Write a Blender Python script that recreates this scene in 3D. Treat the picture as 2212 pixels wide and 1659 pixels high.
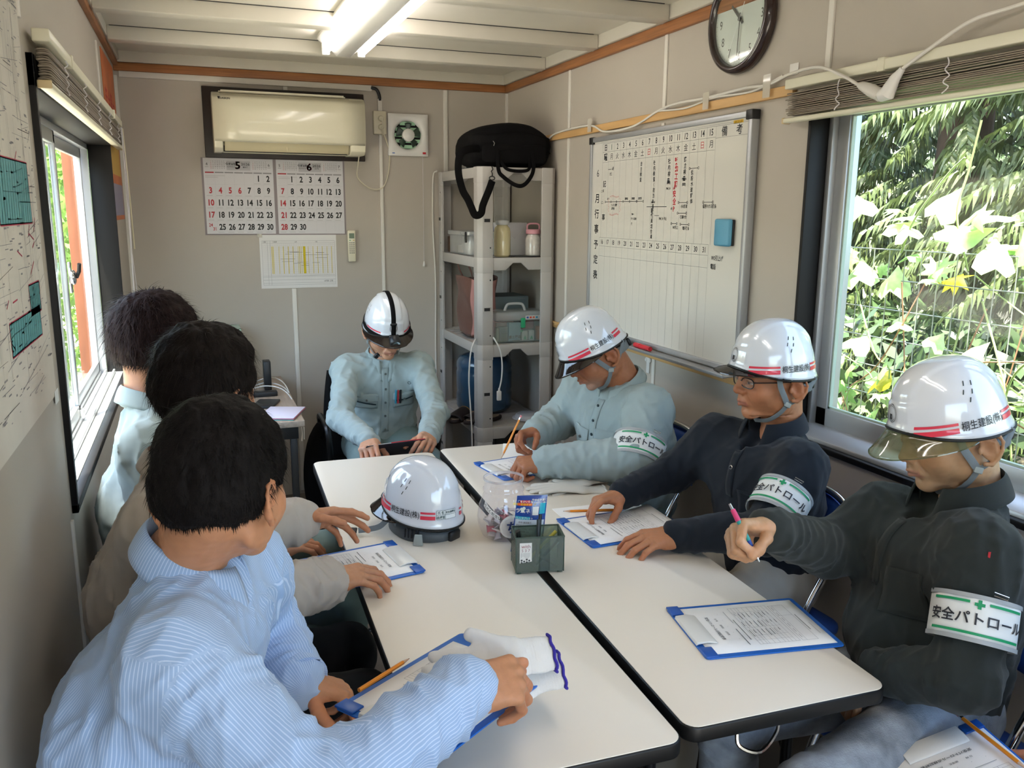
import bpy, bmesh, math, random
import numpy as np
from mathutils import Vector, Matrix
from mathutils.bvhtree import BVHTree
for _o in list(bpy.data.objects): bpy.data.objects.remove(_o)
SC = bpy.context.scene; COL = SC.collection
random.seed(7); RNG = np.random.default_rng(7)
PI = math.pi

# ---------------------------------------------------------------- camera
CAM = Vector((0, 0, 1.6)); FPX = 1820.0
_yaw, _pit, _rol = .358, .202, .007
_f = Vector((math.sin(_yaw)*math.cos(_pit), math.cos(_yaw)*math.cos(_pit), -math.sin(_pit)))
_r = _f.cross(Vector((0, 0, 1))).normalized(); _u = _r.cross(_f)
_r, _u = _r*math.cos(_rol)+_u*math.sin(_rol), _u*math.cos(_rol)-_r*math.sin(_rol)
cam = bpy.data.cameras.new('camera'); cam.sensor_width = 36; cam.lens = FPX/2212*36; cam.clip_start = .02; cam.clip_end = 200
cam_o = bpy.data.objects.new('camera', cam); COL.objects.link(cam_o)
cam_o.matrix_world = Matrix(((_r.x, _u.x, -_f.x, CAM.x), (_r.y, _u.y, -_f.y, CAM.y), (_r.z, _u.z, -_f.z, CAM.z), (0, 0, 0, 1)))
SC.camera = cam_o

# ---------------------------------------------------------------- world, sun, exposure
world = bpy.data.worlds.new('sky'); SC.world = world; world.use_nodes = True
wn = world.node_tree.nodes; wl = world.node_tree.links; wn.clear()
wo = wn.new('ShaderNodeOutputWorld'); wb = wn.new('ShaderNodeBackground'); ws = wn.new('ShaderNodeTexSky')
ws.sky_type = 'NISHITA'; ws.sun_disc = False; ws.sun_elevation = math.radians(72); ws.sun_rotation = math.radians(-60)
ws.air_density = 1.2; ws.dust_density = 2.5; ws.ozone_density = 1.0
wb.inputs[1].default_value = SKY_STRENGTH = .95
wl.new(ws.outputs[0], wb.inputs[0]); wl.new(wb.outputs[0], wo.inputs[0])
sun = bpy.data.lights.new('sun', 'SUN'); sun.energy = 21; sun.angle = math.radians(.6); sun.color = (1, .95, .86)
sun_o = bpy.data.objects.new('sun', sun); COL.objects.link(sun_o)
_sd = Vector((.15, .25, -.95)).normalized()
sun_o.rotation_euler = _sd.to_track_quat('-Z', 'Y').to_euler()
SC.view_settings.view_transform = 'Standard'; SC.view_settings.look = 'None'
SC.view_settings.gamma = 1; SC.view_settings.use_curve_mapping = False
SC.view_settings.exposure = .86
SC.cycles.max_bounces = 10; SC.cycles.diffuse_bounces = 5; SC.cycles.transparent_max_bounces = 16
SC.cycles.sample_clamp_indirect = 6

# ---------------------------------------------------------------- materials
def lin(h):
    h = h.lstrip('#'); c = [int(h[i:i+2], 16)/255 for i in (0, 2, 4)]
    return [(x/12.92 if x <= .04045 else ((x+.055)/1.055)**2.4) for x in c]
MATS = {}
def mat(name, hexc, rough=.5, metal=0, spec=.5, var=0, vscale=8, bump=0, bscale=200, coat=0, emit=0, alpha=1, trans=0, attr=None, sheen=0, sss=0, stretch=None, ior=1.45):
    if name in MATS: return MATS[name]
    m = bpy.data.materials.new(name); m.use_nodes = True; MATS[name] = m
    nt = m.node_tree; b = nt.nodes['Principled BSDF']; L = nt.links
    c = lin(hexc)
    b.inputs['Base Color'].default_value = (*c, 1); b.inputs['Roughness'].default_value = rough
    b.inputs['Metallic'].default_value = metal; b.inputs['Specular IOR Level'].default_value = spec
    b.inputs['Coat Weight'].default_value = coat; b.inputs['Coat Roughness'].default_value = .06; b.inputs['IOR'].default_value = ior
    b.inputs['Alpha'].default_value = alpha; b.inputs['Transmission Weight'].default_value = trans
    if sheen: b.inputs['Sheen Weight'].default_value = sheen; b.inputs['Sheen Roughness'].default_value = .5
    if sss:
        b.inputs['Subsurface Weight'].default_value = sss; b.inputs['Subsurface Radius'].default_value = (1, .35, .2); b.inputs['Subsurface Scale'].default_value = .006
    if emit:
        b.inputs['Emission Color'].default_value = (*c, 1); b.inputs['Emission Strength'].default_value = emit
    col = None
    if attr:
        a = nt.nodes.new('ShaderNodeVertexColor'); a.layer_name = attr; col = a.outputs['Color']
    tc = nt.nodes.new('ShaderNodeTexCoord') if (var or bump) else None
    src = None
    if tc:
        src = tc.outputs['Object']
        if stretch:
            mp = nt.nodes.new('ShaderNodeMapping'); mp.inputs['Scale'].default_value = stretch; L.new(src, mp.inputs[0]); src = mp.outputs[0]
    if var:
        n = nt.nodes.new('ShaderNodeTexNoise'); n.inputs['Scale'].default_value = vscale; n.inputs['Detail'].default_value = 5
        L.new(src, n.inputs['Vector'])
        mr = nt.nodes.new('ShaderNodeMapRange'); mr.inputs[1].default_value = .3; mr.inputs[2].default_value = .7
        mr.inputs[3].default_value = 1-var; mr.inputs[4].default_value = 1+var; L.new(n.outputs[0], mr.inputs[0])
        mx = nt.nodes.new('ShaderNodeMix'); mx.data_type = 'RGBA'; mx.blend_type = 'MULTIPLY'; mx.inputs[0].default_value = 1
        if col: L.new(col, mx.inputs[6])
        else: mx.inputs[6].default_value = (*c, 1)
        L.new(mr.outputs[0], mx.inputs[7]); col = mx.outputs[2]
    if col: L.new(col, b.inputs['Base Color'])
    if bump:
        n2 = nt.nodes.new('ShaderNodeTexNoise'); n2.inputs['Scale'].default_value = bscale; n2.inputs['Detail'].default_value = 3
        L.new(src, n2.inputs['Vector']); bp = nt.nodes.new('ShaderNodeBump'); bp.inputs['Strength'].default_value = bump; bp.inputs['Distance'].default_value = .002
        L.new(n2.outputs[0], bp.inputs['Height']); L.new(bp.outputs[0], b.inputs['Normal'])
    return m
def film(name, hexc, clear=.6, gloss=.12, rough=.05, refl=.7):
    """thin clear sheet: light passes straight through, tinted, with a glossy face"""
    if name in MATS: return MATS[name]
    m = bpy.data.materials.new(name); m.use_nodes = True; MATS[name] = m
    nt = m.node_tree; nt.nodes.clear(); L = nt.links; c = (*lin(hexc), 1)
    o = nt.nodes.new('ShaderNodeOutputMaterial'); t = nt.nodes.new('ShaderNodeBsdfTransparent'); d = nt.nodes.new('ShaderNodeBsdfDiffuse')
    g = nt.nodes.new('ShaderNodeBsdfGlossy'); g.inputs['Roughness'].default_value = rough
    t.inputs[0].default_value = [max(x, .0)**.5 for x in c[:3]]+[1]; d.inputs[0].default_value = c
    a = nt.nodes.new('ShaderNodeMixShader'); a.inputs[0].default_value = clear; L.new(d.outputs[0], a.inputs[1]); L.new(t.outputs[0], a.inputs[2])
    fr = nt.nodes.new('ShaderNodeFresnel'); fr.inputs[0].default_value = 1.45
    ad = nt.nodes.new('ShaderNodeMath'); ad.operation = 'MULTIPLY_ADD'; L.new(fr.outputs[0], ad.inputs[0]); ad.inputs[1].default_value = refl; ad.inputs[2].default_value = gloss*.2
    ge = nt.nodes.new('ShaderNodeNewGeometry'); bf = nt.nodes.new('ShaderNodeMath'); bf.operation = 'SUBTRACT'; bf.inputs[0].default_value = 1; L.new(ge.outputs['Backfacing'], bf.inputs[1])
    mu = nt.nodes.new('ShaderNodeMath'); mu.operation = 'MULTIPLY'; L.new(ad.outputs[0], mu.inputs[0]); L.new(bf.outputs[0], mu.inputs[1])
    b = nt.nodes.new('ShaderNodeMixShader'); L.new(mu.outputs[0], b.inputs[0]); L.new(a.outputs[0], b.inputs[1]); L.new(g.outputs[0], b.inputs[2])
    L.new(b.outputs[0], o.inputs[0]); return m

# ---------------------------------------------------------------- mesh helpers
class MB:
    def __init__(s): s.v = []; s.f = []; s.m = []
    def add(s, vs, fs, mi=0):
        o = len(s.v); s.v += [tuple(p) for p in vs]; s.f += [tuple(i+o for i in f) for f in fs]; s.m += [mi]*len(fs); return s
    def box(s, x0, x1, y0, y1, z0, z1, mi=0, M=None):
        if x0 > x1: x0, x1 = x1, x0
        if y0 > y1: y0, y1 = y1, y0
        if z0 > z1: z0, z1 = z1, z0
        vs = [Vector((x, y, z)) for x in (x0, x1) for y in (y0, y1) for z in (z0, z1)]
        if M is not None: vs = [M @ v for v in vs]
        return s.add(vs, [(0, 1, 3, 2), (4, 6, 7, 5), (0, 4, 5, 1), (2, 3, 7, 6), (0, 2, 6, 4), (1, 5, 7, 3)], mi)
    def tube(s, pts, r, n=8, cap=True, mi=0, flat=1.0, up=None, closed=False):
        pts = [Vector(p) for p in pts]; N = len(pts); rs = r if hasattr(r, '__len__') else [r]*N
        rings = []; pn = None
        for i, p in enumerate(pts):
            if closed: t = pts[(i+1) % N]-pts[i-1]
            else: t = pts[min(i+1, N-1)]-pts[max(i-1, 0)]
            t.normalize()
            if up is not None: a = t.cross(Vector(up)); a = a.normalized() if a.length > 1e-5 else (pn or t.orthogonal().normalized())
            elif pn is None: a = t.orthogonal().normalized()
            else: a = (pn-t*pn.dot(t)).normalized()
            pn = a; b = t.cross(a)
            rings.append([p+(a*math.cos(2*PI*k/n)+b*(math.sin(2*PI*k/n)*flat))*rs[i] for k in range(n)])
        vs = [v for R in rings for v in R]; fs = []
        for i in range(N if closed else N-1):
            j = (i+1) % N
            for k in range(n): fs.append((i*n+k, i*n+(k+1) % n, j*n+(k+1) % n, j*n+k))
        if cap and not closed: fs += [tuple(range(n-1, -1, -1)), tuple((N-1)*n+k for k in range(n))]
        return s.add(vs, fs, mi)
    def lathe(s, prof, n=24, M=None, mi=0, a0=0, a1=2*PI):
        full = abs(a1-a0-2*PI) < 1e-6; K = n if full else n+1; vs = []
        for r, z in prof:
            for k in range(K):
                a = a0+(a1-a0)*k/n; vs.append(Vector((r*math.cos(a), r*math.sin(a), z)))
        if M is not None: vs = [M @ v for v in vs]
        fs = []
        for i in range(len(prof)-1):
            for k in range(n):
                k2 = (k+1) % K if full else k+1
                fs.append((i*K+k, i*K+k2, (i+1)*K+k2, (i+1)*K+k))
        return s.add(vs, fs, mi)
    def prism(s, out, d0, d1, M=None, mi=0):
        """polygon out (u, v) extruded in w from d0 to d1"""
        n = len(out); vs = [Vector((u, v, d0)) for u, v in out]+[Vector((u, v, d1)) for u, v in out]
        if M is not None: vs = [M @ v for v in vs]
        fs = [tuple(range(n-1, -1, -1)), tuple(range(n, 2*n))]+[(k, (k+1) % n, n+(k+1) % n, n+k) for k in range(n)]
        return s.add(vs, fs, mi)
    def grid(s, fn, nu, nv, mi=0, flip=False):
        vs = [fn(i/nu, j/nv) for i in range(nu+1) for j in range(nv+1)]; W = nv+1
        fs = [(i*W+j, (i+1)*W+j, (i+1)*W+j+1, i*W+j+1) for i in range(nu) for j in range(nv)]
        if flip: fs = [f[::-1] for f in fs]
        return s.add(vs, fs, mi)
    def mesh(s, name, mats):
        me = bpy.data.meshes.new(name); me.from_pydata(s.v, [], s.f)
        for m in (mats if isinstance(mats, (list, tuple)) else [mats]): me.materials.append(m)
        if any(s.m): me.polygons.foreach_set('material_index', s.m)
        return me
BASIS = {}
def T(x, y, z): return Matrix.Translation((x, y, z))
def RX(a): return Matrix.Rotation(a, 4, 'X')
def RY(a): return Matrix.Rotation(a, 4, 'Y')
def RZ(a): return Matrix.Rotation(a, 4, 'Z')
def tag(o, label=None, cat=None, group=None, kind=None):
    if label: o['label'] = label
    if cat: o['category'] = cat
    if group: o['group'] = group
    if kind: o['kind'] = kind
    return o
def thing(name, label, cat, loc=(0, 0, 0), rotz=0, group=None, M=None):
    o = bpy.data.objects.new(name, None); COL.objects.link(o); o.empty_display_size = .05
    Mx = M if M is not None else T(*loc) @ RZ(rotz)
    o.matrix_basis = Mx; BASIS[o] = Mx.copy(); return tag(o, label, cat, group)
def wmat(o):
    return BASIS.get(o, Matrix.Identity(4))
def obj(name, mb, mats, parent=None, smooth=False, bevel=0, world=False, segs=2, ang=40, label=None, recalc=True, solid=0, M=None):
    me = mb.mesh(name, mats) if isinstance(mb, MB) else mb
    if M is not None: me.transform(M)
    if world and parent is not None: me.transform(wmat(parent).inverted())
    if recalc and isinstance(mb, MB):
        bm = bmesh.new(); bm.from_mesh(me); bmesh.ops.recalc_face_normals(bm, faces=bm.faces); bm.to_mesh(me); bm.free()
    o = bpy.data.objects.new(name, me); COL.objects.link(o)
    if parent is not None: o.parent = parent; BASIS[o] = wmat(parent).copy()
    if smooth:
        me.polygons.foreach_set('use_smooth', [True]*len(me.polygons))
    if solid:
        md = o.modifiers.new('s', 'SOLIDIFY'); md.thickness = solid; md.offset = 0
    if bevel:
        md = o.modifiers.new('b', 'BEVEL'); md.width = bevel; md.segments = segs; md.limit_method = 'ANGLE'; md.angle_limit = math.radians(ang); md.harden_normals = False
        me.polygons.foreach_set('use_smooth', [True]*len(me.polygons))
    if (smooth or bevel) and ang < 90:
        bm = bmesh.new(); bm.from_mesh(me); lim = math.radians(ang)
        for e in bm.edges:
            if len(e.link_faces) == 2 and e.calc_face_angle(0) > lim: e.smooth = False
        if not bevel: bm.to_mesh(me)
        bm.free()
    if label: o['label'] = label
    return o
def struct(name, mb, m, parent=None, **k):
    o = obj(name, mb, m, parent, **k)
    if parent is None: o['kind'] = 'structure'
    return o
def sempty(name, label=None):
    o = bpy.data.objects.new(name, None); COL.objects.link(o); o['kind'] = 'structure'; BASIS[o] = Matrix.Identity(4)
    if label: o['label'] = label
    return o
def bezier(pts, n=8):
    """Catmull-Rom through pts"""
    P = [Vector(p) for p in pts]; P = [P[0]*2-P[1]]+P+[P[-1]*2-P[-2]]; out = []
    for i in range(1, len(P)-2):
        for k in range(n):
            t = k/n; a, b, c, d = P[i-1:i+3]
            out.append(.5*((2*b)+(c-a)*t+(2*a-5*b+4*c-d)*t*t+(3*b-a-3*c+d)*t**3))
    out.append(P[-2]); return out
_TXT = {}
def text2d(s, size=1, bold=0, align='l', res=2, sx=1.0):
    """glyph outlines as flat faces: (verts Nx2, faces)"""
    key = (s, bold, res)
    if key not in _TXT:
        c = bpy.data.curves.new('t', 'FONT'); c.body = s; c.size = 1; c.resolution_u = res; c.offset = bold
        o = bpy.data.objects.new('t', c); m = bpy.data.meshes.new_from_object(o)
        V = np.array([v.co[:2] for v in m.vertices]).reshape(-1, 2); F = [tuple(p.vertices) for p in m.polygons]
        bpy.data.objects.remove(o); bpy.data.curves.remove(c); bpy.data.meshes.remove(m); _TXT[key] = (V, F)
    V, F = _TXT[key]
    if not len(V): return V, F
    V = V*size; V = V*np.array([sx, 1]); w = V[:, 0].max()
    if align == 'c': V = V-np.array([(V[:, 0].max()+V[:, 0].min())/2, (V[:, 1].max()+V[:, 1].min())/2])
    if align == 'r': V = V-np.array([w, 0])
    return V, F
class Print:
    """flat printed marks collected on a plane; at() places each 2-D mark"""
    def __init__(s, org, ux, uy): s.o = Vector(org); s.ux = Vector(ux); s.uy = Vector(uy); s.mb = MB()
    def pt(s, u, v): return s.o+s.ux*u+s.uy*v
    def txt(s, t, u, v, size, mi=0, bold=0, align='c', rot=0, sx=1, res=2):
        V, F = text2d(t, size, bold, align, res, sx)
        if not len(V): return
        c, n = math.cos(rot), math.sin(rot)
        s.mb.add([s.pt(u+x*c-y*n, v+x*n+y*c) for x, y in V], F, mi)
    def rect(s, u0, v0, u1, v1, mi=0): s.mb.add([s.pt(u0, v0), s.pt(u1, v0), s.pt(u1, v1), s.pt(u0, v1)], [(0, 1, 2, 3)], mi)
    def line(s, u0, v0, u1, v1, w=.001, mi=0):
        d = Vector((u1-u0, v1-v0)); 
        if d.length == 0: return
        n = Vector((-d.y, d.x)).normalized()*w/2
        s.mb.add([s.pt(u0-n.x, v0-n.y), s.pt(u1-n.x, v1-n.y), s.pt(u1+n.x, v1+n.y), s.pt(u0+n.x, v0+n.y)], [(0, 1, 2, 3)], mi)
    def ring(s, u, v, r, w, mi=0, n=20, a0=0, a1=2*PI):
        pts = [(u+q*math.cos(a0+(a1-a0)*k/n), v+q*math.sin(a0+(a1-a0)*k/n)) for k in range(n+1) for q in (r-w/2, r+w/2)]
        s.mb.add([s.pt(*p) for p in pts], [(2*k, 2*k+1, 2*k+3, 2*k+2) for k in range(n)], mi)
    def poly(s, pts, mi=0): s.mb.add([s.pt(*p) for p in pts], [tuple(range(len(pts)))], mi)
# ================================================================ THE ROOM
XL, XR, YB, YF, ZC = -.315, 1.74, 4.76, -1.1, 2.36
m_wall = mat('wall panel', '#b2aa9f', .55, var=.025, vscale=3, bump=.12, bscale=900)
m_strip = mat('white plastic strip', '#d6d2ca', .45)
m_ceil = mat('painted steel ceiling', '#c9c4b8', .38, var=.02, bump=.08, bscale=500)
m_trim = mat('brown woodgrain trim', '#98643c', .5, var=.22, vscale=6, stretch=(1, 1, 30))
m_floor = mat('grey brown vinyl floor', '#5d5349', .5, var=.1)
m_black = mat('black painted frame', '#110f0f', .5, spec=.3)
m_alu = mat('brushed aluminium', '#aeb0b3', .42, metal=.55, bump=.05, bscale=700)
m_alu_w = mat('pale aluminium', '#c3c6c9', .35, metal=.5)
m_rubber = mat('black rubber', '#0c0c0c', .55)
m_wood = mat('pale pine batten', '#c8a06a', .55, var=.12, vscale=5, stretch=(8, 1, 8))
m_white = mat('white plastic', '#dcdad6', .35)
m_ivory = mat('ivory plastic', '#cfc8b2', .4)
m_glass = film('window glass', '#f4faf6', clear=.99, gloss=.05)
m_post = mat('weathered red cedar post', '#7d4a30', .7, var=.2, vscale=4, stretch=(10, 10, 1))
m_chrome = mat('chrome', '#d8d8da', .12, metal=1)
m_dark = mat('dark plastic', '#1b1b1d', .4)

struct('floor', MB().box(XL-.1, XR+.1, YF-.1, YB+.1, -.08, 0), m_floor)
def walled(name, x0, x1, holes, zc=ZC+.12):
    """a wall slab along y with rectangular holes (y0, y1, z0, z1)"""
    mb = MB(); ys = YF-.1
    for (a, b, z0, z1) in holes:
        mb.box(x0, x1, ys, a, 0, zc); mb.box(x0, x1, a, b, 0, z0); mb.box(x0, x1, a, b, z1, zc); ys = b
    mb.box(x0, x1, ys, YB+.1, 0, zc); return struct(name, mb, m_wall)
LW = (2.17, 4.02, .88, 1.93); RW = (.30, 2.13, .895, 1.955)
wl_ = walled('wall_left', XL-.075, XL, [LW]); wr_ = walled('wall_right', XR, XR+.06, [RW])
wb_ = struct('wall_back', MB().box(XL, XR, YB, YB+.08, 0, ZC+.12), m_wall)
wf_ = struct('wall_front', MB().box(XL, -.2, YF-.06, YF, 0, ZC+.12).box(1.65, XR, YF-.06, YF, 0, ZC+.12).box(-.2, 1.65, YF-.06, YF, 2.1, ZC+.12), m_wall)
df = sempty('door_1', 'unseen open entrance doorway in the front wall, widened for daylight')  # unseen doorway behind the camera, widened to bring daylight onto the near tables
for a in (-.2, 1.61): struct('door_jamb', MB().box(a, a+.04, YF-.07, YF+.01, 0, 2.1), m_alu, df, bevel=.003)
struct('door_head', MB().box(-.2, 1.65, YF-.07, YF+.01, 2.06, 2.1), m_alu, df, bevel=.003)
# white joint strips between the wall panels
for x, z0, z1 in ((.50, .02, 1.178), (.50, 2.214, 2.232), (1.37, .02, 2.26)):
    struct('joint_strip', MB().box(x-.012, x+.012, YB-.007, YB+.002, z0, z1), m_strip, wb_, bevel=.002)
struct('corner_strip', MB().box(XR-.012, XR, YB-.012, YB, .02, 2.26), m_strip, wb_)
struct('corner_strip', MB().box(XL, XL+.014, YB-.02, YB, .02, 2.24), m_strip, wl_)
for y in (3.88, 2.985, 2.075, .2): 
    struct('joint_strip', MB().box(XR-.007, XR+.002, y-.011, y+.011, 1.99 if y > 2 else 2.0, 2.27), m_strip, wr_, bevel=.002)
    if y > 2.5: struct('joint_strip', MB().box(XR-.007, XR+.002, y-.011, y+.011, .02, 1.95 if y > 3.5 else 1.94), m_strip, wr_, bevel=.002)
for y, z in ((2.985, 1.985), (3.885, 1.985)):
    for s in (-1, 1): struct('strip_clip', MB().lathe([(0, 0), (.008, 0), (.010, .004), (.006, .008), (0, .008)], 10, T(XR-.001, y+s*.011, z) @ RY(-PI/2)), m_white, wr_)
for y, z0, z1 in ((2.12, 1.99, 2.28), (2.135, .05, .875), (3.88, 1.99, 2.25)):
    struct('joint_strip', MB().box(XL-.002, XL+.006, y-.009, y+.009, z0, z1), m_strip, wl_, bevel=.002)
# top trims: brown batten under a white fascia
def fascia(n, x0, x1, y0, y1, z0, z1, m, lab): return tag(struct('trim_%d' % n, MB().box(x0, x1, y0, y1, z0, z1), m, bevel=.003), lab)
fascia(1, XL, XR, YB-.022, YB, 2.262, 2.302, m_trim, 'brown woodgrain trim along the top of the back wall')
fascia(2, XR-.022, XR, YF, YB, 2.262, 2.302, m_trim, 'brown woodgrain trim along the top of the right wall')
fascia(3, XL, XL+.022, YF, YB, 2.285, 2.31, m_trim, 'brown woodgrain trim along the top of the left wall')
fascia(4, XL, XR, YB-.03, YB, 2.303, ZC, m_ceil, 'white fascia above the back wall trim')
fascia(5, XR-.035, XR, YF, YB, 2.303, ZC, m_ceil, 'white fascia above the right wall trim')
fascia(6, XL, XL+.03, YF, YB, 2.311, ZC, m_ceil, 'white fascia above the left wall trim')
# ceiling: steel sheet bays between deep folded ribs
cz = struct('ceiling', MB().box(XL, XR, YF, YB, ZC-.006, ZC+.03), m_ceil)
for k, y in enumerate([4.11, 3.515, 2.92, 2.325, 1.73, 1.135, .54, -.055, -.65]):
    # hat-shaped rib: vertical face to the viewer, slanted back
    mb = MB().prism([(y-.002, ZC-.006), (y-.002, ZC-.062), (y+.045, ZC-.068), (y+.20, ZC-.02), (y+.205, ZC-.006)], XL+.03, XR-.036, Matrix(((0, 0, 1, 0), (1, 0, 0, 0), (0, 1, 0, 0), (0, 0, 0, 1))))
    struct('ceiling_rib', mb, m_ceil, cz, bevel=.003)
    struct('seam_line', MB().box(XL+.04, XR-.06, y-.006, y-.002, ZC-.0085, ZC-.005), m_dark, cz)
# pale pine batten screwed along the right wall
bt = thing('wall_batten', 'long pale pine batten screwed across the right wall above the whiteboard', 'batten', (XR-.009, 3.18, 1.965))
obj('batten', MB().box(XR-.018, XR, 2.205, 4.16, 1.951, 1.982), m_wood, bt, world=True, bevel=.002)
b2 = thing('wall_batten', 'lower pale pine batten behind the bottom edge of the whiteboard', 'batten', (XR-.009, 3, 1.03))
obj('batten', MB().box(XR-.012, XR, 2.25, 4.6, 1.012, 1.042), m_wood, b2, world=True, bevel=.002)

# ---------------------------------------------------------------- windows
w2 = sempty('window_2', 'aluminium window on the right wall with vines outside')
y0, y1, z0, z1 = RW
mb = MB(); X = XR-.012
mb.box(X, XR+.065, y1-.012, y1, z0, z1).box(X, XR+.065, y0, y0+.012, z0, z1).box(X, XR+.065, y0, y1, z0, z0+.018).box(X, XR+.065, y0, y1, z1-.012, z1)
struct('reveal_frame', mb, m_black, w2, bevel=.002)
X0, X1 = XR+.055, XR+.16
mb = MB().box(X0, X1, y1-.03, y1-.012, z0, z1).box(X0, X1, y0, y0+.03, z0, z1).box(X0, X1, y0, y1, z1-.03, z1)
mb.prism([(XR+.005, z0+.018), (X1, z0+.018), (X1, z0+.055), (XR+.045, z0+.055), (XR+.008, z0+.03)], y0+.012, y1-.012, Matrix(((1, 0, 0, 0), (0, 0, 1, 0), (0, 1, 0, 0), (0, 0, 0, 1))))
struct('window_frame', mb, m_alu, w2, bevel=.002)
for sx, a, b in ((XR+.088, 1.19, y1-.03), (XR+.125, y0+.03, 1.24)):
    mb = MB().box(sx-.013, sx+.013, b-.045, b, z0+.05, z1-.03).box(sx-.013, sx+.013, a, a+.045, z0+.05, z1-.03)
    mb.box(sx-.013, sx+.013, a, b, z1-.07, z1-.03).box(sx-.013, sx+.013, a, b, z0+.05, z0+.11)
    sa = struct('sash', mb, m_alu, w2, bevel=.002)
    mb = MB().box(sx-.006, sx+.006, b-.051, b-.045, z0+.11, z1-.07).box(sx-.006, sx+.006, a+.045, b-.045, z0+.11, z0+.116).box(sx-.006, sx+.006, a+.045, b-.045, z1-.076, z1-.07)
    struct('gasket', mb, mat('pale gasket', '#9fae9f', .5), sa)
    struct('pane', MB().box(sx-.002, sx+.002, a+.045, b-.045, z0+.11, z1-.07), m_glass, sa)
w1 = sempty('window_1', 'aluminium sliding window on the left wall')
y0, y1, z0, z1 = LW; X = XL+.014
mb = MB().box(XL-.075, X, y1-.01, y1, z0, z1).box(XL-.075, X, y0, y0+.02, z0, z1).box(XL-.01, X, y0, y1, z0, z0+.022).box(XL-.075, X, y0, y1, z1-.07, z1)
struct('reveal_frame', mb, m_black, w1, bevel=.002)
X0, X1 = XL-.130, XL-.075
mb = MB().box(X0, X1, y1-.022, y1-.01, z0, z1-.03).box(X0, X1, y0, y0+.03, z0, z1-.03).box(X0, X1, y0, y1, z1-.09, z1-.03).box(X0, XL-.012, y0+.02, y1-.01, z0, z0+.02)
for k, xx in enumerate((-.045, -.078, -.100, -.122)): mb.box(XL+xx-.004, XL+xx+.004, y0+.03, y1-.03, z0+.02, z0+.036)
struct('window_frame', mb, m_alu_w, w1, bevel=.0015)
for k, (sx, a, b) in enumerate(((XL-.086, y0+.03, 3.10), (XL-.108, 3.03, y1-.035))):
    mb = MB().box(sx-.008, sx+.008, b-.03, b, z0+.03, z1-.09).box(sx-.008, sx+.008, a, a+.03, z0+.03, z1-.09)
    mb.box(sx-.008, sx+.008, a, b, z1-.13, z1-.09).box(sx-.008, sx+.008, a, b, z0+.03, z0+.075)
    sa = struct('sash', mb, m_alu_w, w1, bevel=.002)
    struct('pane', MB().box(sx-.002, sx+.002, a+.04, b-.04, z0+.075, z1-.13), m_glass, sa)
    if k == 0:
        la = struct('latch', MB().box(sx+.014, sx+.022, b-.032, b-.008, 1.33, 1.43).lathe([(0, 0), (.024, 0), (.024, .010), (.018, .014), (0, .014)], 16, T(sx+.02, b-.02, 1.38) @ RY(PI/2)), m_chrome, w1, bevel=.002)
        struct('latch_lever', MB().tube([(sx+.036, b-.02, 1.38), (sx+.046, b-.03, 1.40), (sx+.05, b-.04, 1.425)], .006, 8), m_dark, w1)
        struct('roller_guide', MB().box(sx-.01, sx+.02, b-.03, b+.005, z0+.03, z0+.06), m_white, w1, bevel=.002)

# ---------------------------------------------------------------- blinds
m_slat = mat('taupe metal slat', '#8b8072', .45); m_rail = mat('cream metal rail', '#d9d5bf', .35); m_cord = mat('white cord', '#d9d4d6', .8)
def blind(label, x, ya, yb, zt, side, cords):
    """gathered venetian blind: head rail, slats pressed together, bottom rail, ladder cords"""
    t = thing('venetian_blind', label, 'blind', (x, (ya+yb)/2, zt))
    obj('head_rail', MB().box(x-.018, x+.018, ya, yb, zt-.028, zt), m_rail, t, world=True, bevel=.003)
    for q in (ya+.18*(yb-ya), yb-.20*(yb-ya)): obj('bracket', MB().box(x-.021, x+.021, q-.012, q+.012, zt-.031, zt+.004), m_rail, t, world=True, bevel=.002)
    rr = random.Random(3)
    for k in range(13):
        z = zt-.043-k*.0052; dx = rr.uniform(-.003, .003); dy = rr.uniform(-.008, .008)
        mb = MB().grid(lambda u, v: Vector((x+dx-.0125+.025*u, ya+.01+dy+(yb-ya-.02)*v, z+.0022*math.sin(PI*u)+.0012*math.sin(v*9+k))), 4, 12)
        obj('slat', mb, m_slat, t, world=True, smooth=True, solid=.0030)
    zb = zt-.043-13*.0052
    obj('bottom_rail', MB().box(x-.014, x+.014, ya-.005, yb+.005, zb-.014, zb), m_rail, t, world=True, bevel=.004)
    for q in (ya-.006, yb+.006): obj('end_cap', MB().box(x-.015, x+.015, q-.004, q+.004, zb-.016, zb+.002), mat('aged ivory cap', '#c9b48c', .5), t, world=True, bevel=.003)
    n = 5
    for k in range(n):
        y = ya+(yb-ya)*(.12+.76*k/(n-1)); pts = [(x+side*(.017+.004*math.sin(q*2.1)), y+.006*math.sin(q*1.7+k), zt-.03-q*.008) for q in range(11)]
        obj('ladder_cord', MB().tube(bezier(pts, 3), .0016, 5), m_cord, t, world=True, smooth=True)
    for pts, r, nm, m in cords: obj(nm, MB().tube(bezier(pts, 6), r, 6), m, t, world=True, smooth=True)
    return t
m_wand = mat('clear wand', '#cfc6a8', .3)
blind('venetian blind gathered up over the right window, with a cream head rail', XR-.03, .28, 2.205, 1.992, -1, [])
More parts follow.
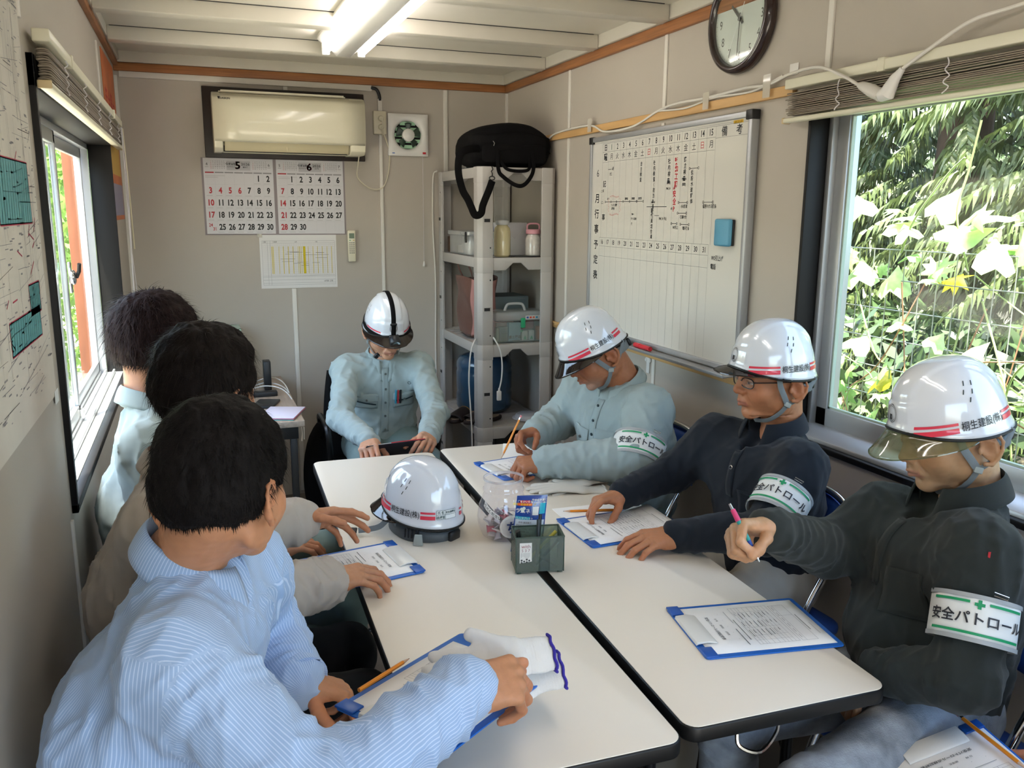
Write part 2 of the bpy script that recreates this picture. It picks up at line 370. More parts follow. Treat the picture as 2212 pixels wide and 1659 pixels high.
blind('venetian blind gathered up over the left window, with pull cords at its far end', XL+.03, 2.19, 4.30, 1.985, 1,
      [([(XL+.05, 4.26, 1.95), (XL+.055, 4.27, 1.7), (XL+.06, 4.25, 1.42)], .0035, 'tilt_wand', m_wand),
       ([(XL+.045, 4.22, 1.95), (XL+.05, 4.25, 1.7), (XL+.05, 4.21, 1.45), (XL+.055, 4.26, 1.2), (XL+.05, 4.20, 1.02)], .0018, 'pull_cord', m_cord),
       ([(XL+.05, 4.20, 1.95), (XL+.05, 4.17, 1.7), (XL+.05, 4.18, 1.5), (XL+.05, 4.12, 1.2), (XL+.05, 4.14, 1.0)], .0018, 'pull_cord', m_cord),
       ([(XL+.05, 4.23, 1.95), (XL+.056, 4.21, 1.72), (XL+.05, 4.25, 1.52), (XL+.05, 4.17, 1.25), (XL+.05, 4.18, 1.05)], .0018, 'pull_cord', m_cord)])

# ---------------------------------------------------------------- fluorescent lights
m_tube = mat('lit fluorescent tube', '#fdf7f2', .4, emit=11.5); m_refl = mat('white enamel reflector', '#e9e7e2', .25)
def batten_light(label, x, y0, y1):
    t = thing('fluorescent_light', label, 'light', (x, (y0+y1)/2, ZC))
    prof = [(-.11, 0), (-.115, -.018), (-.03, -.085), (.03, -.085), (.115, -.018), (.11, 0)]
    MX = Matrix(((1, 0, 0, x), (0, 0, 1, 0), (0, 1, 0, ZC-.008), (0, 0, 0, 1)))
    obj('reflector_body', MB().prism(prof, y0+.02, y1-.02, MX), m_refl, t, world=True, bevel=.002)
    for s in (-1, 1):
        cx, cz_ = x+s*.078, ZC-.075
        obj('tube', MB().tube([(cx, y0+.045, cz_), (cx, y1-.045, cz_)], .0145, 14), m_tube, t, world=True, smooth=True)
        for yy in (y0+.03, y1-.03):
            obj('lamp_holder', MB().box(cx-.017, cx+.017, yy-.014, yy+.014, cz_-.018, ZC-.03), m_refl, t, world=True, bevel=.005)
    return t
batten_light('twin tube fluorescent ceiling light, lit, hanging over the far end of the tables', .675, 2.72, 3.99)
batten_light('twin tube fluorescent ceiling light, lit, over the near end of the room', .675, .15, 1.42)
# ================================================================ BACK WALL
m_acw = mat('ivory gloss plastic', '#d9d3bb', .22, coat=.3); m_aci = mat('cream louvre plastic', '#c4b998', .5)
tb = thing('mounting_board', 'dark brown board on the back wall behind the air conditioner', 'board', (.497, YB, 2.03))
obj('board', MB().box(.085, .908, YB-.02, YB, 1.862, 2.212), mat('dark brown board', '#2c2320', .45, var=.1), tb, world=True, bevel=.003)
ac = thing('air_conditioner', 'ivory wall-mounted split air conditioner on the back wall', 'air conditioner', (.50, YB-.02, 2.03))
def ac_prof():   # (depth forward, z) seen from the side
    return [(0, 2.165), (.14, 2.168), (.185, 2.160), (.205, 2.14), (.212, 2.06), (.210, 1.96), (.195, 1.90), (.165, 1.885), (.155, 1.885), (.10, 1.91), (.06, 1.885), (0, 1.885)]
MXa = Matrix(((0, 0, 1, 0), (-1, 0, 0, YB-.02), (0, 1, 0, 0), (0, 0, 0, 1)))
obj('housing', MB().prism([(0, 2.165), (.15, 2.168), (.19, 2.155), (.20, 2.14), (.206, 2.06), (.204, 1.97), (.196, 1.935), (.09, 1.935), (.06, 1.885), (0, 1.885)], .165, .835, MXa), m_acw, ac, world=True, bevel=.004)
for a, b in ((.125, .168), (.795, .875)):
    obj('end_panel', MB().prism([(0, 2.165), (.15, 2.168), (.19, 2.158), (.205, 2.14), (.212, 2.06), (.210, 1.96), (.195, 1.90), (.165, 1.882), (0, 1.882)], a, b, MXa), m_acw, ac, world=True, bevel=.006, segs=3)
fp = MB().grid(lambda u, v: Vector((.13+.74*u, YB-.02-[.196, .209, .2155, .217, .2155, .208, .199][int(round(v*6))], [2.152, 2.13, 2.08, 2.03, 1.98, 1.945, 1.93][int(round(v*6))])), 6, 6)
obj('front_panel', fp, m_acw, ac, world=True, smooth=True, solid=.006)
obj('top_grille', MB().box(.16, .78, YB-.185, YB-.06, 2.166, 2.172), m_ivory, ac, world=True)
for k in range(8): obj('grille_bar', MB().box(.17, .77, YB-.20+k*.017, YB-.195+k*.017, 2.168, 2.176), m_ivory, ac, world=True)
obj('louvre', MB().box(0, .615, -.004, .004, 0, .055, M=T(.175, YB-.175, 1.888) @ RX(.55)), m_aci, ac, world=True, bevel=.003)
obj('louvre', MB().box(0, .61, -.003, .003, 0, .04, M=T(.178, YB-.125, 1.905) @ RX(.9)), m_aci, ac, world=True, bevel=.002)
obj('painted_outlet_shade', MB().box(.172, .795, YB-.10, YB-.09, 1.888, 1.932), m_dark, ac, world=True)  # dark strip stands in for the shade inside the air outlet
obj('divider', MB().box(.472, .480, YB-.195, YB-.10, 1.892, 1.936), m_aci, ac, world=True)
obj('receiver_window', MB().box(.822, .842, YB-.222, YB-.214, 1.915, 1.927), m_dark, ac, world=True, bevel=.002, M=T(0, .012, 0))
pr = Print((.152, YB-.2335, 2.128), (1, 0, 0), (0, .08, 1)); pr.poly([(0, .012), (.012, .012), (.005, -.002)]); pr.txt('DAIKIN', .034, .0045, .012, bold=.02, sx=1.25)
obj('logo', pr.mb, mat('black print', '#1c1c1e', .6), ac, world=True)
m_ink = MATS['black print']; m_red = mat('red print', '#b02a33', .6)
# power cord of the air conditioner, conduit, outlet box
obj_c = obj('appliance_lead', MB().tube(bezier([(.853, YB-.14, 1.886), (.853, YB-.10, 1.84), (.862, YB-.03, 1.775), (.93, YB-.015, 1.72), (1.0, YB-.015, 1.725), (1.035, YB-.012, 1.80), (1.045, YB-.012, 1.90), (1.035, YB-.02, 1.95), (1.012, YB-.036, 2.005), (.995, YB-.05, 2.05)], 8), .0033, 6), m_ivory, smooth=True)
tag(obj_c, 'ivory power cord looping from the air conditioner to the wall outlet', 'cord')
cd = thing('cable_conduit', 'white surface conduit running under the back trim and down the wall to the floor', 'conduit', (1.0, YB, 1.5))
obj('conduit_run', MB().box(-.292, .955, YB-.014, YB, 2.233, 2.262), m_strip, cd, world=True, bevel=.002)
obj('conduit_elbow', MB().tube(bezier([(.95, YB-.010, 2.25), (.98, YB-.010, 2.243), (.995, YB-.010, 2.215), (.998, YB-.010, 2.185)], 6), .009, 8), m_dark, cd, world=True, smooth=True)
obj('conduit_run', MB().box(.986, 1.010, YB-.014, YB, 2.115, 2.195), m_strip, cd, world=True, bevel=.002)
obj('conduit_run', MB().box(.988, 1.006, YB-.012, YB, .05, 2.02), m_strip, cd, world=True, bevel=.002)
ou = thing('wall_outlet', 'ivory double outlet box beside the air conditioner', 'outlet', (.99, YB, 2.07))
obj('box_body', MB().box(.957, 1.026, YB-.032, YB, 2.008, 2.130), m_ivory, ou, world=True, bevel=.004)
for z in (2.09, 2.045):
    pg = obj('plug', MB().lathe([(0, 0), (.015, 0), (.015, .012), (.011, .018), (0, .018)], 14, T(.995, YB-.032, z) @ RX(PI/2)), m_ivory, ou, world=True, smooth=True)
    obj('plug_wire', MB().tube(bezier([(.995, YB-.05, z), (1.0, YB-.055, z-.02), (1.0, YB-.045, z-.05)], 5), .003, 6), m_ivory, ou, world=True, smooth=True)
# ventilation fan with open shutter
fn = thing('ventilation_fan', 'square white ventilation fan on the back wall right of the outlet', 'fan', (1.15, YB, 2.01))
pw = MB(); R = .078; n = 40; sq = .112; c0 = Vector((1.15, 0, 2.01))
def sqp(a, s): 
    c, q = math.cos(a), math.sin(a); k = s/max(abs(c), abs(q)); return c*k, q*k
rings = [(sq, YB-.004, 1), (sq, YB-.022, 1), (sq-.012, YB-.03, 1), (R+.014, YB-.032, 0), (R, YB-.022, 0), (R-.004, YB+.0, 0)]
vs = []
for r, y, s in rings:
    for k in range(n):
        a = 2*PI*k/n; u, w = sqp(a, r) if s else (r*math.cos(a), r*math.sin(a)); vs.append((1.15+u, y, 2.01+w))
pw.add(vs, [(i*n+k, i*n+(k+1) % n, (i+1)*n+(k+1) % n, (i+1)*n+k) for i in range(5) for k in range(n)])
obj('frame', pw, m_white, fn, world=True, smooth=True, ang=50)
obj('duct', MB().lathe([(R, .02), (R, .002), (0, .002)], 32, T(1.15, YB, 2.01) @ RX(PI/2)), mat('black duct', '#0b0c0c', .8), fn, world=True, M=None)
for k in range(5):
    z = 2.01-.062+k*.031; hw = math.sqrt(max(R*R-(z-2.01)**2, 0))-.004
    obj('shutter_blade', MB().box(-hw, hw, -.001, .001, -.010, .010, M=T(1.15, YB-.008, z) @ RX(.5)), mat('green shutter painted backlit', '#a8cfae', .4), fn, world=True)  # green louvres; daylight coming through them is put into the bright colour
for k in range(5):
    a = k*2*PI/5+.3
    bl = MB().grid(lambda u, v: Vector((1.15+math.cos(a+(v-.5)*.55)*(.018+.05*u), YB-.018+.010*(v-.5), 2.01+math.sin(a+(v-.5)*.9)*(.018+.05*u))), 4, 4)
    obj('fan_blade', bl, mat('smoky green blade', '#35443a', .3), fn, world=True, smooth=True, solid=.0015)
obj('hub', MB().lathe([(.0, .030), (.022, .028), (.034, .018), (.036, 0)], 24, T(1.15, YB-.012, 2.01) @ RX(PI/2)), m_white, fn, world=True, smooth=True)
obj('blue_mark', MB().box(1.056, 1.070, YB-.033, YB-.0315, 1.909, 1.914), mat('blue print', '#4166a8', .5), fn, world=True)
obj('red_mark', MB().box(1.228, 1.246, YB-.033, YB-.0315, 1.909, 1.920), m_red, fn, world=True)
obj('pull_string', MB().tube([(1.233, YB-.012, 1.90), (1.232, YB-.012, 1.315)], .0013, 5), m_cord, fn, world=True)
obj('string_knob', MB().lathe([(0, .03), (.003, .028), (.008, .008), (.008, 0), (0, 0)], 10, T(1.232, YB-.012, 1.288)), m_white, fn, world=True, smooth=True)
# two-month calendar
m_paper = mat('white paper', '#dcdad8', .7); m_paper2 = mat('cool white calendar paper', '#cfcdd0', .6)
m_greyp = mat('grey print', '#8f8d90', .7); m_lgrey = mat('light grey print', '#b9b6ba', .7); m_blk = mat('dense black print', '#131214', .5)
cal = thing('wall_calendar', 'large two-month wall calendar with red and black dates under the air conditioner', 'calendar', (.43, YB, 1.66))
def month(x0, x1, z0, z1, title, prev, nxt, days, first, reds, sub):
    obj('page', MB().box(x0, x1, YB-.006, YB-.002, z0, z1), m_paper2, cal, world=True)
    W = x1-x0; p = Print((x0, YB-.0068, z1), (1, 0, 0), (0, 0, 1))
    p.rect(W*.33, -.060, W*.67, -.012, 3)
    p.txt(title, W*.49, -.034, .052, 1, bold=.03, sx=1.1); p.txt('2026', W*.60, -.028, .018, 2, bold=.02, sx=1.2); p.txt(sub, W*.60, -.043, .012, 2, bold=.01)
    p.txt('令和8年', W*.39, -.028, .015, 2, bold=.02); p.txt('REIWA 8', W*.39, -.042, .010, 2)
    p.txt(prev, W*.05, -.030, .020, 2); p.txt(nxt, W*.94, -.030, .020, 2)
    p.line(W*.025, -.044, W*.075, -.044, .001, 2); p.line(W*.92, -.044, W*.965, -.044, .001, 2)
    for bx in (.11, .71):
        d = 1
        for r in range(5):
            for c in range(7): p.txt(str(d), W*(bx+c*.031), -.015-r*.009, .0075, 1 if c == 0 else 2, res=1); d = d % 30+1
    for c in range(7): p.rect(W*(.02+c*.138), -.075, W*(.02+c*.138+.125), -.069, 1 if c == 0 else 4)
    cw = W*.139; ch = .0625
    for d in range(1, days+1):
        row, col = divmod(first+d-1, 7); x = W*.085+col*cw; z = -.100-row*ch
        if sub == 'MAY' and d in (24, 31): p.txt(str(d), x-.009 if d == 24 else x+.009, -.100-4*ch+(.010 if d == 24 else -.010), .024, 1, bold=.02, sx=.8); continue
        p.txt(str(d), x, z, .042, 1 if d in reds else 0, bold=.032, sx=.80, res=3); p.line(x-.022, z-.027, x+.008, z-.027, .0012, 4)
    p.line(W*.02, -.088, W*.3, -.088, .0012, 4); p.line(W*.02, -.096, W*.2, -.096, .0012, 4)
    for r in range(1, 5): p.line(W*.01, -.070-r*ch, W*.99, -.070-r*ch, .0006, 3)
    for c in range(1, 7): p.line(W*(.015+c*.139), -.078, W*(.015+c*.139), z0-z1+.01, .0006, 3)
    obj('print', p.mb, [m_blk, m_red, m_ink, m_lgrey, m_greyp], cal, world=True, recalc=False)
obj('backing_sheet', MB().box(.060, .795, YB-.0025, YB, 1.468, 1.862), mat('grey backing sheet', '#8d8487', .6), cal, world=True)
month(.070, .418, 1.474, 1.860, '5', '4', '6', 31, 5, (3, 4, 5, 6, 10, 17, 24), 'MAY')
month(.434, .786, 1.474, 1.860, '6', '5', '7', 30, 1, (7, 14, 21, 28), 'JUN')
# schedule chart
sc = thing('schedule_sheet', 'landscape schedule chart with yellow highlighter stripes taped under the calendar', 'paper', (.535, YB, 1.32))
obj('sheet', MB().box(.329, .737, YB-.003, YB-.001, 1.181, 1.468), m_paper, sc, world=True)
p = Print((.329, YB-.0038, 1.181), (1, 0, 0), (0, 0, 1)); yl = mat('yellow highlighter', '#d8c21c', .6)
for z in (.255, .243, .068, .062, .045, .028, .018): p.line(.012, z, .398, z, .0010, 1)
for x in (.012, .040, .055, .398): p.line(x, .018, x, .255, .0009, 1)
for k in range(34): p.line(.056+k*.010, .068, .056+k*.010, .243, .0005, 2)
for k in range(18): p.line(.012, .068+k*.0103, .398, .068+k*.0103, .0005, 2)
for x, w in ((.063, .003), (.070, .003), (.100, .002), (.123, .003), (.149, .003), (.174, .003), (.201, .002), (.209, .003), (.218, .002), (.234, .013), (.255, .002), (.281, .0025), (.305, .0025), (.331, .0025), (.357, .0025), (.381, .0025)): p.line(x, .078, x, .225, w, 3)
rr = random.Random(5)
for k in range(16): x = rr.uniform(.1, .30); z = rr.uniform(.12, .20); p.line(x, z, x+rr.uniform(.03, .08), z, .0018, 1)
for x, s in ((.025, '工種'), (.08, '工程表'), (.19, '6月'), (.30, '7月')): p.txt(s, x, .249, .008, 0)
p.txt('6月度 工程', .36, .036, .010, 0)
obj('print', p.mb, [m_ink, m_greyp, m_lgrey, yl], sc, world=True, recalc=False)
obj('tape', MB().box(.32, .345, YB-.0045, YB-.0035, 1.455, 1.475), film('clear tape', '#e8e4da', .6), sc, world=True)
# remote in its wall holder
rm = thing('remote_control', 'ivory air conditioner remote in a wall holder right of the calendar', 'remote', (.818, YB, 1.405))
obj('holder', MB().box(.802, .836, YB-.012, YB, 1.33, 1.42), m_white, rm, world=True, bevel=.003)
obj('body', MB().box(.797, .841, YB-.030, YB-.012, 1.320, 1.492), m_acw, rm, world=True, bevel=.006, segs=3)
obj('screen', MB().box(.805, .833, YB-.0315, YB-.029, 1.448, 1.476), mat('lcd', '#6f7f6a', .25), rm, world=True)
for k, (x, z, c) in enumerate([(.809, 1.438, '#2f8a5a'), (.829, 1.438, '#c9a44a')]+[(.808+.0105*i, 1.424-.011*j, '#6d6a66') for i in range(3) for j in range(6)]):
    obj('button', MB().box(x-.0035, x+.0035, YB-.0325, YB-.029, z-.0022, z+.0022), mat('button '+c, c, .5), rm, world=True)

# ================================================================ RIGHT WALL
wbd = thing('whiteboard', 'framed monthly schedule whiteboard on the right wall, covered in handwriting', 'whiteboard', (XR-.02, 2.97, 1.48))
m_wbs = mat('white enamel board', '#d4d2cb', .18, coat=.4)
by0, by1, bz0, bz1 = 2.375, 3.578, 1.045, 1.925; fx = XR-.034
obj('surface', MB().box(XR-.024, XR-.012, by0+.015, by1-.015, bz0+.02, bz1-.015), m_wbs, wbd, world=True)
for a in ((by0, by1, bz1-.020, bz1), (by0, by1, bz0+.015, bz0+.035), (by0, by0+.022, bz0+.03, bz1), (by1-.018, by1, bz0+.03, bz1)):
    obj('frame_rail', MB().box(fx, XR-.004, *a), m_alu, wbd, world=True, bevel=.003)
for y, z in ((by0, bz1-.028), (by1-.03, bz1-.028)):
    obj('corner_cap', MB().box(fx-.003, XR-.004, y-.003, y+.033, z, z+.031), m_dark, wbd, world=True, bevel=.003)
obj('pen_tray', MB().prism([(0, 0), (.055, -.002), (.058, .010), (.054, .010), (.05, .004), (0, .006)], by0, by1, Matrix(((-1, 0, 0, fx), (0, 0, 1, 0), (0, 1, 0, bz0+.006), (0, 0, 0, 1)))), m_alu, wbd, world=True, bevel=.001)
W = Print((XR-.0246, 3.55, 1.90), (0, -1, 0), (0, 0, 1))   # u to the right from y=3.55, v down from z=1.90
m_ghw = mat('handwriting black', '#23262a', .6); m_rhw = mat('handwriting red', '#c0303c', .6); m_gr = mat('board grid print', '#7d7f7f', .6); m_grn = mat('green hue print', '#17583c', .6)
def U(y): return 3.55-y
def Vz(z): return z-1.90
cols = [3.405-k*.0543 for k in range(16)]    # left edges of columns 1..15
W.line(U(3.462), Vz(1.893), U(2.403), Vz(1.893), .0012, 2)
W.ring(U(3.548), Vz(1.898), .006, .0012, 2); W.ring(U(2.403), Vz(1.897), .006, .0015, 2)
W.line(U(3.542), Vz(1.898), U(2.41), Vz(1.898), .001, 2); W.line(U(3.548), Vz(1.89), U(3.548), Vz(1.08), .001, 2); W.line(U(2.403), Vz(1.89), U(2.403), Vz(1.08), .001, 2)
for z in (1.857, 1.814): W.line(U(3.462), Vz(z), U(2.592), Vz(z), .0011, 2)
W.line(U(2.592), Vz(1.853), U(2.403), Vz(1.853), .0011, 2)
for z in (1.489, 1.451, 1.407): W.line(U(3.474), Vz(z), U(2.600), Vz(z), .0011, 2)
W.line(U(3.462), Vz(1.893), U(3.462), Vz(1.489), .0011, 2)
for c in cols: W.line(U(c), Vz(1.893), U(c), Vz(1.489), .0009, 2)
c2 = [3.474-k*.0546 for k in range(17)]
for c in c2: W.line(U(c), Vz(1.489), U(c), Vz(1.085), .0009, 2)
W.txt('日', U(3.433), Vz(1.875), .030, 0, .02); W.txt('曜', U(3.433), Vz(1.835), .034, 0, .02)
for k in range(15): W.txt(str(k+1), U(cols[k]-.027), Vz(1.875), .032, 0 if k else 3, .012, sx=.85)
for k in range(16): W.txt(str(k+16), U(c2[k]-.027), Vz(1.470), .028, 0, .012, sx=.85)
for k, s in enumerate('月火水木金土日月火水木金土日月'): W.txt(s, U(cols[k]-.027), Vz(1.835), .028, 1 if s == '日' else 0)
W.txt('備', U(2.54), Vz(1.873), .036, 0, .01); W.txt('考', U(2.455), Vz(1.873), .036, 0, .01)
W.rect(U(2.49), Vz(1.892), U(2.435), Vz(1.902), 4); W.txt('書き消し面', U(2.462), Vz(1.897), .008, 0)
W.txt('6', U(3.505), Vz(1.77), .045, 0)
for s, z in zip('月行事予定表', (1.659, 1.592, 1.525, 1.455, 1.389, 1.320)): W.txt(s, U(3.508), Vz(z), .044, 0, .02)
W.txt('記', U(3.437), Vz(1.722), .030, 0, .015); W.txt('事', U(3.44), Vz(1.578), .030, 0, .015); W.txt('土曜', U(3.455), Vz(1.692), .014, 0); W.txt('(工)', U(3.455), Vz(1.64), .014, 0)
def col(s, y, z0, sz=.021, mi=0, dz=None, b=.02):
    for k, ch in enumerate(s): W.txt(ch, U(y)+random.uniform(-.002, .002), Vz(z0-k*(dz or sz*1.08)), sz, mi, b, rot=random.uniform(-.12, .12), sx=.85, res=1)
def row(s, y, z, sz=.016, mi=0): W.txt(s, U(y), Vz(z), sz, mi, .02, rot=random.uniform(-.03, .03), sx=.8, res=1)
W.line(U(3.405), Vz(1.782), U(3.375), Vz(1.782), .002, 0); row('6月', 3.362, 1.784); row('施工', 3.378, 1.762, .013)
col('自主検査', 3.111, 1.792, .019); col('社内検査(担当水道課)', 3.005, 1.792, .0195); row('AM9:00', 3.005, 1.640, .012)
W.line(U(3.055), Vz(1.622), U(2.90), Vz(1.622), .0025, 0); col('監督員組合員', 3.01, 1.608, .019); W.line(U(2.99), Vz(1.588), U(2.955), Vz(1.588), .0018, 0); row('PM1:30 中止', 2.925, 1.577, .014)
col('社内検査', 2.894, 1.792, .022); row('(事務)', 2.893, 1.712, .014); row('PM1:30', 2.893, 1.690, .013)
col('契約工期', 2.841, 1.790, .027, 1, .0285, .03); row('AM', 2.852, 1.690, .014, 1); col('安全P', 2.847, 1.670, .027, 1, .0285, .03); row('8人', 2.862, 1.615, .012)
col('施主検査', 2.781, 1.793, .021); row('PM1:00', 2.783, 1.722, .013); row('(事務)', 2.783, 1.702, .013)
def span(ya, yb, z, s='', sz=.014, ring=True):
    W.line(U(ya), Vz(z), U(yb), Vz(z), .002, 0)
    for y in (ya, yb): W.ring(U(y), Vz(z), .0045, .0018, 0, 10)
    if s: W.txt(s, U((ya+yb)/2-.01), Vz(z-.014), sz, 0, .025, sx=.8, res=1)
span(2.748, 2.690, 1.758); col('仮設水道解体', 2.728, 1.744, .019); span(2.815, 2.755, 1.637, '小川撤収'); span(2.818, 2.757, 1.598, '現場片付'); span(2.860, 2.820, 1.559, 'WS引上'); span(2.795, 2.737, 1.557, '電気撤去'); span(2.648, 2.588, 1.637, '仮設ハウス撤去', .015)
for a, b, s in ((3.425, 3.37, '軒下'), (3.37, 3.318, ''), (3.318, 3.258, ''), (3.258, 3.20, '管理室'), (3.20, 3.14, '研修室'), (3.14, 3.085, '脱衣室')):
    span(a, b, 1.644, ''); 
    if s: row(s, (a+b)/2, 1.656, .011)
row('ワックス清掃', 3.34, 1.630, .012); row('調理室', 3.35, 1.615, .012)
for k in range(7): W.ring(U(3.375-.012*k), Vz(1.662+.003*math.sin(k)), .006, .0012, 1, 8, 0, PI)
for k in range(7): W.ring(U(3.375-.012*k), Vz(1.594-.003*math.sin(k)), .006, .0012, 1, 8, PI, 2*PI)
for s in (-1, 1):
    for k in range(3): W.ring(U(3.339)+s*.048, Vz(1.650-.02*k), .008, .0012, 1, 8, -PI/2 if s > 0 else PI/2, PI/2 if s > 0 else 3*PI/2)
row('PM〜', 3.168, 1.592, .012); row('タイル目地', 3.160, 1.574, .012); row('穴', 3.176, 1.553, .014)
row('WS引上げ', 2.543, 1.444, .020); row('電話', 2.565, 1.414, .021)
obj('lettering', W.mb, [m_ghw, m_rhw, m_gr, m_grn, mat('yellow label', '#d3a81c', .5)], wbd, world=True, recalc=False)
er = thing('board_eraser', 'light blue magnetic eraser stuck on the whiteboard', 'eraser', (XR-.05, 2.488, 1.533))
obj('felt_pad', MB().box(XR-.034, XR-.025, 2.446, 2.540, 1.490, 1.578), m_dark, er, world=True, bevel=.003)
obj('grip', MB().prism([(-.048, -.034), (-.045, -.048), (0, -.056), (.045, -.048), (.048, -.034)], 1.488, 1.580, Matrix(((0, 0, 0, 0), (1, 0, 0, 2.492), (0, 0, 1, 0), (0, 0, 0, 1))) @ Matrix.Identity(4) if False else Matrix(((0, 1, 0, XR), (1, 0, 0, 2.492), (0, 0, 1, 0), (0, 0, 0, 1)))), mat('light blue plastic', '#5a9ab8', .45, bump=.2), er, world=True, bevel=.008, segs=3)
def marker(label, ya, yb, c):
    t = thing('marker_pen', label, 'marker', (fx-.03, (ya+yb)/2, bz0+.02)); x = fx-.028; z = bz0+.021
    obj('barrel', MB().tube([(x, ya, z), (x, ya+(yb-ya)*.62, z)], .0095, 12), mat('ink '+c, c, .35), t, world=True, smooth=True)
    obj('cap', MB().tube([(x, ya+(yb-ya)*.62, z), (x, yb-.004, z), (x, yb, z)], [.0105, .0098, .006], 12), mat('ink '+c, c, .35), t, world=True, smooth=True)
marker('black marker pen in the whiteboard tray', 3.10, 3.22, '#17171a'); marker('red marker pen in the whiteboard tray', 2.915, 3.045, '#c8303c')
# clock
ck = thing('wall_clock', 'round wall clock with dark brown rim high on the right wall', 'clock', (XR, 2.49, 2.22))
MC = T(XR, 2.49, 2.22) @ RY(-PI/2)      # local z points into the room
m_brn = mat('dark brown gloss rim', '#2a1a17', .25, coat=.5)
obj('rim', MB().lathe([(.150, 0), (.168, .004), (.172, .018), (.165, .036), (.152, .042), (.145, .036), (.143, .020)], 56, MC), m_brn, ck, world=True, smooth=True, ang=80)
obj('dial', MB().lathe([(0, .018), (.145, .018)], 56, MC), mat('pale dial', '#c9cdc8', .35), ck, world=True)
P0 = MC @ Vector((0, 0, .0186)); pc = Print(P0, (0, -1, 0), (0, 0, 1))
for h in range(1, 13):
    a = PI/2-h*PI/6; pc.txt(str(h), .112*math.cos(a), .112*math.sin(a), .040, 0, .0, sx=.8, res=3)
for k in range(60):
    a = k*PI/30; r = .136 if k % 5 else .133; pc.line(r*math.cos(a), r*math.sin(a), .139*math.cos(a), .139*math.sin(a), .0012, 0)
pc.txt('SEIKO', 0, .058, .013, 0, 0, sx=1.1)
obj('numerals', pc.mb, mat('dial ink', '#4a4642', .5), ck, world=True, recalc=False)
def hand(name, a, L, w, z, m, tail=.02):
    a = PI/2-a; q = Print(MC @ Vector((0, 0, z)), (0, -1, 0), (0, 0, 1)); q.line(-tail*math.cos(a), -tail*math.sin(a), L*math.cos(a), L*math.sin(a), w, 0); obj(name, q.mb, m, ck, world=True, solid=.0008)
m_hand = mat('grey hand', '#5b5853', .35)
hand('hour_hand', (10+.5)*PI/6, .07, .008, .022, m_hand); hand('minute_hand', 30.5*PI/30, .112, .004, .024, m_hand); hand('second_hand', 34.5*PI/30, .115, .0015, .026, mat('white hand', '#e8e8e8', .3), .055)
obj('hand_cap', MB().lathe([(0, .029), (.006, .028), (.007, .021)], 14, MC), m_hand, ck, world=True, smooth=True)
obj('cover_glass', MB().lathe([(0, .036), (.10, .0355), (.146, .033)], 48, MC), m_glass, ck, world=True, smooth=True)
# cable along the batten, with in-line connector
cb = thing('extension_cable', 'white extension cable with a coupled plug looping along the batten and blind', 'cable', (XR-.03, 2.2, 1.97))
xw = XR-.022
obj('cable', MB().tube(bezier([(XR-.05, 4.20, 1.86), (XR-.03, 4.12, 1.93), (xw, 4.0, 1.98), (xw, 3.62, 1.985), (xw, 3.45, 1.945), (xw, 3.2, 1.945), (xw, 3.0, 1.985), (xw, 2.86, 1.998), (xw, 2.66, 1.995), (xw, 2.45, 2.0), (xw, 2.32, 1.995), (xw-.01, 2.2, 2.01), (XR-.055, 2.05, 2.005), (XR-.062, 1.94, 1.965), (XR-.062, 1.88, 1.935)], 8), .0045, 8), m_strip, cb, world=True, smooth=True)
obj('cable', MB().tube(bezier([(xw, 3.0, 1.985), (xw, 2.8, 1.975), (xw, 2.62, 1.99), (xw, 2.40, 1.985), (xw, 2.25, 2.012)], 8), .0035, 8), m_strip, cb, world=True, smooth=True)
obj('connector', MB().tube([(XR-.062, 1.88, 1.935), (XR-.062, 1.865, 1.93), (XR-.062, 1.83, 1.915), (XR-.062, 1.795, 1.898)], [.006, .012, .017, .016], 12), m_strip, cb, world=True, smooth=True)
obj('plug', MB().tube([(XR-.062, 1.795, 1.898), (XR-.062, 1.775, 1.90), (XR-.06, 1.755, 1.935), (XR-.058, 1.735, 1.955)], [.016, .020, .013, .007], 12), m_white, cb, world=True, smooth=True)
obj('cable', MB().tube(bezier([(XR-.058, 1.735, 1.955), (XR-.055, 1.66, 1.99), (XR-.055, 1.55, 2.03), (XR-.03, 1.47, 2.045), (XR-.02, 1.2, 2.06), (XR-.02, .8, 2.05)], 8), .0045, 8), m_strip, cb, world=True, smooth=True)
for y in (2.32, 2.66, 3.60): obj('tape', MB().box(XR-.0285, XR-.0275, y-.018, y+.018, 1.955, 2.012 if y > 2.4 else 2.025), film('clear tape', '#e8e4da', .6), cb, world=True)
wt = tag(obj('wall_sticker', MB().box(XR-.003, XR-.001, 2.205, 2.245, 2.012, 2.045), m_white, bevel=.0005), 'small white torn tape scrap on the right wall above the batten', 'tape')
hk = thing('strip_hook', 'small white clip hook below the whiteboard tray', 'hook', (XR, 3.03, .98))
obj('hook_plate', MB().box(XR-.006, XR, 3.018, 3.042, .945, 1.015), m_white, hk, world=True, bevel=.002)
for s in (-1, 1): obj('hook_lug', MB().lathe([(0, 0), (.008, 0), (.010, .004), (.006, .008), (0, .008)], 10, T(XR-.001, 3.03+s*.013, 1.0) @ RY(-PI/2)), m_white, hk, world=True)

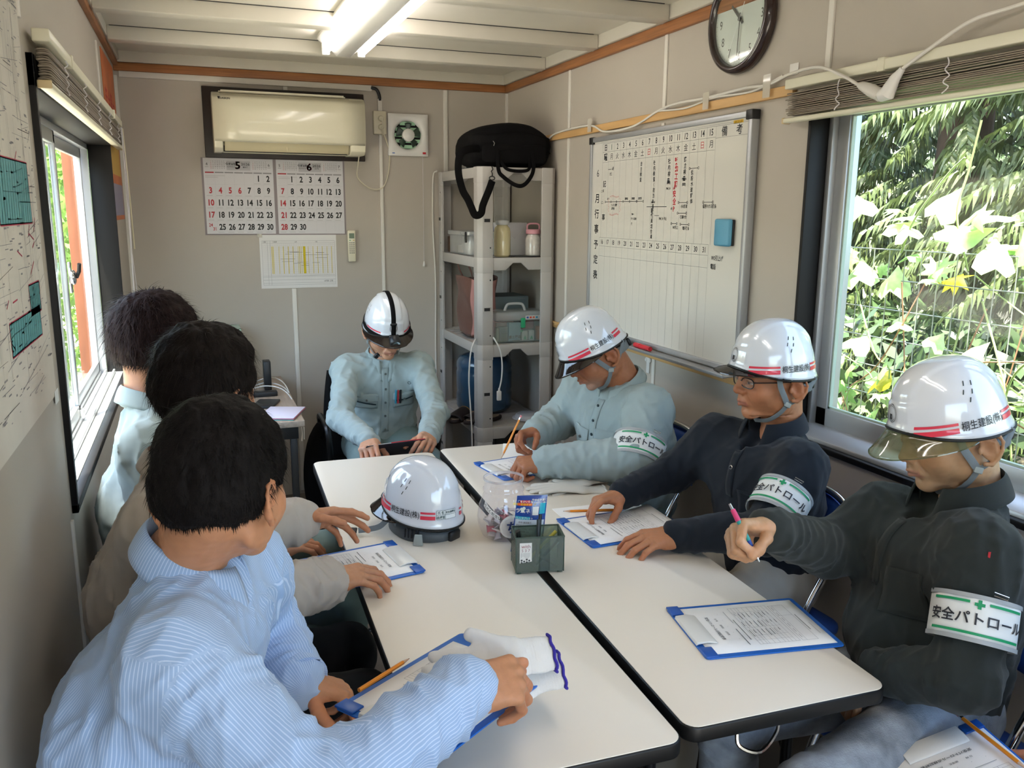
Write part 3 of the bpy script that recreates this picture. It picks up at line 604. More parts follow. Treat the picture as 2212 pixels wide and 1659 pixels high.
# ================================================================ LEFT WALL
mp = thing('site_plan', 'large taped construction site plan with teal hatched areas on the left wall', 'plan', (XL, 1.6, 1.6))
obj('sheet', MB().box(XL, XL+.003, .9, 2.10, 1.19, 2.05), mat('plan paper', '#d2cdc4', .75, spec=.2, var=.05), mp, world=True)
M_ = Print((XL+.0036, .9, 1.19), (0, 1, 0), (0, 0, 1)); rr = random.Random(11)
tl = mat('teal hatch', '#62a3a8', .6)
def teal(u0, v0, u1, v1):
    M_.rect(u0, v0, u1, v1, 2)
    for k in range(14): u = u0+(u1-u0)*k/14; M_.line(u, v0, u+.015, v1, .003, 0)
    for a in ((u0, v0, u1, v0), (u0, v1, u1, v1), (u0, v0, u0, v1), (u1, v0, u1, v1)): M_.line(*a, .004, 1)
teal(.80, .38, 1.12, .50); teal(.78, .15, 1.10, .21); teal(1.0, .20, 1.12, .26)
for k in range(260):
    u, v = rr.uniform(.45, 1.19), rr.uniform(.05, .82); a = rr.choice([0, PI/2, .12, 1.45]); l = rr.uniform(.03, .22)
    M_.line(u, v, min(u+l*math.cos(a), 1.19), min(v+l*math.sin(a), .85), rr.uniform(.0006, .0016), 3 if rr.random() < .85 else 0)
for k in range(300): u, v = rr.uniform(.5, 1.18), rr.uniform(.04, .84); w = rr.uniform(.008, .03); M_.rect(u, v, min(u+w, 1.195), v+rr.uniform(.0015, .004), 3)
for k in range(14): u, v = rr.uniform(.7, 1.15), rr.uniform(.1, .5); M_.line(u, v, u+rr.uniform(-.05, .05), v+rr.uniform(-.03, .03), .003, 1)
obj('print', M_.mb, [m_ink, mat('magenta print', '#b03a54', .6), tl, m_greyp], mp, world=True, recalc=False)
obj('tape', MB().box(XL+.0035, XL+.004, 2.07, 2.12, 1.17, 1.20), m_white, mp, world=True)
op = thing('safety_poster', 'orange poster with faded lettering on the left wall near the back corner', 'poster', (XL, 4.3, 2.1))
obj('sheet', MB().box(XL+.0005, XL+.003, 4.07, 4.66, 1.55, 2.26), mat('orange poster paper', '#c06a3c', .55, var=.25, vscale=5), op, world=True)
q = Print((XL+.0036, 4.07, 1.55), (0, 1, 0), (0, 0, 1))
q.rect(.02, .02, .57, .16, 0); q.rect(.05, .20, .54, .34, 1)
for k in range(4): q.txt('安全第一'[k], .10+k*.12, .52, .10, 2, .02)
obj('print', q.mb, [mat('faded lilac print', '#8f8aa0', .6), mat('faded yellow print', '#c9a24c', .6), m_red], op, world=True, recalc=False)
# ================================================================ TABLES
m_top = mat('cream laminate table top', '#e3dacb', .34, var=.012, vscale=2)
m_edge = mat('black edge moulding', '#121110', .45); m_steel = mat('black painted steel', '#151414', .35)
def rrect(x0, x1, y0, y1, r, n=6):
    o = []
    for cx, cy, a in ((x1-r, y1-r, 0), (x0+r, y1-r, PI/2), (x0+r, y0+r, PI), (x1-r, y0+r, 1.5*PI)):
        o += [(cx+r*math.cos(a+PI/2*k/n), cy+r*math.sin(a+PI/2*k/n)) for k in range(n+1)]
    return o
def table(label, cx, cy, rz):
    t = thing('folding_table', label, 'table', (cx, cy, 0), rz, 'folding meeting tables pushed together')
    w, l = .223, .945
    obj('edge_moulding', MB().prism(rrect(-w, w, -l, l, .03), .668, .6992), m_edge, t, bevel=.004)
    obj('tabletop', MB().prism(rrect(-w+.003, w-.003, -l+.003, l-.003, .028), .690, .700), m_top, t, bevel=.001)
    for x in (-.15, .15): obj('side_rail', MB().box(x-.012, x+.012, -.80, .80, .635, .668), m_steel, t, bevel=.002)
    for s in (-1, 1):
        y = s*.72
        for x in (-.17, .17):
            obj('leg', MB().tube([(x, y, .655), (x, y, .02)], .0125, 12), m_steel, t, smooth=True)
            obj('foot_pad', MB().lathe([(0, 0), (.018, 0), (.018, .025), (.0125, .03)], 12, T(x, y, 0)), m_rubber, t)
            obj('brace', MB().box(-.009, .009, -.002, .002, 0, .36, M=T(x+.016, y-s*.24, .655) @ RX(PI+s*.72)), m_steel, t)
            obj('brace_bolt', MB().lathe([(0, 0), (.007, 0), (.007, .006), (0, .007)], 8, T(x+.026, y-s*.03, .42) @ RY(PI/2)), m_chrome, t)
        obj('cross_bar', MB().tube([(-.17, y, .60), (.17, y, .60)], .011, 10), m_steel, t, smooth=True)
        obj('cross_bar', MB().tube([(-.17, y, .12), (.17, y, .12)], .009, 10), m_steel, t, smooth=True)
    hk = obj('bag_hook', MB().tube(bezier([(-.10, -l+.03, .665), (-.10, -l+.02, .63), (-.06, -l+.01, .615), (-.02, -l+.02, .64), (-.01, -l+.03, .665)], 5), .004, 6), m_chrome, t, smooth=True)
    return t
_a1 = math.atan2(.052, 1.911); _a2 = math.atan2(.067, 1.889)
table('cream-topped folding table on the left, beside the window-side men', .551, 2.070, -_a1)
table('cream-topped folding table on the right, below the whiteboard', 1.023, 2.083, -_a2)

# ================================================================ SHELF UNIT AND WHAT STANDS ON IT
m_shelf = mat('light grey moulded plastic', '#b5b1ad', .5, bump=.15, bscale=400); m_shin = mat('dark grey strap tape', '#4a4a4c', .3)
sh = thing('shelf_unit', 'light grey moulded plastic shelf unit with four shelves in the back right corner', 'shelf', (1.52, 4.37, 0))
sx0, sx1, sy0, sy1 = 1.315, 1.728, 4.0, 4.745
tiers = (1.812, 1.372, .932, .50, .07)
for z in tiers:
    mb = MB().box(sx0+.02, sx1-.02, sy0+.02, sy1-.02, z-.012, z-.004)
    obj('shelf_board', mb, m_shelf, sh, world=True, bevel=.002)
    for k in range(9): obj('board_rib', MB().box(sx0+.03, sx1-.03, sy0+.06+k*.078, sy0+.066+k*.078, z-.004, z-.0025), m_shelf, sh, world=True)
    # aprons: cut away towards the middle like a flat arch
    def apron(L, d=.062): return [(.0, 0), (L, 0), (L, -d), (L-.075, -d), (L-.115, -.026), (.115, -.026), (.075, -d), (0, -d)]
    for y in (sy0+.004, sy1-.016): obj('apron', MB().prism(apron(sx1-sx0-.14), y, y+.012, Matrix(((1, 0, 0, sx0+.07), (0, 0, 1, 0), (0, 1, 0, z), (0, 0, 0, 1)))), m_shelf, sh, world=True, bevel=.002)
    for x in (sx0+.004, sx1-.016): obj('apron', MB().prism([(0, 0), (sy1-sy0-.14, 0), (sy1-sy0-.14, -.05), (0, -.05)], x, x+.012, Matrix(((0, 0, 1, 0), (1, 0, 0, sy0+.07), (0, 1, 0, z), (0, 0, 0, 1)))), m_shelf, sh, world=True, bevel=.002)
for cx, cy, a in ((sx0, sy0, 0), (sx1, sy0, PI/2), (sx1, sy1, PI), (sx0, sy1, -PI/2)):
    M0 = T(cx, cy, 0) @ RZ(a)
    prof = [(0, .022), (.022, 0), (.076, 0), (.076, .016), (.030, .020), (.020, .030), (.016, .076), (0, .076)]
    for i, z in enumerate(tiers):
        obj('post_sleeve', MB().prism([(u*1.04-.001, v*1.04-.001) for u, v in prof], z-.075, z+.002, M0), m_shelf, sh, world=True, bevel=.002)
        if i: 
            obj('post', MB().prism(prof, z, tiers[i-1]-.073, M0), m_shelf, sh, world=True, bevel=.002)
            zm = (z+tiers[i-1]-.073)/2
            obj('post_slot', MB().box(.030, .060, -.002, .004, zm-.008, zm+.008, M=M0), m_dark, sh, world=True)
            obj('slot_rim', MB().box(.026, .064, -.003, 0, zm+.008, zm+.013, M=M0).box(.026, .064, -.003, 0, zm-.013, zm-.008, M=M0), m_shelf, sh, world=True, bevel=.001)
            for q in (z+.05, tiers[i-1]-.11): obj('peg_hole', MB().lathe([(0, .001), (.0035, .001), (.004, 0)], 8, M0 @ T(.062, -.0006, q) @ RX(PI/2)), m_dark, sh, world=True)
            for k in range(3): obj('post_web', MB().box(.016, .070, .018, .022, z+.09+k*.11, z+.094+k*.11, M=M0), m_shelf, sh, world=True)
# soft black shoulder bag on top: built on a rounded box that bulges
m_bag = mat('black nylon', '#0a090a', .85, spec=.2, bump=.5, bscale=350); m_web = mat('black webbing', '#070607', .85, spec=.2, bump=.4, bscale=900)
bag = thing('shoulder_bag', 'black nylon laptop bag lying on top of the shelf unit with its straps hanging down', 'bag', (1.52, 4.2, 1.815))
def bagf(u, v):
    a = 2*PI*u; e = .42; c, s_ = math.cos(a), math.sin(a)
    px = math.copysign(abs(c)**e, c); py = math.copysign(abs(s_)**e, s_)
    b = -PI/2+PI*v; cz = math.copysign(abs(math.cos(b))**.35, math.cos(b)); sz = math.copysign(abs(math.sin(b))**.55, math.sin(b))
    x = px*cz*.222; y = py*cz*.17; z = .108+.105*sz
    top = max(0, sz); x *= 1-.20*top**2; z -= .02*top*(x/.22)**2+.02*top*(x > .1)*(x-.1)/.1
    return Vector((1.512+x+.006*math.sin(y*25+z*30), 4.20+y+.004*math.sin(x*30), 1.817+z+.005*math.sin(x*21+1)))
obj('body', MB().grid(bagf, 64, 24), m_bag, bag, world=True, smooth=True, ang=80)
for zz in (.145, .095): 
    pts = [bagf(.54+.42*k/24, .5+.13*(zz-.108)/.05)+Vector((0, -.003, 0)) for k in range(25)]
    obj('zip', MB().tube(pts, .004, 6), m_web, bag, world=True, smooth=True)
obj('front_pocket', MB().prism(rrect(-.17, .17, -.045, .045, .02), 0, .012, T(1.512, 4.036, 1.878) @ RX(PI/2)), m_bag, bag, world=True, bevel=.006)
def strap(name, pts, w, th=.0015, m=None, up=(0, -1, 0)):
    pp = bezier(pts, 8); obj(name, MB().tube(pp, w/2, 8, flat=th/w*2, up=up), m or m_web, bag, world=True, smooth=True)
strap('carry_handle', [(1.42, 4.02, 1.90), (1.415, 3.992, 1.80), (1.44, 3.988, 1.765), (1.50, 3.985, 1.728), (1.545, 3.985, 1.728), (1.585, 3.988, 1.77), (1.60, 3.992, 1.82), (1.60, 4.02, 1.90)], .020)
strap('carry_handle', [(1.43, 4.03, 1.87), (1.44, 4.0, 1.825), (1.47, 3.995, 1.800), (1.54, 3.995, 1.795), (1.58, 4.0, 1.81), (1.59, 4.03, 1.87)], .016)
strap('shoulder_strap', [(1.34, 4.05, 1.90), (1.26, 4.0, 1.89), (1.215, 3.98, 1.86), (1.205, 3.97, 1.78), (1.225, 3.97, 1.70), (1.25, 3.965, 1.655), (1.265, 3.96, 1.62), (1.285, 3.96, 1.582), (1.315, 3.96, 1.59), (1.325, 3.96, 1.63), (1.355, 3.96, 1.70), (1.372, 3.96, 1.745)], .036, .003)
obj('strap_ring', MB().tube([(1.372+.014*math.cos(k*PI/5), 3.962, 1.757+.009*math.sin(k*PI/5)) for k in range(10)], .0028, 6, closed=True), m_steel, bag, world=True, smooth=True)
obj('swivel_hook', MB().tube([(1.374, 3.965, 1.766), (1.378, 3.975, 1.78), (1.376, 3.985, 1.79), (1.386, 3.99, 1.80), (1.384, 4.0, 1.815)], .003, 6), m_steel, bag, world=True, smooth=True)
obj('zip_pull', MB().tube([(1.40, 4.03, 1.935), (1.405, 4.022, 1.925), (1.40, 4.02, 1.912)], .003, 6), m_chrome, bag, world=True, smooth=True)
pk = MB().grid(lambda u, v: Vector((1.34+.15*u, 4.15+.4*v, 1.816+.03*math.sin(PI*u)*math.sin(PI*v)*(1+.6*math.sin(u*17+v*11)))), 14, 14)
tag(obj('plastic_wrap', pk, film('crumpled film', '#aab4bd', .55, gloss=.6), smooth=True), 'crumpled clear plastic bag lying beside the black bag on the shelf unit', 'plastic bag')
# second shelf (1.372): clear storage box, two jars, white envelope box
m_clr = film('clear polypropylene', '#e6e9eb', .66, gloss=.5, rough=.15); m_lab = mat('printed label', '#c9c6c0', .6)
cb2 = thing('storage_box', 'clear plastic lidded storage box with a black latch on the second shelf', 'box', (1.27, 4.45, 1.373))
obj('tub', MB().prism(rrect(-.115, .115, -.18, .18, .02), 0, .10, T(1.455, 4.42, 1.374)), m_clr, cb2, world=True, bevel=.004)
obj('lid', MB().prism(rrect(-.125, .125, -.19, .19, .022), .10, .122, T(1.455, 4.42, 1.374)), m_clr, cb2, world=True, bevel=.004)
obj('latch', MB().tube(bezier([(1.335, 4.26, 1.49), (1.327, 4.25, 1.487), (1.325, 4.245, 1.46), (1.327, 4.245, 1.44)], 5), .006, 8), m_dark, cb2, world=True, smooth=True)
for k, (x, y, h, c) in enumerate(((1.39, 4.33, .07, '#e2e0dc'), (1.45, 4.38, .05, '#cfc9bd'), (1.50, 4.5, .06, '#e5e5e5'), (1.40, 4.5, .04, '#b9b4ac'))):
    tag(obj('packet', MB().box(x-.03, x+.03, y-.04, y+.04, 1.377, 1.377+h), mat('packet '+c, c, .6), bevel=.006), ['white packet nearest the front in the clear storage box', 'beige packet in the middle of the clear storage box', 'bright white packet at the back of the clear storage box', 'low grey packet at the back of the clear storage box'][k], 'packet')
tag(obj('blue_cap_bottle', MB().lathe([(0, 0), (.02, 0), (.02, .02), (.012, .03), (0, .03)], 14, T(1.47, 4.30, 1.498)), mat('blue cap plastic', '#2b57b0', .4), smooth=True), 'small blue cap lying on the clear storage box', 'cap')
m_jar = mat('cream powder in jar', '#cfc49a', .25, coat=1); m_salt = mat('white salt in jar', '#cfc9c2', .25, coat=1, var=.08, vscale=60)
j1 = thing('storage_jar', 'tall glass jar full of cream powder with a white lid on the second shelf', 'jar', (1.475, 4.10, 1.373))
obj('jar_body', MB().lathe([(0, 0), (.036, 0), (.043, .008), (.043, .125), (.038, .145), (.028, .156), (.028, .162)], 28), m_jar, j1, smooth=True)
obj('lid', MB().lathe([(.033, .160), (.0345, .163), (.0345, .180), (.030, .184), (0, .184)], 28), mat('translucent white lid', '#c9ccce', .35), j1, smooth=True, ang=50)
j2 = thing('storage_jar', 'short glass jar of white salt with a pink handled lid on the second shelf', 'jar', (1.645, 4.10, 1.373))
obj('jar_body', MB().lathe([(0, 0), (.034, 0), (.041, .008), (.041, .085), (.037, .100), (.030, .110), (.030, .116)], 28), m_salt, j2, smooth=True)
mp_ = mat('pink plastic', '#d89aa4', .4)
obj('lid', MB().lathe([(.034, .113), (.038, .116), (.038, .134), (.034, .138), (0, .138)], 28), mp_, j2, smooth=True, ang=50)
obj('lid_handle', MB().tube(bezier([(-.033, 0, .135), (-.034, 0, .152), (-.026, 0, .164), (0, 0, .167), (.026, 0, .164), (.034, 0, .152), (.033, 0, .135)], 5), .0045, 8), mp_, j2, smooth=True)
pj = Print((0, 0, 0), (1, 0, 0), (0, 0, 1))
for k in range(4): pj.line(-.02, .045+k*.006, .018, .045+k*.006, .002, 0 if k else 1)
V_ = [(v[0], -math.sqrt(max(.0418**2-v[0]**2, 0)), v[2]) for v in pj.mb.v]; pj.mb.v = V_
obj('label_print', pj.mb, [m_greyp, m_red], j2, recalc=False)
wbx = thing('white_box', 'white cardboard box leaning behind the two jars on the second shelf', 'box', (1.58, 4.22, 1.373))
obj('carton', MB().box(-.085, .07, -.02, .10, 0, .17, M=T(0, 0, 0)), mat('white card', '#c7c5c6', .55), wbx, bevel=.003)
obj('flap', MB().prism([(-.08, .165), (.065, .165), (-.0, .085)], -.0225, -.0205, RX(PI/2) @ Matrix.Scale(-1, 4, (0, 0, 1))), mat('white card flap', '#bdbbbe', .5), wbx)
tag(obj('black_folder', MB().box(1.50, 1.66, 4.03, 4.09, 1.3735, 1.377), m_dark, bevel=.001), 'thin black folder under the jars on the second shelf', 'folder')
tag(obj('brown_carton', MB().box(1.36, 1.50, 4.62, 4.70, 1.373, 1.46), mat('brown printed card', '#6e5848', .6), bevel=.002), 'small brown carton at the back of the second shelf', 'carton')
# third shelf (.932): tote bag, first aid box, grey equipment box
m_tote = mat('brown canvas', '#6b4a40', .7, bump=.6, bscale=60, sheen=.1); m_tp = mat('dusty pink lining cloth', '#b5827c', .7, bump=.4, bscale=60)
tote = thing('tote_bag', 'brown and pink cloth tote bag standing on the third shelf', 'bag', (1.40, 4.35, .935))
def totef(u, v, xo=0):
    a = 2*PI*u; c, s_ = math.cos(a), math.sin(a); w = .6
    px = math.copysign(abs(c)**w, c)*(.075+.012*v); py = math.copysign(abs(s_)**w, s_)*(.14+.02*v)
    f = 1 if v > .04 else .75
    return Vector((1.42+px*f+.006*math.sin(v*9+a*3), 4.36+py*f+.006*math.sin(v*7+a*2), .936+.315*v+.012*math.cos(a*2)*v))
obj('bag_body', MB().grid(totef, 40, 16), m_tote, tote, world=True, smooth=True, solid=.002)
obj('pink_panel', MB().grid(lambda u, v: totef(.62+.26*u, v)*1.0+Vector((0, -.003, 0)), 14, 16), m_tp, tote, world=True, smooth=True, solid=.001)
obj('bottom', MB().grid(lambda u, v: Vector((1.36+.12*u, 4.25+.22*v, .937)), 2, 2), m_tote, tote, world=True)
for k, xx in enumerate((1.375, 1.47)): obj('bag_handle', MB().tube(bezier([(xx, 4.44, 1.24), (xx-.02, 4.46, 1.29), (xx-.02, 4.49, 1.335), (xx, 4.44, 1.345), (xx+.01, 4.35, 1.29), (xx, 4.28, 1.24)], 6), .011, 8, flat=.2, up=(1, 0, 0)), m_tote, tote, world=True, smooth=True)
fa = thing('first_aid_box', 'clear plastic first-aid box with green latch full of medicine packets on the third shelf', 'box', (1.57, 4.13, .934))
bx0, bx1, fy0, fy1 = 1.425, 1.705, 4.06, 4.22; z0 = .934
obj('tray', MB().box(bx0+.004, bx1-.004, fy0, fy1, z0, z0+.004).box(bx0+.004, bx1-.004, fy0, fy0+.003, z0, z0+.105).box(bx0+.004, bx1-.004, fy1-.003, fy1, z0, z0+.105).box(bx0+.004, bx0+.007, fy0, fy1, z0, z0+.105).box(bx1-.007, bx1-.004, fy0, fy1, z0, z0+.105), film('clear tray', '#dfe9e6', .85, gloss=.3), fa, world=True)
obj('lid', MB().box(bx0, bx1, fy0-.004, fy1+.004, z0+.108, z0+.158), film('frosted lid', '#d9dedd', .60, gloss=.3, rough=.2), fa, world=True, bevel=.012, segs=3)
obj('handle', MB().tube(bezier([(1.50, 4.13, z0+.155), (1.512, 4.13, z0+.183), (1.53, 4.13, z0+.192), (1.585, 4.13, z0+.192), (1.603, 4.13, z0+.183), (1.615, 4.13, z0+.155)], 5), .007, 10), mat('frosted handle', '#c9cccb', .35), fa, world=True, smooth=True)
obj('latch', MB().prism(rrect(-.012, .012, -.026, .026, .006), 0, .008, T(1.575, fy0-.004, z0+.100) @ RX(PI/2)), mat('green plastic', '#2aa873', .4), fa, world=True, bevel=.002)
obj('card_sticker', MB().box(1.59, 1.70, fy0-.0055, fy0-.0045, z0+.118, z0+.136), m_white, fa, world=True)
for k, c in enumerate(('#3a4f9a', '#d0442c', '#c96a4a', '#3f8fb0', '#b9b9b9', '#c9b0b0')): obj('sticker_mark', MB().box(1.595+k*.017, 1.607+k*.017, fy0-.0062, fy0-.0056, z0+.122, z0+.132), mat('mark '+c, c, .5), fa, world=True)
packs = [(1.436, 1.452, .07, '#c9c6b8', 'narrow beige'), (1.455, 1.50, .075, '#9da4a2', 'grey printed'), (1.462, 1.495, .04, '#5f9a5a', 'green'), (1.505, 1.572, .095, '#8fb4c6', 'pale blue'), (1.578, 1.612, .05, '#d9d8d2', 'white round-capped'), (1.616, 1.648, .05, '#dcdcd8', 'second white round-capped'), (1.60, 1.665, .092, '#8c2c30', 'dark red'), (1.665, 1.695, .07, '#c98a72', 'salmon'), (1.44, 1.55, .125, '#c9a9a4', 'tall pink')]
for k, (a, b, h, c, nm) in enumerate(packs):
    y = 4.075+.010*(k in (6, 8))*5; zz = z0+.005+(.052 if k == 6 else 0)
    tag(obj('medicine_packet', MB().box(a, b, y, y+.03+.05*(k == 8), zz, z0+.005+h), mat('packet '+c, c, .55), bevel=.002), nm+' medicine packet inside the clear first-aid box', 'packet', 'medicine packets in the first-aid box')
pq = Print((0, 4.0743, 0), (1, 0, 0), (0, 0, 1)); pq.txt('富士薬品', 1.539, z0+.025, .017, 0, .03); pq.txt('+', 1.575, z0+.055, .03, 1, .05)
pq.rect(1.51, z0+.004, 1.568, z0+.008, 0)
for x in (1.595, 1.632): pq.poly([(x+.013*math.cos(k*PI/8), z0+.040+.013*math.sin(k*PI/8)) for k in range(16)], 2); pq.poly([(x-.009, z0+.010), (x+.009, z0+.010), (x, z0+.032)], 1)
for k in range(5): pq.line(1.46, z0+.045+k*.006, 1.495, z0+.045+k*.006, .0015, 0)
tag(obj('packet_lettering', pq.mb, [m_ink, MATS['green plastic'], m_white], fa, world=True, recalc=False))
eb = thing('equipment_box', 'blue grey equipment box with a small white emblem behind the first-aid box', 'box', (1.56, 4.36, .934))
obj('carton', MB().box(1.452, 1.690, 4.27, 4.50, .934, 1.150), mat('blue grey card', '#6f7e82', .5), eb, world=True, bevel=.002)
pb = Print((0, 4.2685, 0), (1, 0, 0), (0, 0, 1)); pb.rect(1.462, 1.112, 1.482, 1.134, 0); pb.poly([(1.466, 1.130), (1.478, 1.130), (1.474, 1.122), (1.474, 1.115), (1.470, 1.115), (1.470, 1.122)], 1); pb.txt('Qumzen', 1.65, 1.138, .012, 2)
obj('emblem', pb.mb, [m_white, m_ink, m_greyp], eb, world=True, recalc=False)
# bottom shelf in view (.50): water bottle, plate lid, slippers
m_wat = mat('blue polycarbonate', '#3d5f7e', .15, coat=.6, trans=.35)
wbt = thing('water_bottle', 'large blue water dispenser bottle on the lowest visible shelf', 'bottle', (1.485, 4.42, .502))
obj('bottle_body', MB().lathe([(0, .008), (.10, .0), (.148, .012), (.156, .03), (.156, .10), (.150, .115), (.156, .13), (.156, .22), (.150, .235), (.156, .25), (.154, .275), (.138, .305), (.085, .325), (.06, .335), (.058, .345)], 40), m_wat, wbt, smooth=True, ang=60)
obj('bottle_cap', MB().lathe([(.066, .33), (.066, .375), (.06, .385), (0, .385)], 30), mat('blue cap', '#1f4fae', .4), wbt, smooth=True, ang=60)
ld = thing('plate_lid', 'round white translucent lid lying on the lowest visible shelf', 'lid', (1.645, 4.14, .502))
obj('lid_disc', MB().lathe([(0, .024), (.062, .024), (.070, .018), (.074, .006), (.086, .004), (.088, .0), (.07, .0)], 40), mat('milky lid', '#c2c8d4', .3), ld, smooth=True, ang=60)
def slipper(label, M):
    t = thing('slipper', label, 'slipper', M=M); 
    out = [(.045*math.sin(a)*(1+.12*math.cos(a)), .125*math.cos(a)) for a in [2*PI*k/24 for k in range(24)]]
    obj('sole', MB().prism(out, 0, .02), mat('brown slipper sole', '#2a1e1c', .6), t, bevel=.006)
    obj('insole', MB().prism([(x*.86, y*.86) for x, y in out], .02, .0225), mat('straw insole', '#8d7a68', .8, var=.2, vscale=60), t)
    obj('upper', MB().grid(lambda u, v: Vector(((.046+.004*math.sin(PI*v))*math.cos(PI*u), -.01+.12*v*(1-.08*abs(math.cos(PI*u))), .014+(.052-.022*v)*math.sin(PI*u))), 14, 8), mat('black slipper upper', '#1c1415', .6), t, smooth=True, solid=.004)
    obj('trim', MB().tube([Vector((.047*math.cos(PI*u), -.012, .014+.053*math.sin(PI*u))) for u in [k/12 for k in range(13)]], .0025, 6), mat('gold trim', '#a4803a', .5), t, smooth=True)
slipper('dark slipper with gold edging hanging over the shelf edge, left of the post', T(1.30, 4.22, .503) @ RZ(2.3))
slipper('dark slipper tucked behind the front post of the shelf unit', T(1.385, 4.14, .503) @ RZ(1.9))
sb = thing('black_box', 'low black box at the bottom of the shelf unit', 'box', (1.56, 4.3, .072)); obj('carton', MB().box(-.12, .14, -.2, .2, 0, .36), mat('black box plastic', '#1d1d1e', .5), sb, bevel=.006)
# white extension lead hanging over the shelf
uc = thing('extension_lead', 'white extension lead hanging over the third shelf around the front post', 'cable', (1.36, 3.98, .9))
obj('cable', MB().tube(bezier([(1.385, 4.10, .94), (1.392, 4.02, .972), (1.402, 3.985, .955), (1.424, 3.975, .90), (1.432, 3.972, .83), (1.428, 3.972, .76), (1.416, 3.972, .705)], 8), .0038, 8), m_white, uc, world=True, smooth=True)
obj('socket', MB().box(1.404, 1.427, 3.964, 3.980, .650, .700), m_white, uc, world=True, bevel=.004)
obj('socket_neck', MB().tube([(1.416, 3.972, .698), (1.416, 3.972, .715)], [.007, .004], 8), m_white, uc, world=True, smooth=True)
obj('cable', MB().tube(bezier([(1.33, 4.10, .94), (1.305, 4.02, .965), (1.275, 3.985, .93), (1.262, 3.98, .87), (1.255, 3.975, .76), (1.262, 3.972, .62), (1.268, 3.97, .5), (1.272, 3.97, .30)], 8), .0038, 8), m_white, uc, world=True, smooth=True)
lc = tag(obj('wall_cable', MB().tube(bezier([(1.30, 4.70, 1.82), (1.292, YB-.008, 1.78), (1.288, YB-.008, 1.5), (1.30, YB-.008, 1.2), (1.296, YB-.008, .8), (1.30, YB-.008, .4)], 8), .0045, 6), m_strip, smooth=True), 'cream cable running down the back wall beside the shelf unit', 'cable')

# ================================================================ DESK IN THE BACK LEFT CORNER
m_desk = mat('pale woodgrain laminate', '#a89888', .5, var=.14, vscale=5, stretch=(12, 1, 12)); m_dside = mat('black desk steel', '#242322', .4)
dk = thing('side_desk', 'small desk with pale woodgrain top in the back left corner', 'desk', (.05, 4.2, 0))
obj('desktop', MB().box(XL+.012, .405, 3.66, YB-.03, .672, .700), m_desk, dk, world=True, bevel=.003)
obj('apron', MB().box(XL+.03, .38, 3.70, YB-.05, .61, .671), m_dside, dk, world=True, bevel=.002)
for x, y in ((.36, 3.72), (.36, 4.66), (XL+.05, 3.72), (XL+.05, 4.66)): obj('leg', MB().box(x-.015, x+.015, y-.015, y+.015, 0, .611), m_dside, dk, world=True, bevel=.002)
nb = thing('open_notebook', 'white notepad with teal and pink edges on the corner of the side desk', 'notebook', (.31, 3.78, .70))
Mn = T(.315, 3.80, .7005) @ RZ(-.35)
for k, (c, s, o) in enumerate((('#3f9a9a', .0, 0), ('#c96a7a', .004, .002), ('#d9d3e2', .008, 0))): obj('sheet', MB().box(-.075+o, .085+o, -.105, .115, s, s+.003, M=Mn), mat('sheet '+c, c, .6), nb, world=True, bevel=.0008)
tag(obj('black_phone', MB().box(-.05, .05, -.08, .08, 0, .012, M=T(.27, 4.02, .7002) @ RZ(-.3)), m_dark, bevel=.004), 'black phone or card case lying on the side desk', 'phone')
tag(obj('mint_box', MB().box(.02, .20, 4.50, 4.70, .701, 1.0), mat('mint green card', '#a9c4bb', .5), bevel=.004), 'pale mint box at the back of the side desk', 'box')
tag(obj('desk_speaker', MB().box(.29, .325, 4.35, 4.42, .701, .85), m_dark, bevel=.004), 'thin black upright gadget on the side desk', 'gadget')
for k, pts in enumerate(([(.24, 4.45, .71), (.32, 4.38, .735), (.40, 4.28, .70), (.44, 4.15, .55), (.43, 4.05, .50)], [(.20, 4.35, .71), (.30, 4.25, .745), (.38, 4.15, .725), (.43, 4.0, .62), (.425, 3.9, .55)], [(.25, 4.5, .72), (.33, 4.45, .75), (.39, 4.3, .73), (.42, 4.2, .60)])):
    tag(obj('desk_cable', MB().tube(bezier(pts, 8), .0028, 6), m_strip, smooth=True), ['white cable dropping furthest over the desk edge', 'white cable looping over the middle of the desk edge', 'white cable nearest the back of the desk edge'][k], 'cable')
tag(obj('power_strip', MB().box(.20, .34, 4.20, 4.25, .7005, .725), m_dark, bevel=.004), 'dark power strip on the side desk', 'power strip')
bb = thing('backpack', 'black backpack on the floor between the side desk and the seated man', 'bag', (.62, 3.95, 0))
obj('body', MB().grid(lambda u, v: Vector((.56+.13*math.copysign(abs(math.cos(2*PI*u))**.6, math.cos(2*PI*u))*math.sin(PI*min(max(v, .02), .98))**.35, 4.0+.17*math.copysign(abs(math.sin(2*PI*u))**.6, math.sin(2*PI*u))*math.sin(PI*min(max(v, .02), .98))**.35, .005+.60*v)), 28, 14), m_bag, bb, world=True, smooth=True, ang=80)
obj('handle', MB().tube(bezier([(.50, 3.86, .56), (.53, 3.84, .63), (.58, 3.84, .63), (.61, 3.86, .56)], 5), .008, 8), m_web, bb, world=True, smooth=True)
rr = random.Random(4)
for k in range(3):
    pts = [(.40+.05*k+.07*math.cos(q*1.3+k), 3.30+.06*math.sin(q*1.3+k)+.03*k, .012+.012*k+.006*q/8) for q in range(9)]
    tag(obj('floor_cable', MB().tube(bezier(pts, 5), .0035, 6), m_strip, smooth=True), ['lowest', 'middle', 'uppermost'][k]+' loop of white cable on the dark floor beside the side desk', 'cable', 'cable loops under the desk')
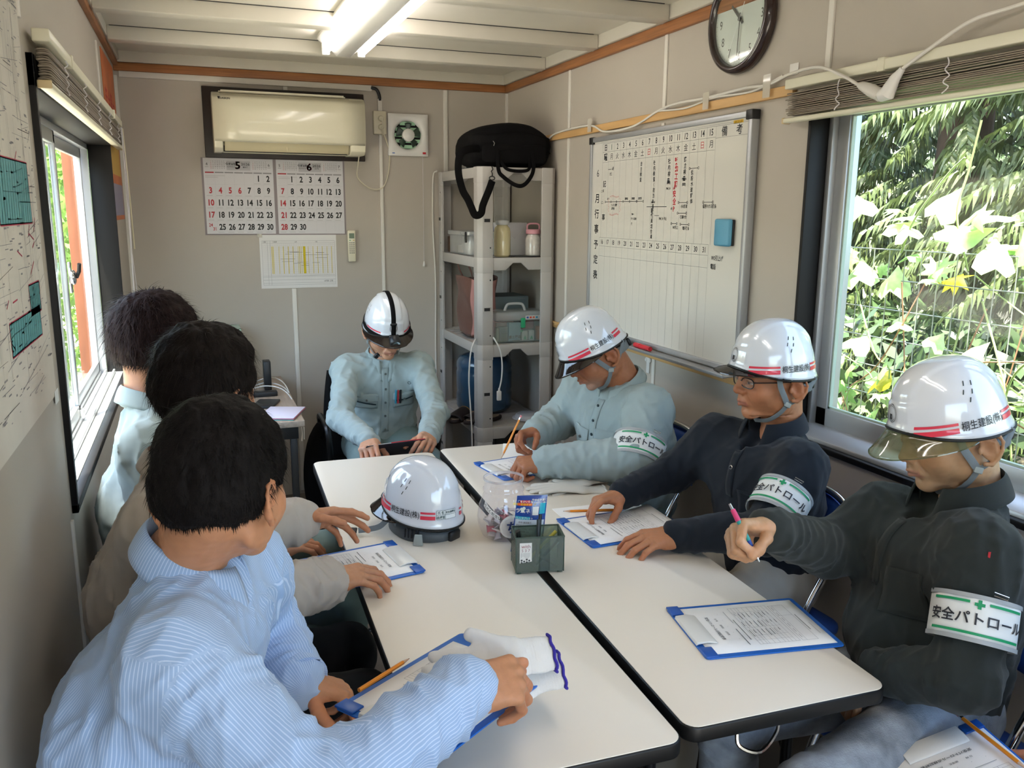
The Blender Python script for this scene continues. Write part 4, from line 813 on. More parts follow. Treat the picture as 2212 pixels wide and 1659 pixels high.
# ================================================================ FIGURES: implicit-surface modelling
def npmesh(name, V, F, mats, col=None, smooth=True, mi=None):
    me = bpy.data.meshes.new(name); V = np.asarray(V, np.float32); F = np.asarray(F, np.int32); n, k = F.shape
    me.vertices.add(len(V)); me.vertices.foreach_set('co', V.ravel())
    me.loops.add(n*k); me.loops.foreach_set('vertex_index', F.ravel())
    me.polygons.add(n); me.polygons.foreach_set('loop_start', np.arange(n, dtype=np.int32)*k)
    me.update(calc_edges=True); me.validate()
    for m in (mats if isinstance(mats, (list, tuple)) else [mats]): me.materials.append(m)
    if smooth: me.polygons.foreach_set('use_smooth', np.ones(len(me.polygons), bool))
    if col is not None:
        a = me.color_attributes.new('Col', 'FLOAT_COLOR', 'POINT')
        if col.shape[1] == 3: col = np.concatenate([col, np.ones((len(col), 1))], 1)
        a.data.foreach_set('color', col.astype(np.float32).ravel())
    return me
def A(v): return np.array(v, float)
def nrm(v): v = A(v); return v/np.linalg.norm(v)
class SDF:
    def __init__(s): s.ops = []; s.dis = None
    def put(s, fn, lo, hi, k=.01, mode='u'): s.ops.append((fn, A(lo), A(hi), k, mode)); return s
    def cap(s, a, b, ra, rb=None, k=.01, mode='u', fold=None):
        a, b = A(a), A(b); rb = ra if rb is None else rb; ba = b-a; L2 = ba@ba+1e-12; L = math.sqrt(L2); ax = ba/L
        e1 = np.cross(ax, [0, 0, 1]) if abs(ax[2]) < .9 else np.cross(ax, [1, 0, 0]); e1 /= np.linalg.norm(e1); e2 = np.cross(ax, e1)
        def fn(P):
            q = P-a; tt = (q@ba)/L2; t = np.clip(tt, 0, 1); w = q-t[..., None]*ba; d = np.sqrt((w*w).sum(-1)); r = ra+(rb-ra)*t
            if fold:
                for amp, lam, tc, tw, ph in fold:
                    th = np.arctan2(q@e2, q@e1); x = tt*L/lam*2*PI+2.6*np.sin(th+ph)+1.7*np.sin(2*th+ph*2.3)+1.2*np.sin(tt*9+ph+th)
                    r = r+amp*((1-np.abs(np.sin(x/2)))**1.3-.35)*np.exp(-((tt-tc)/tw)**2)*(.5+.5*np.sin(th*2+ph*1.7+tt*11))
            return d-r
        m = max(ra, rb)+.012*(fold is not None); return s.put(fn, np.minimum(a, b)-m, np.maximum(a, b)+m, k, mode)
    def ecap(s, a, b, ra, rb, lat, k=.02, mode='u'):
        a, b = A(a), A(b); ba = b-a; L2 = ba@ba; ax = ba/math.sqrt(L2); u = A(lat)-ax*(A(lat)@ax); u /= np.linalg.norm(u); w = np.cross(ax, u)
        def fn(P):
            q = P-a; t = np.clip((q@ba)/L2, 0, 1); v = q-t[..., None]*ba; rx = ra[0]+(rb[0]-ra[0])*t; ry = ra[1]+(rb[1]-ra[1])*t; m = np.minimum(rx, ry)
            n = np.sqrt(((v@u)/rx)**2+((v@w)/ry)**2+((v@ax)/m)**2); g = np.sqrt(((v@u)/rx**2)**2+((v@w)/ry**2)**2+((v@ax)/m**2)**2)+1e-9
            return n*(n-1)/g
        m = max(*ra, *rb); return s.put(fn, np.minimum(a, b)-m, np.maximum(a, b)+m, k, mode)
    def ell(s, c, r, R=None, k=.01, mode='u'):
        c, r = A(c), A(r); R = np.eye(3) if R is None else A(R)
        def fn(P):
            q = ((P-c)@R)/r; n = np.sqrt((q*q).sum(-1)); g = np.sqrt(((q/r)**2).sum(-1))+1e-9; return n*(n-1)/g
        ext = np.abs(R)@r; return s.put(fn, c-ext, c+ext, k, mode)
    def half(s, p, n, lo, hi, k=.004):
        p, n = A(p), nrm(n); return s.put(lambda P: (P-p)@n, lo, hi, k, 'i')
    def grid(s, h, pad=.012, lo=None, hi=None):
        us = [o for o in s.ops if o[4] == 'u']
        lo = np.min([o[1] for o in us], 0)-pad if lo is None else A(lo); hi = np.max([o[2] for o in us], 0)+pad if hi is None else A(hi)
        n = np.ceil((hi-lo)/h).astype(int)+1; D = np.full(n, .5, np.float32); ax = [lo[i]+h*np.arange(n[i]) for i in range(3)]
        for fn, l, g, k, mode in s.ops:
            mg = k*1.2+h*2; i0 = np.clip(np.floor((l-mg-lo)/h).astype(int), 0, n); i1 = np.clip(np.ceil((g+mg-lo)/h).astype(int)+1, 0, n)
            if (i1-i0).min() <= 0: continue
            sl = tuple(slice(a, b) for a, b in zip(i0, i1))
            P = np.stack(np.meshgrid(*[ax[i][sl[i]] for i in range(3)], indexing='ij'), -1)
            d = fn(P); D0 = D[sl]
            if mode == 'u': hh = np.clip(.5+.5*(D0-d)/k, 0, 1); D[sl] = D0+(d-D0)*hh-k*hh*(1-hh)
            elif mode == 's': d = -d; hh = np.clip(.5-.5*(D0-d)/k, 0, 1); D[sl] = D0+(d-D0)*hh+k*hh*(1-hh)
            else: hh = np.clip(.5-.5*(D0-d)/k, 0, 1); D[sl] = D0+(d-D0)*hh+k*hh*(1-hh)
        if s.dis is not None:
            m = np.abs(D) < .03; idx = np.argwhere(m); P = lo+idx*h; D[m] += s.dis(P).astype(np.float32)
        D[0] = D[-1] = .5; D[:, 0] = D[:, -1] = .5; D[:, :, 0] = D[:, :, -1] = .5
        return D, lo, h
    def mesh(s, h, pad=.012, lo=None, hi=None):
        D, lo, h = s.grid(h, pad, lo, hi); return nets(D, lo, h)
def nets(D, lo, h):
    """surface nets: one vertex per crossed cell"""
    S = D < 0; n = A(D.shape).astype(int)
    c = np.zeros(n-1, np.int8)
    for i in (0, 1):
        for j in (0, 1):
            for k in (0, 1): c += S[i:n[0]-1+i, j:n[1]-1+j, k:n[2]-1+k]
    act = (c > 0) & (c < 8); ids = -np.ones(n-1, np.int32); cells = np.argwhere(act); ids[act] = np.arange(len(cells))
    acc = np.zeros((len(cells), 3)); cnt = np.zeros(len(cells))
    co = [(i, j, k) for i in (0, 1) for j in (0, 1) for k in (0, 1)]
    for a in co:
        for ax in range(3):
            if a[ax] == 0:
                b = list(a); b[ax] = 1
                da = D[cells[:, 0]+a[0], cells[:, 1]+a[1], cells[:, 2]+a[2]]; db = D[cells[:, 0]+b[0], cells[:, 1]+b[1], cells[:, 2]+b[2]]
                m = (da < 0) != (db < 0); t = da/(da-db+1e-12); p = np.tile(A(a), (len(cells), 1)); p[:, ax] = t
                acc[m] += p[m]; cnt[m] += 1
    V = lo+(cells+acc/cnt[:, None])*h; F = []
    for ax in range(3):
        o = [1, 2, 0][ax], [2, 0, 1][ax]; sl = [slice(1, -1)]*3; sl[ax] = slice(0, -1); sl = tuple(sl); sh = [slice(1, -1)]*3; sh[ax] = slice(1, None)
        a, b = S[sl], S[tuple(sh)]; cr = np.argwhere(a != b)
        if not len(cr): continue
        fl = a[tuple(cr.T)]; base = cr+1; base[:, ax] -= 1
        def cid(du, dv):
            q = base.copy(); q[:, o[0]] -= du; q[:, o[1]] -= dv; return ids[tuple(q.T)]
        Q = np.stack([cid(0, 0), cid(1, 0), cid(1, 1), cid(0, 1)], 1); Q[~fl] = Q[~fl][:, ::-1]; F.append(Q)
    F = np.concatenate(F); F = F[(F >= 0).all(1)]; return V, F
def noise(P, f, seed=0, octaves=2):
    r = np.random.default_rng(seed); out = np.zeros(P.shape[:-1]); amp = 1
    for o in range(octaves):
        K = r.normal(size=(5, 3)); K /= np.linalg.norm(K, axis=1)[:, None]; K *= f*r.uniform(.7, 1.4, (5, 1)); ph = r.uniform(0, 6.28, 5)
        w = np.sin(P@K[0]+ph[0]); out += amp*(np.sin(P@K[1]+ph[1]+1.6*w)+np.sin(P@K[2]+ph[2]-1.4*w)+np.sin(P@K[3]+ph[3]+1.2*np.sin(P@K[4]+ph[4])))/3
        f *= 2.1; amp *= .45
    return out
def frame_head(c, az, pitch, roll=0):
    a, p = math.radians(az), math.radians(pitch); f = Vector((math.cos(a)*math.cos(p), math.sin(a)*math.cos(p), -math.sin(p)))
    x = f.cross(Vector((0, 0, 1))).normalized(); z = x.cross(f); r = math.radians(roll); x, z = x*math.cos(r)+z*math.sin(r), z*math.cos(r)-x*math.sin(r)
    return Matrix(((x.x, f.x, z.x, c[0]), (x.y, f.y, z.y, c[1]), (x.z, f.z, z.z, c[2]), (0, 0, 0, 1)))
def xf(M, V): M = A(M); return V@M[:3, :3].T+M[:3, 3]
def bl(a, b, t): return a+(b-a)*np.clip(t, 0, 1)[:, None]
def gs(P, c, r): return np.exp(-(((P-A(c))/A(r))**2).sum(1))
def sstep(a, b, x): t = np.clip((x-a)/(b-a), 0, 1); return t*t*(3-2*t)

def head_mesh(H, neck, p):
    """face, ears and neck in the head's own frame; returns world verts, faces, colours"""
    w = p.get('wide', 1.0); fat = p.get('fat', 0); s = SDF(); sm = 1
    s.ell((0, -.012, .030), (.074*w, .094, .086), k=.02); s.ell((0, .020, -.012), (.066*w, .074, .070), k=.02)
    s.ell((0, .026, -.052), (.053*w+fat*.008, .058, .050), k=.022); s.ell((0, .068, -.091), (.025, .020, .018), k=.016)          # jaw, chin
    for q in (-1, 1):
        s.ell((q*(.040+fat*.004), .052, -.030), (.024, .026, .028), k=.02)                                          # cheek
        s.ell((q*.050, -.006, -.060), (.018+fat*.004, .034, .030), k=.02)                                                      # jaw angle
    s.ell((0, .080, .022), (.048, .016, .013), k=.018)                                                             # brow
    for q in (-1, 1): s.ell((q*.032, .096, .003), (.019, .013, .011), k=.012, mode='s')                             # sockets
    for q in (-1, 1):
        s.ell((q*.032, .078, .001), (.0155, .0125, .0115), k=.003)                                                     # lids over the eyes
        s.cap((q*.020, .0865, -.010), (q*.044, .0795, -.010), .0032, .002, k=.006)                                     # bag under the eye
        s.cap((q*.017, .092, .007), (q*.046, .081, .007), .0026, .0018, k=.004)                                      # upper lid fold
    ns = p.get('nose', 1)
    s.cap((0, .090, .012), (0, .104*ns, -.020), .0075, .0105, k=.012); s.ell((0, .106*ns, -.025), (.012, .011, .010), k=.007)
    for q in (-1, 1): s.ell((q*.0125, .096, -.029), (.0075, .010, .008), k=.005); s.ell((q*.007, .105, -.0345), (.0035, .005, .003), k=.003, mode='s')
    s.ell((0, .086, -.056), (.027, .014, .020), k=.014)                                                            # muzzle
    mo = p.get('mouth', 0)
    for q in (-1, 1):
        s.cap((0, .1005, -.0535), (q*.022, .0885, -.0575), .0052, .0028, k=.004); s.cap((0, .098, -.0635-mo), (q*.020, .0885, -.0595), .0058, .003, k=.004)
        s.cap((q*.020, .092, -.034), (q*.031, .080, -.062), .0028, .002, k=.006, mode='s')                            # nasolabial fold
    s.cap((-.021, .1035, -.0583), (.021, .1035, -.0583), .0022+mo*.4, k=.003, mode='s')
    s.ell((0, .092, -.076), (.020, .008, .006), k=.008, mode='s')
    for q in (-1, 1):                                                                                               # ears
        def ex(y, z): return q*(.0735*w+.30*max(0, -y-.006)+.0035)
        R = A(RZ(q*.30).to_3x3() @ RX(-.15).to_3x3())
        s.ell((ex(-.026, 0)-q*.002, -.026, -.018), (.0050, .019, .030), R, k=.005)
        hx = [(-.008, -.002), (-.018, .006), (-.031, .008), (-.043, .002), (-.048, -.010), (-.045, -.027), (-.035, -.042), (-.023, -.052), (-.012, -.050)]
        for (ya, za), (yb, zb) in zip(hx, hx[1:]): s.cap((ex(ya, za)+q*.003, ya, za), (ex(yb, zb)+q*.003, yb, zb), .0034, .0034 if zb > -.04 else .0050, k=.003)
        for (ya, za), (yb, zb) in (((-.020, .0), (-.034, -.008)), ((-.034, -.008), (-.034, -.028))): s.cap((ex(ya, za)+q*.0025, ya, za), (ex(yb, zb)+q*.0025, yb, zb), .0024, .0024, k=.003)
        s.ell((ex(-.020, 0)+q*.004, -.020, -.020), (.0055, .0085, .0115), R, k=.003, mode='s'); s.ell((q*.0785*w, -.007, -.022), (.004, .0045, .008), k=.003)
    Hi = A(H.inverted()); nb = xf(Hi, A(neck)[None])[0]
    s.cap((0, -.034, -.035), nb, .050+fat*.004, .056+fat*.005, k=.016); s.ecap(nb+A((0, -.005, 0)), nb+(nb-A((0, -.022, -.035)))*.15, (.056, .050), (.066, .050), (1, 0, 0), k=.02)
    if fat: s.ell((0, .022, -.098), (.036, .030, .016*min(fat, 1.2)), k=.018)
    sd = p.get('seed', 1)
    s.dis = lambda P: .0006*noise(P, 160, sd, 2)+.0009*noise(P, 55, sd+1, 1)
    V, F = s.mesh(p.get('h', .0030))
    x, y, z = np.abs(V[:, 0]), V[:, 1], V[:, 2]; base = A(lin(p['skin'])); red = base*A((1.04, .72, .66)); C = np.tile(base, (len(V), 1))
    C = bl(C, red, .40*gs(np.c_[x, y, z], (.040, .07, -.025), (.025, .05, .025))); C = bl(C, red, .45*gs(np.c_[x, y, z], (0, .11, -.026), (.018, .02, .014)))
    C = bl(C, red, .5*gs(np.c_[x, y, z], (.085, -.027, -.002), (.012, .03, .04)))
    C = bl(C, A(lin(p.get('lip', '#9a5a50'))), .75*np.exp(-((z+.0585+.012*(x/.03)**2*.3)/.0075)**2)*(x < .025)*(y > .082))
    C = bl(C, base*.42, .8*np.exp(-((z+.0583)/.0014)**2)*(x < .022)*(y > .082))
    eye = p.get('eye', 'down'); ze = -.0045 if eye == 'down' else .0005
    lid = np.exp(-((z-ze+.10*(x-.032)**2*60*.1)/(.0016 if eye == 'down' else .0022))**2)*(np.abs(x-.032) < .0145)*(y > .07); C = bl(C, A((.012, .008, .006)), .85*lid)
    if eye == 'open':
        C = bl(C, A((.35, .30, .27)), .8*(np.abs(x-.032) < .012)*(np.abs(z+.0026) < .0018)*(y > .07)); C = bl(C, A((.01, .006, .005)), 1.0*(np.abs(x-.030) < .0045)*(np.abs(z+.0022) < .0026)*(y > .07))
    brow = np.exp(-((z-.0235+.25*(x-.03)**2*20)/.0042)**2)*sstep(.010, .016, x)*(1-sstep(.044, .052, x))*(y > .055)
    C = bl(C, A(lin(p.get('brow', '#2a211d'))), brow*(.5+.35*noise(V, 900, 3, 1)))
    hc = A(lin(p.get('hair', '#1b1614')))
    hz = sstep(-.040, -.022, z-.9*np.maximum(-y-.035, 0)*.4)*sstep(-.012, -.030, y) if False else sstep(.0, .012, z+.55*(-y-.02))*sstep(.022, .008, y+.0*z)*1.0
    hz = np.maximum(hz, sstep(.012, .03, z)*sstep(.052, .04, y)); hz = hz*(1-gs(np.c_[x, y, z], (.085, -.026, -.004), (.018, .028, .040))**.5)
    if not p.get('bald'): C = bl(C, hc*(1+.25*noise(V, 700, 5, 1))[:, None], hz*.92)
    if p.get('stubble'): C = bl(C, A(lin(p['stubble'])), .38*gs(np.c_[x, y, z], (0, .075, -.085), (.05, .04, .022))*(1+.6*noise(V, 1100, 9, 1)))
    C *= (1+.05*noise(V, 260, 4, 2))[:, None]
    C = bl(C, base*.60, .35*(noise(V, 190, 21+sd, 1) > .93)*(z < .02)*(p.get('spots', 0)))
    return xf(H, V*p.get('scale', 1.05)), F, np.clip(C, 0, 1)

def hand_mesh(wrist, fdir, dorsal, side, pose, skin, arm=None, h=.0020, sc=1.0):
    """side 'R' or 'L'; pose: dict with index..pinky (mcp, pip, dip[, spread]) degrees and thumb (out, down, flex)"""
    y = nrm(fdir); z = A(dorsal)-y*(A(dorsal)@y); z = nrm(z); x = np.cross(z, y) if side == 'R' else np.cross(y, z)
    # x points to the thumb side
    M = np.eye(4); M[:3, 0], M[:3, 1], M[:3, 2], M[:3, 3] = x*sc, y*sc, z*sc, A(wrist)
    s = SDF(); s.ecap((0, -.01, 0), (0, .03, 0), (.027, .019), (.034, .017), (1, 0, 0), k=.012); s.ecap((.001, .03, 0), (0, .078, .001), (.034, .016), (.037, .0115), (1, 0, 0), k=.012)
    s.ell((.024, .034, -.010), (.018, .032, .015), k=.012); s.ell((-.024, .034, -.009), (.014, .034, .013), k=.012)
    spec = dict(index=((.030, .088), (.046, .026, .020), .0102, .06), middle=((.010, .093), (.050, .030, .021), .0105, .0), ring=((-.011, .088), (.046, .028, .021), .0100, -.06), pinky=((-.030, .078), (.036, .021, .019), .0088, -.14))
    nails = []; wr = []
    for nm, ((kx, ky), Ls, r, sp) in spec.items():
        ang = pose.get(nm, (20, 25, 15)); sp = sp+math.radians(ang[3] if len(ang) > 3 else 0); p0 = A((kx, ky, .001)); s.cap((kx*.55, .02, .003), p0, .0085, r*1.05, k=.010)
        d0 = A((math.sin(sp), math.cos(sp), 0)); f = 0; pts = [p0]
        for L, an, i in zip(Ls, ang[:3], range(3)):
            f += math.radians(an); d = d0*math.cos(f)+A((0, 0, -1))*math.sin(f); dn = d0*math.sin(f)+A((0, 0, 1))*math.cos(f)
            q = pts[-1]+d*L; s.cap(pts[-1], q, r*(1-.10*i), r*(.90-.10*i), k=.0035); wr.append((pts[-1]+dn*r, d)); pts.append(q)
        nails.append((q+dn*r*.55+d*.002, d, dn))
    o, dn_, fx = pose.get('thumb', (40, 30, 20)); o, dn_, fx = map(math.radians, (o, dn_, fx)); p0 = A((.022, .018, -.006))
    d = nrm((math.sin(o)*math.cos(dn_), math.cos(o)*math.cos(dn_), -math.sin(dn_))); bend = nrm(A((-math.sin(.5), math.cos(.3), -.35))); pts = [p0]
    for L, r0, r1, k in ((.044, .0135, .0115, 0), (.033, .0112, .0102, 1), (.026, .0104, .0082, 1)):
        if k: d = nrm(d*math.cos(fx)+bend*math.sin(fx))
        q = pts[-1]+d*L; s.cap(pts[-1], q, r0, r1, k=.006); pts.append(q)
    dn = np.cross(d, A((0, 0, -1))); dn = nrm(np.cross(np.cross(d, A((.35, -.1, 1))), d)); nails.append((pts[-1]+dn*.0055-d*.001, d, dn))
    if arm is not None:
        Mi = np.linalg.inv(M); a = Mi[:3, :3]@A(arm)+Mi[:3, 3]; a = a/np.linalg.norm(a)*min(np.linalg.norm(a), .16); s.ecap((0, -.005, 0), a, (.027, .020), (.036, .034), (1, 0, 0), k=.012)
    s.dis = lambda P: .0005*noise(P, 260, 3, 2)
    V, F = s.mesh(h, pad=.008); base = A(lin(skin)); red = base*A((1.03, .70, .62)); C = np.tile(base, (len(V), 1))
    C = bl(C, red, .30*np.clip(sstep(.002, -.012, V[:, 2]), 0, 1)); C *= (1+.05*noise(V, 300, 6, 2))[:, None]
    for q, d, n in nails:
        e = V-q; a, b, c = e@d, e@np.cross(d, n), e@n; C = bl(C, base*A((1.12, 1.02, 1.0))+.06, .8*np.exp(-(a/.0062)**4-(b/.0052)**4)*(c > -.003))
        C = bl(C, red, .25*np.exp(-(a/.014)**2-(b/.01)**2-(c/.012)**2))
    for q, d in wr: e = V-q; C = bl(C, base*.72, .45*np.exp(-((e@d)/.0012)**2-((e*e).sum(1)/.009**2)))
    if np.linalg.det(M[:3, :3]) < 0: F = F[:, ::-1]
    return V@M[:3, :3].T+M[:3, 3], F, np.clip(C, 0, 1), M
m_skin = mat('skin', '#b08060', .48, attr='Col', sss=.12, spec=.4, bump=.15, bscale=600)
def joinm(name, parts, m):
    V, F, C, o = [], [], [], 0
    for v, f, c in parts: V.append(v); F.append(f+o); C.append(c); o += len(v)
    return npmesh(name, np.concatenate(V), np.concatenate(F), m, np.concatenate(C))

# ---------------------------------------------------------------- safety helmets
m_hel = mat('white helmet shell', '#cdd0d6', .16, coat=1, spec=.5); m_hin = mat('grey helmet webbing', '#6d7478', .6, bump=.3, bscale=900)
m_vis_d = film('smoky visor', '#2a211f', .55, gloss=.3, refl=.5); m_vis_c = film('clear olive visor', '#b4b894', .93, gloss=.3, refl=.6)
m_hred = mat('helmet red tape', '#cf2f47', .3, coat=.5); m_hblk = mat('helmet black lettering', '#16171c', .35); m_vent = mat('vent recess', '#26302c', .5); m_buck = mat('grey buckle', '#8d9390', .4)
HZ = .016; HH = .150                                       # rim height above the ear line
def shell(ph, th, off=0):
    """ph: angle from the front towards the wearer's left; th: 0 at the rim, 90 deg at the crown"""
    c, s_ = math.cos(th), math.sin(th); r = max(c, 0)**.78; x = -math.sin(ph); y = math.cos(ph)
    e = 1.0; a, b, hh = .0985, (.118 if y > 0 else .122), HH
    px, py = a*x*r, b*y*r; pz = hh*s_**.94
    pz += (.032*max(0, (1+math.cos(ph))/2)**3.2-.004-.010*(1-math.cos(ph))/2)*(1-s_)**1.5
    t = max(0, min(1, (.044-abs(px))/.010)); t = t*t*(3-2*t); u = max(0, min(1, (pz-.075)/.02)); ridge = .0042*t*u
    if y > 0: ridge += .0045*max(0, min(1, (.050-abs(px))/.008))*max(0, min(1, (.082-pz)/.006))*max(0, min(1, (py-.06)/.03))
    v = Vector((px/a**2, py/b**2, (pz/hh**2 if pz > 0 else 0)+1e-4)); v.normalize(); flare = .006*max(0, 1-th/.10)
    return Vector((px, py, pz+HZ))+v*(ridge+off)+Vector((x, y, 0))*flare
def helmet(par, H, visor, lamp=False, strap=True, on_table=False, name='helmet', lab=None):
    """par: owner; on a person the shell is the part and everything else its sub-parts"""
    kw = dict(M=H, world=True)
    nph, nth = 96, 34
    V = [shell(2*PI*i/nph, PI/2*j/nth) for j in range(nth) for i in range(nph)]+[shell(0, PI/2)]
    F = [(j*nph+i, j*nph+(i+1) % nph, (j+1)*nph+(i+1) % nph, (j+1)*nph+i) for j in range(nth-1) for i in range(nph)]+[((nth-1)*nph+i, (nth-1)*nph+(i+1) % nph, nth*nph) for i in range(nph)]
    mb = MB().add(V, F); sh_ = obj(name if not on_table else 'shell', mb, m_hel, par, smooth=True, ang=70, solid=.0025, label=lab, **kw)
    P = sh_ if not on_table else par; L = lambda nm, b, m, **k: obj(nm, b, m, P, M=H, world=True, **k)
    L('rim_edge', MB().tube([shell(2*PI*i/72, 0, .0)+Vector((0, 0, -.001)) for i in range(72)], .0036, 6, closed=True), m_rubber, smooth=True)
    def zth(z): return math.asin(max(0, min(1, (z/HH)))**(1/.94)) if z > 0 else 0
    def pt(ph, z, off=.0030):
        th = zth(z+.008)
        for _ in range(4):       # height above the true rim line
            e = (shell(ph, th).z-HZ+.002)-(z+.010); th = max(.01, min(1.5, th-e/HH*.9))
        return shell(ph, th, off)
    def patch(p0, p1, z0, z1, n=10, nm='red_stripe', m=m_hred): return L(nm, MB().grid(lambda u, v: pt(p0+(p1-p0)*u, z0+(z1-z0)*v), n, 3), m, smooth=True)
    d = math.radians; R = .113
    for sgn in (1, -1):
        bands = [(30, 73), (122, 143), (188, 196)] if sgn > 0 else [(30, 73), (122, 143)]
        for a, b in bands:
            patch(sgn*d(a), sgn*d(b), .006, .0165); patch(sgn*d(a), sgn*d(b), .0215, .0270)
        V2, F2 = text2d('桐生建設(株)', .0205, .008, 'c', sx=.78); mbt = MB()
        mbt.add([pt(sgn*d(98)+x/R, .0165+y, .0034) for x, y in V2], F2); L('company_lettering', mbt, m_hblk, recalc=False)
        mv = MB()
        for (u, z) in ((-.004, .100), (.011, .098), (-.010, .084), (.006, .082), (-.002, .067)):
            mv.grid(lambda a, b: pt(sgn*(d(92)+(u+(a-.5)*.0022+(b-.5)*.003)/.09), z+(b-.5)*.009, .0022), 1, 2)
        L('vent_slots', mv, m_vent)
    mr = MB()
    for r, w_ in ((.0185, .0012), (.0155, .0010)):
        mr.grid(lambda u, v: pt((r+(v-.5)*w_)*math.cos(2*PI*u)/.118, .052+(r+(v-.5)*w_)*math.sin(2*PI*u), .0036), 30, 1)
    mr.add([pt(x/.118, .052+y, .0036) for x, y in ((-.007, -.013), (.003, -.013), (0, -.006), (.004, -.002), (-.006, -.001))], [(0, 1, 2, 3, 4)])
    L('emblem', mr, m_hblk)
    if on_table:
        mn = MB(); c0 = d(161)
        def q(u, v): return pt(c0+u/R, .020+v, .0032)
        for v0, v1, u0, u1 in ((-.0125, .0125, -.032, .032),): mn.grid(lambda a, b: q(u0+(u1-u0)*a, v0+(v1-v0)*b), 8, 2, 0)
        for (u0, v0, u1, v1) in ((-.032, .0125, .032, .0118), (-.032, -.0118, .032, -.0125), (-.032, .0004, .032, -.0004), (-.032, -.0125, -.0312, .0125), (.0312, -.0125, .032, .0125), (-.006, -.0125, -.0052, .0125)):
            mn.grid(lambda a, b: pt(c0+(u0+(u1-u0)*a)/R, .020+v0+(v1-v0)*b, .0042), 6, 1, 1)
        for s_, u, v, sz in (('氏 名', -.019, .0062, .0085), ('血液型', -.019, -.0062, .0082), ('安全協議会', .013, .0062, .0068)):
            V2, F2 = text2d(s_, sz, .02, 'c'); mn.add([pt(c0+(u+x)/R, .020+v+y, .0042) for x, y in V2], F2, 1)
        L('name_plate', mn, [mat('plate white', '#d9dcdb', .4), mat('plate teal ink', '#2d4a4a', .5)], recalc=False)
    if visor:
        m = m_vis_c if visor == 'clear' else m_vis_d; mx = d(88); zo = {'clear': -.006, 'smoky': -.002, 'mid': .010, 'short': .034}[visor]; wm = {'clear': .050, 'smoky': .044, 'mid': .044, 'short': .046}[visor]
        def vz(u, v):
            ph = (u*2-1)*mx; c_ = max(math.cos(ph), 0); w_ = wm*c_**.62+.002; b = shell(ph, 0, -.002); x, y = -math.sin(ph), math.cos(ph); ze = zo*c_**.5+(HZ-.006)*(1-c_**.5)
            return Vector((b.x+x*.55*w_*v, b.y+y*w_*v*(1.12-.12*v), b.z-.002+(ze-b.z)*(v**.8)))
        L('visor', MB().grid(vz, 40, 8), m, smooth=True, solid=.0016)
        L('visor_edge', MB().tube([vz(k/40, 1) for k in range(41)], .0014, 5), m, smooth=True)
    bandz = HZ-.016
    L('head_band', MB().grid(lambda u, v: Vector((-math.sin(2*PI*u if on_table else PI*.62+u*PI*.76)*.087, math.cos(2*PI*u if on_table else PI*.62+u*PI*.76)*.108-.006, bandz-(.038 if on_table else .026)*v-.012*(1-math.cos(2*PI*u if on_table else PI*.62+u*PI*.76))/2)), 48, 2), m_hin if not on_table else mat('dark grey webbing', '#4a5054', .5, bump=.3, bscale=700), smooth=True, solid=.003)
    L('nape_knob', MB().box(-.022, .022, -.126, -.112, bandz-.042, bandz-.012), m_dark, bevel=.006)
    def rib(nm, pts, w_, m=m_hin, up=(1, 0, 0)): L(nm, MB().tube(bezier(pts, 6), w_/2, 8, flat=.14, up=up), m, smooth=True)
    if strap:
        for q in (-1, 1):
            J = (q*.080, .0, -.064)
            rib('chin_strap', [(q*.092, .034, .014), (q*.088, .028, -.008), (q*.084, .014, -.036), J], .017)
            rib('chin_strap', [(q*.080, -.088, .006), (q*.084, -.064, -.022), (q*.083, -.030, -.050), J], .012)
            rib('chin_strap', [J, (q*.068, .018, -.090), (q*.045, .040, -.112), (0, .056, -.121)], .014)
            L('strap_slider', MB().box(-.003, .003, -.010, .010, -.007, .007, M=T(*J) @ RX(.5)), m_buck, bevel=.002)
        L('strap_buckle', MB().box(-.014, .014, -.006, .006, -.014, .014, M=T(.040, .040, -.115) @ RY(-.7)), m_dark, bevel=.003)
    if on_table:
        for q, w_ in ((.08, .02), (-.08, .02)):
            rib('chin_strap', [(q, .03, .008), (q*1.05, .02, -.012), (q*.9, -.03, -.030), (q*.8, -.06, -.034)], w_)
        rib('chin_strap', [(-.088, .05, .0), (-.10, .07, -.026), (-.118, .095, -.037), (-.14, .115, -.040)], .016)
        L('strap_buckle', MB().box(-.016, .016, -.010, .010, -.004, .004, M=T(-.150, .124, -.040) @ RZ(.7)), m_dark, bevel=.003)
        bk = L('clip_buckle', MB().prism([(-.010, 0), (.010, 0), (.014, -.032), (-.014, -.032)], -.003, .003, T(-.098, -.072, -.008) @ RZ(math.radians(128)) @ RX(PI/2)), m_buck, bevel=.002)
        for k in range(5): L('band_tooth', MB().box(-.0015, .0015, -.003, .003, -.012, .012, M=T(-.105+.004*k, -.03-.012*k*.7, -.014) @ RZ(math.radians(110))), m_dark)
    if lamp:
        tb_ = [pt(2*PI*k/48, .006, .005) for k in range(48)]
        L('lamp_band', MB().grid(lambda u, v: pt(2*PI*u, .002+.016*v, .005), 60, 2), m_web, smooth=True, solid=.002)
        L('lamp_band', MB().grid(lambda u, v: shell(0 if u < .5 else PI, (PI/2)*(1-abs(1-2*u))*.999+.001, .003)+Vector(((v-.5)*.020, 0, 0)), 40, 2), m_web, smooth=True, solid=.002)
        L('band_buckle', MB().box(-.015, .015, -.004, .004, -.012, .012, M=T(0, .112, .088) @ RX(-.45)), m_dark, bevel=.003)
        L('lamp_housing', MB().lathe([(0, 0), (.022, 0), (.024, .01), (.024, .03), (.020, .034), (0, .030)], 24, T(-.004, .132, .034) @ RX(-PI/2-.35)), m_dark, smooth=True, ang=50)
        L('lamp_bracket', MB().box(-.024, .020, .118, .140, .022, .050), m_dark, bevel=.005)
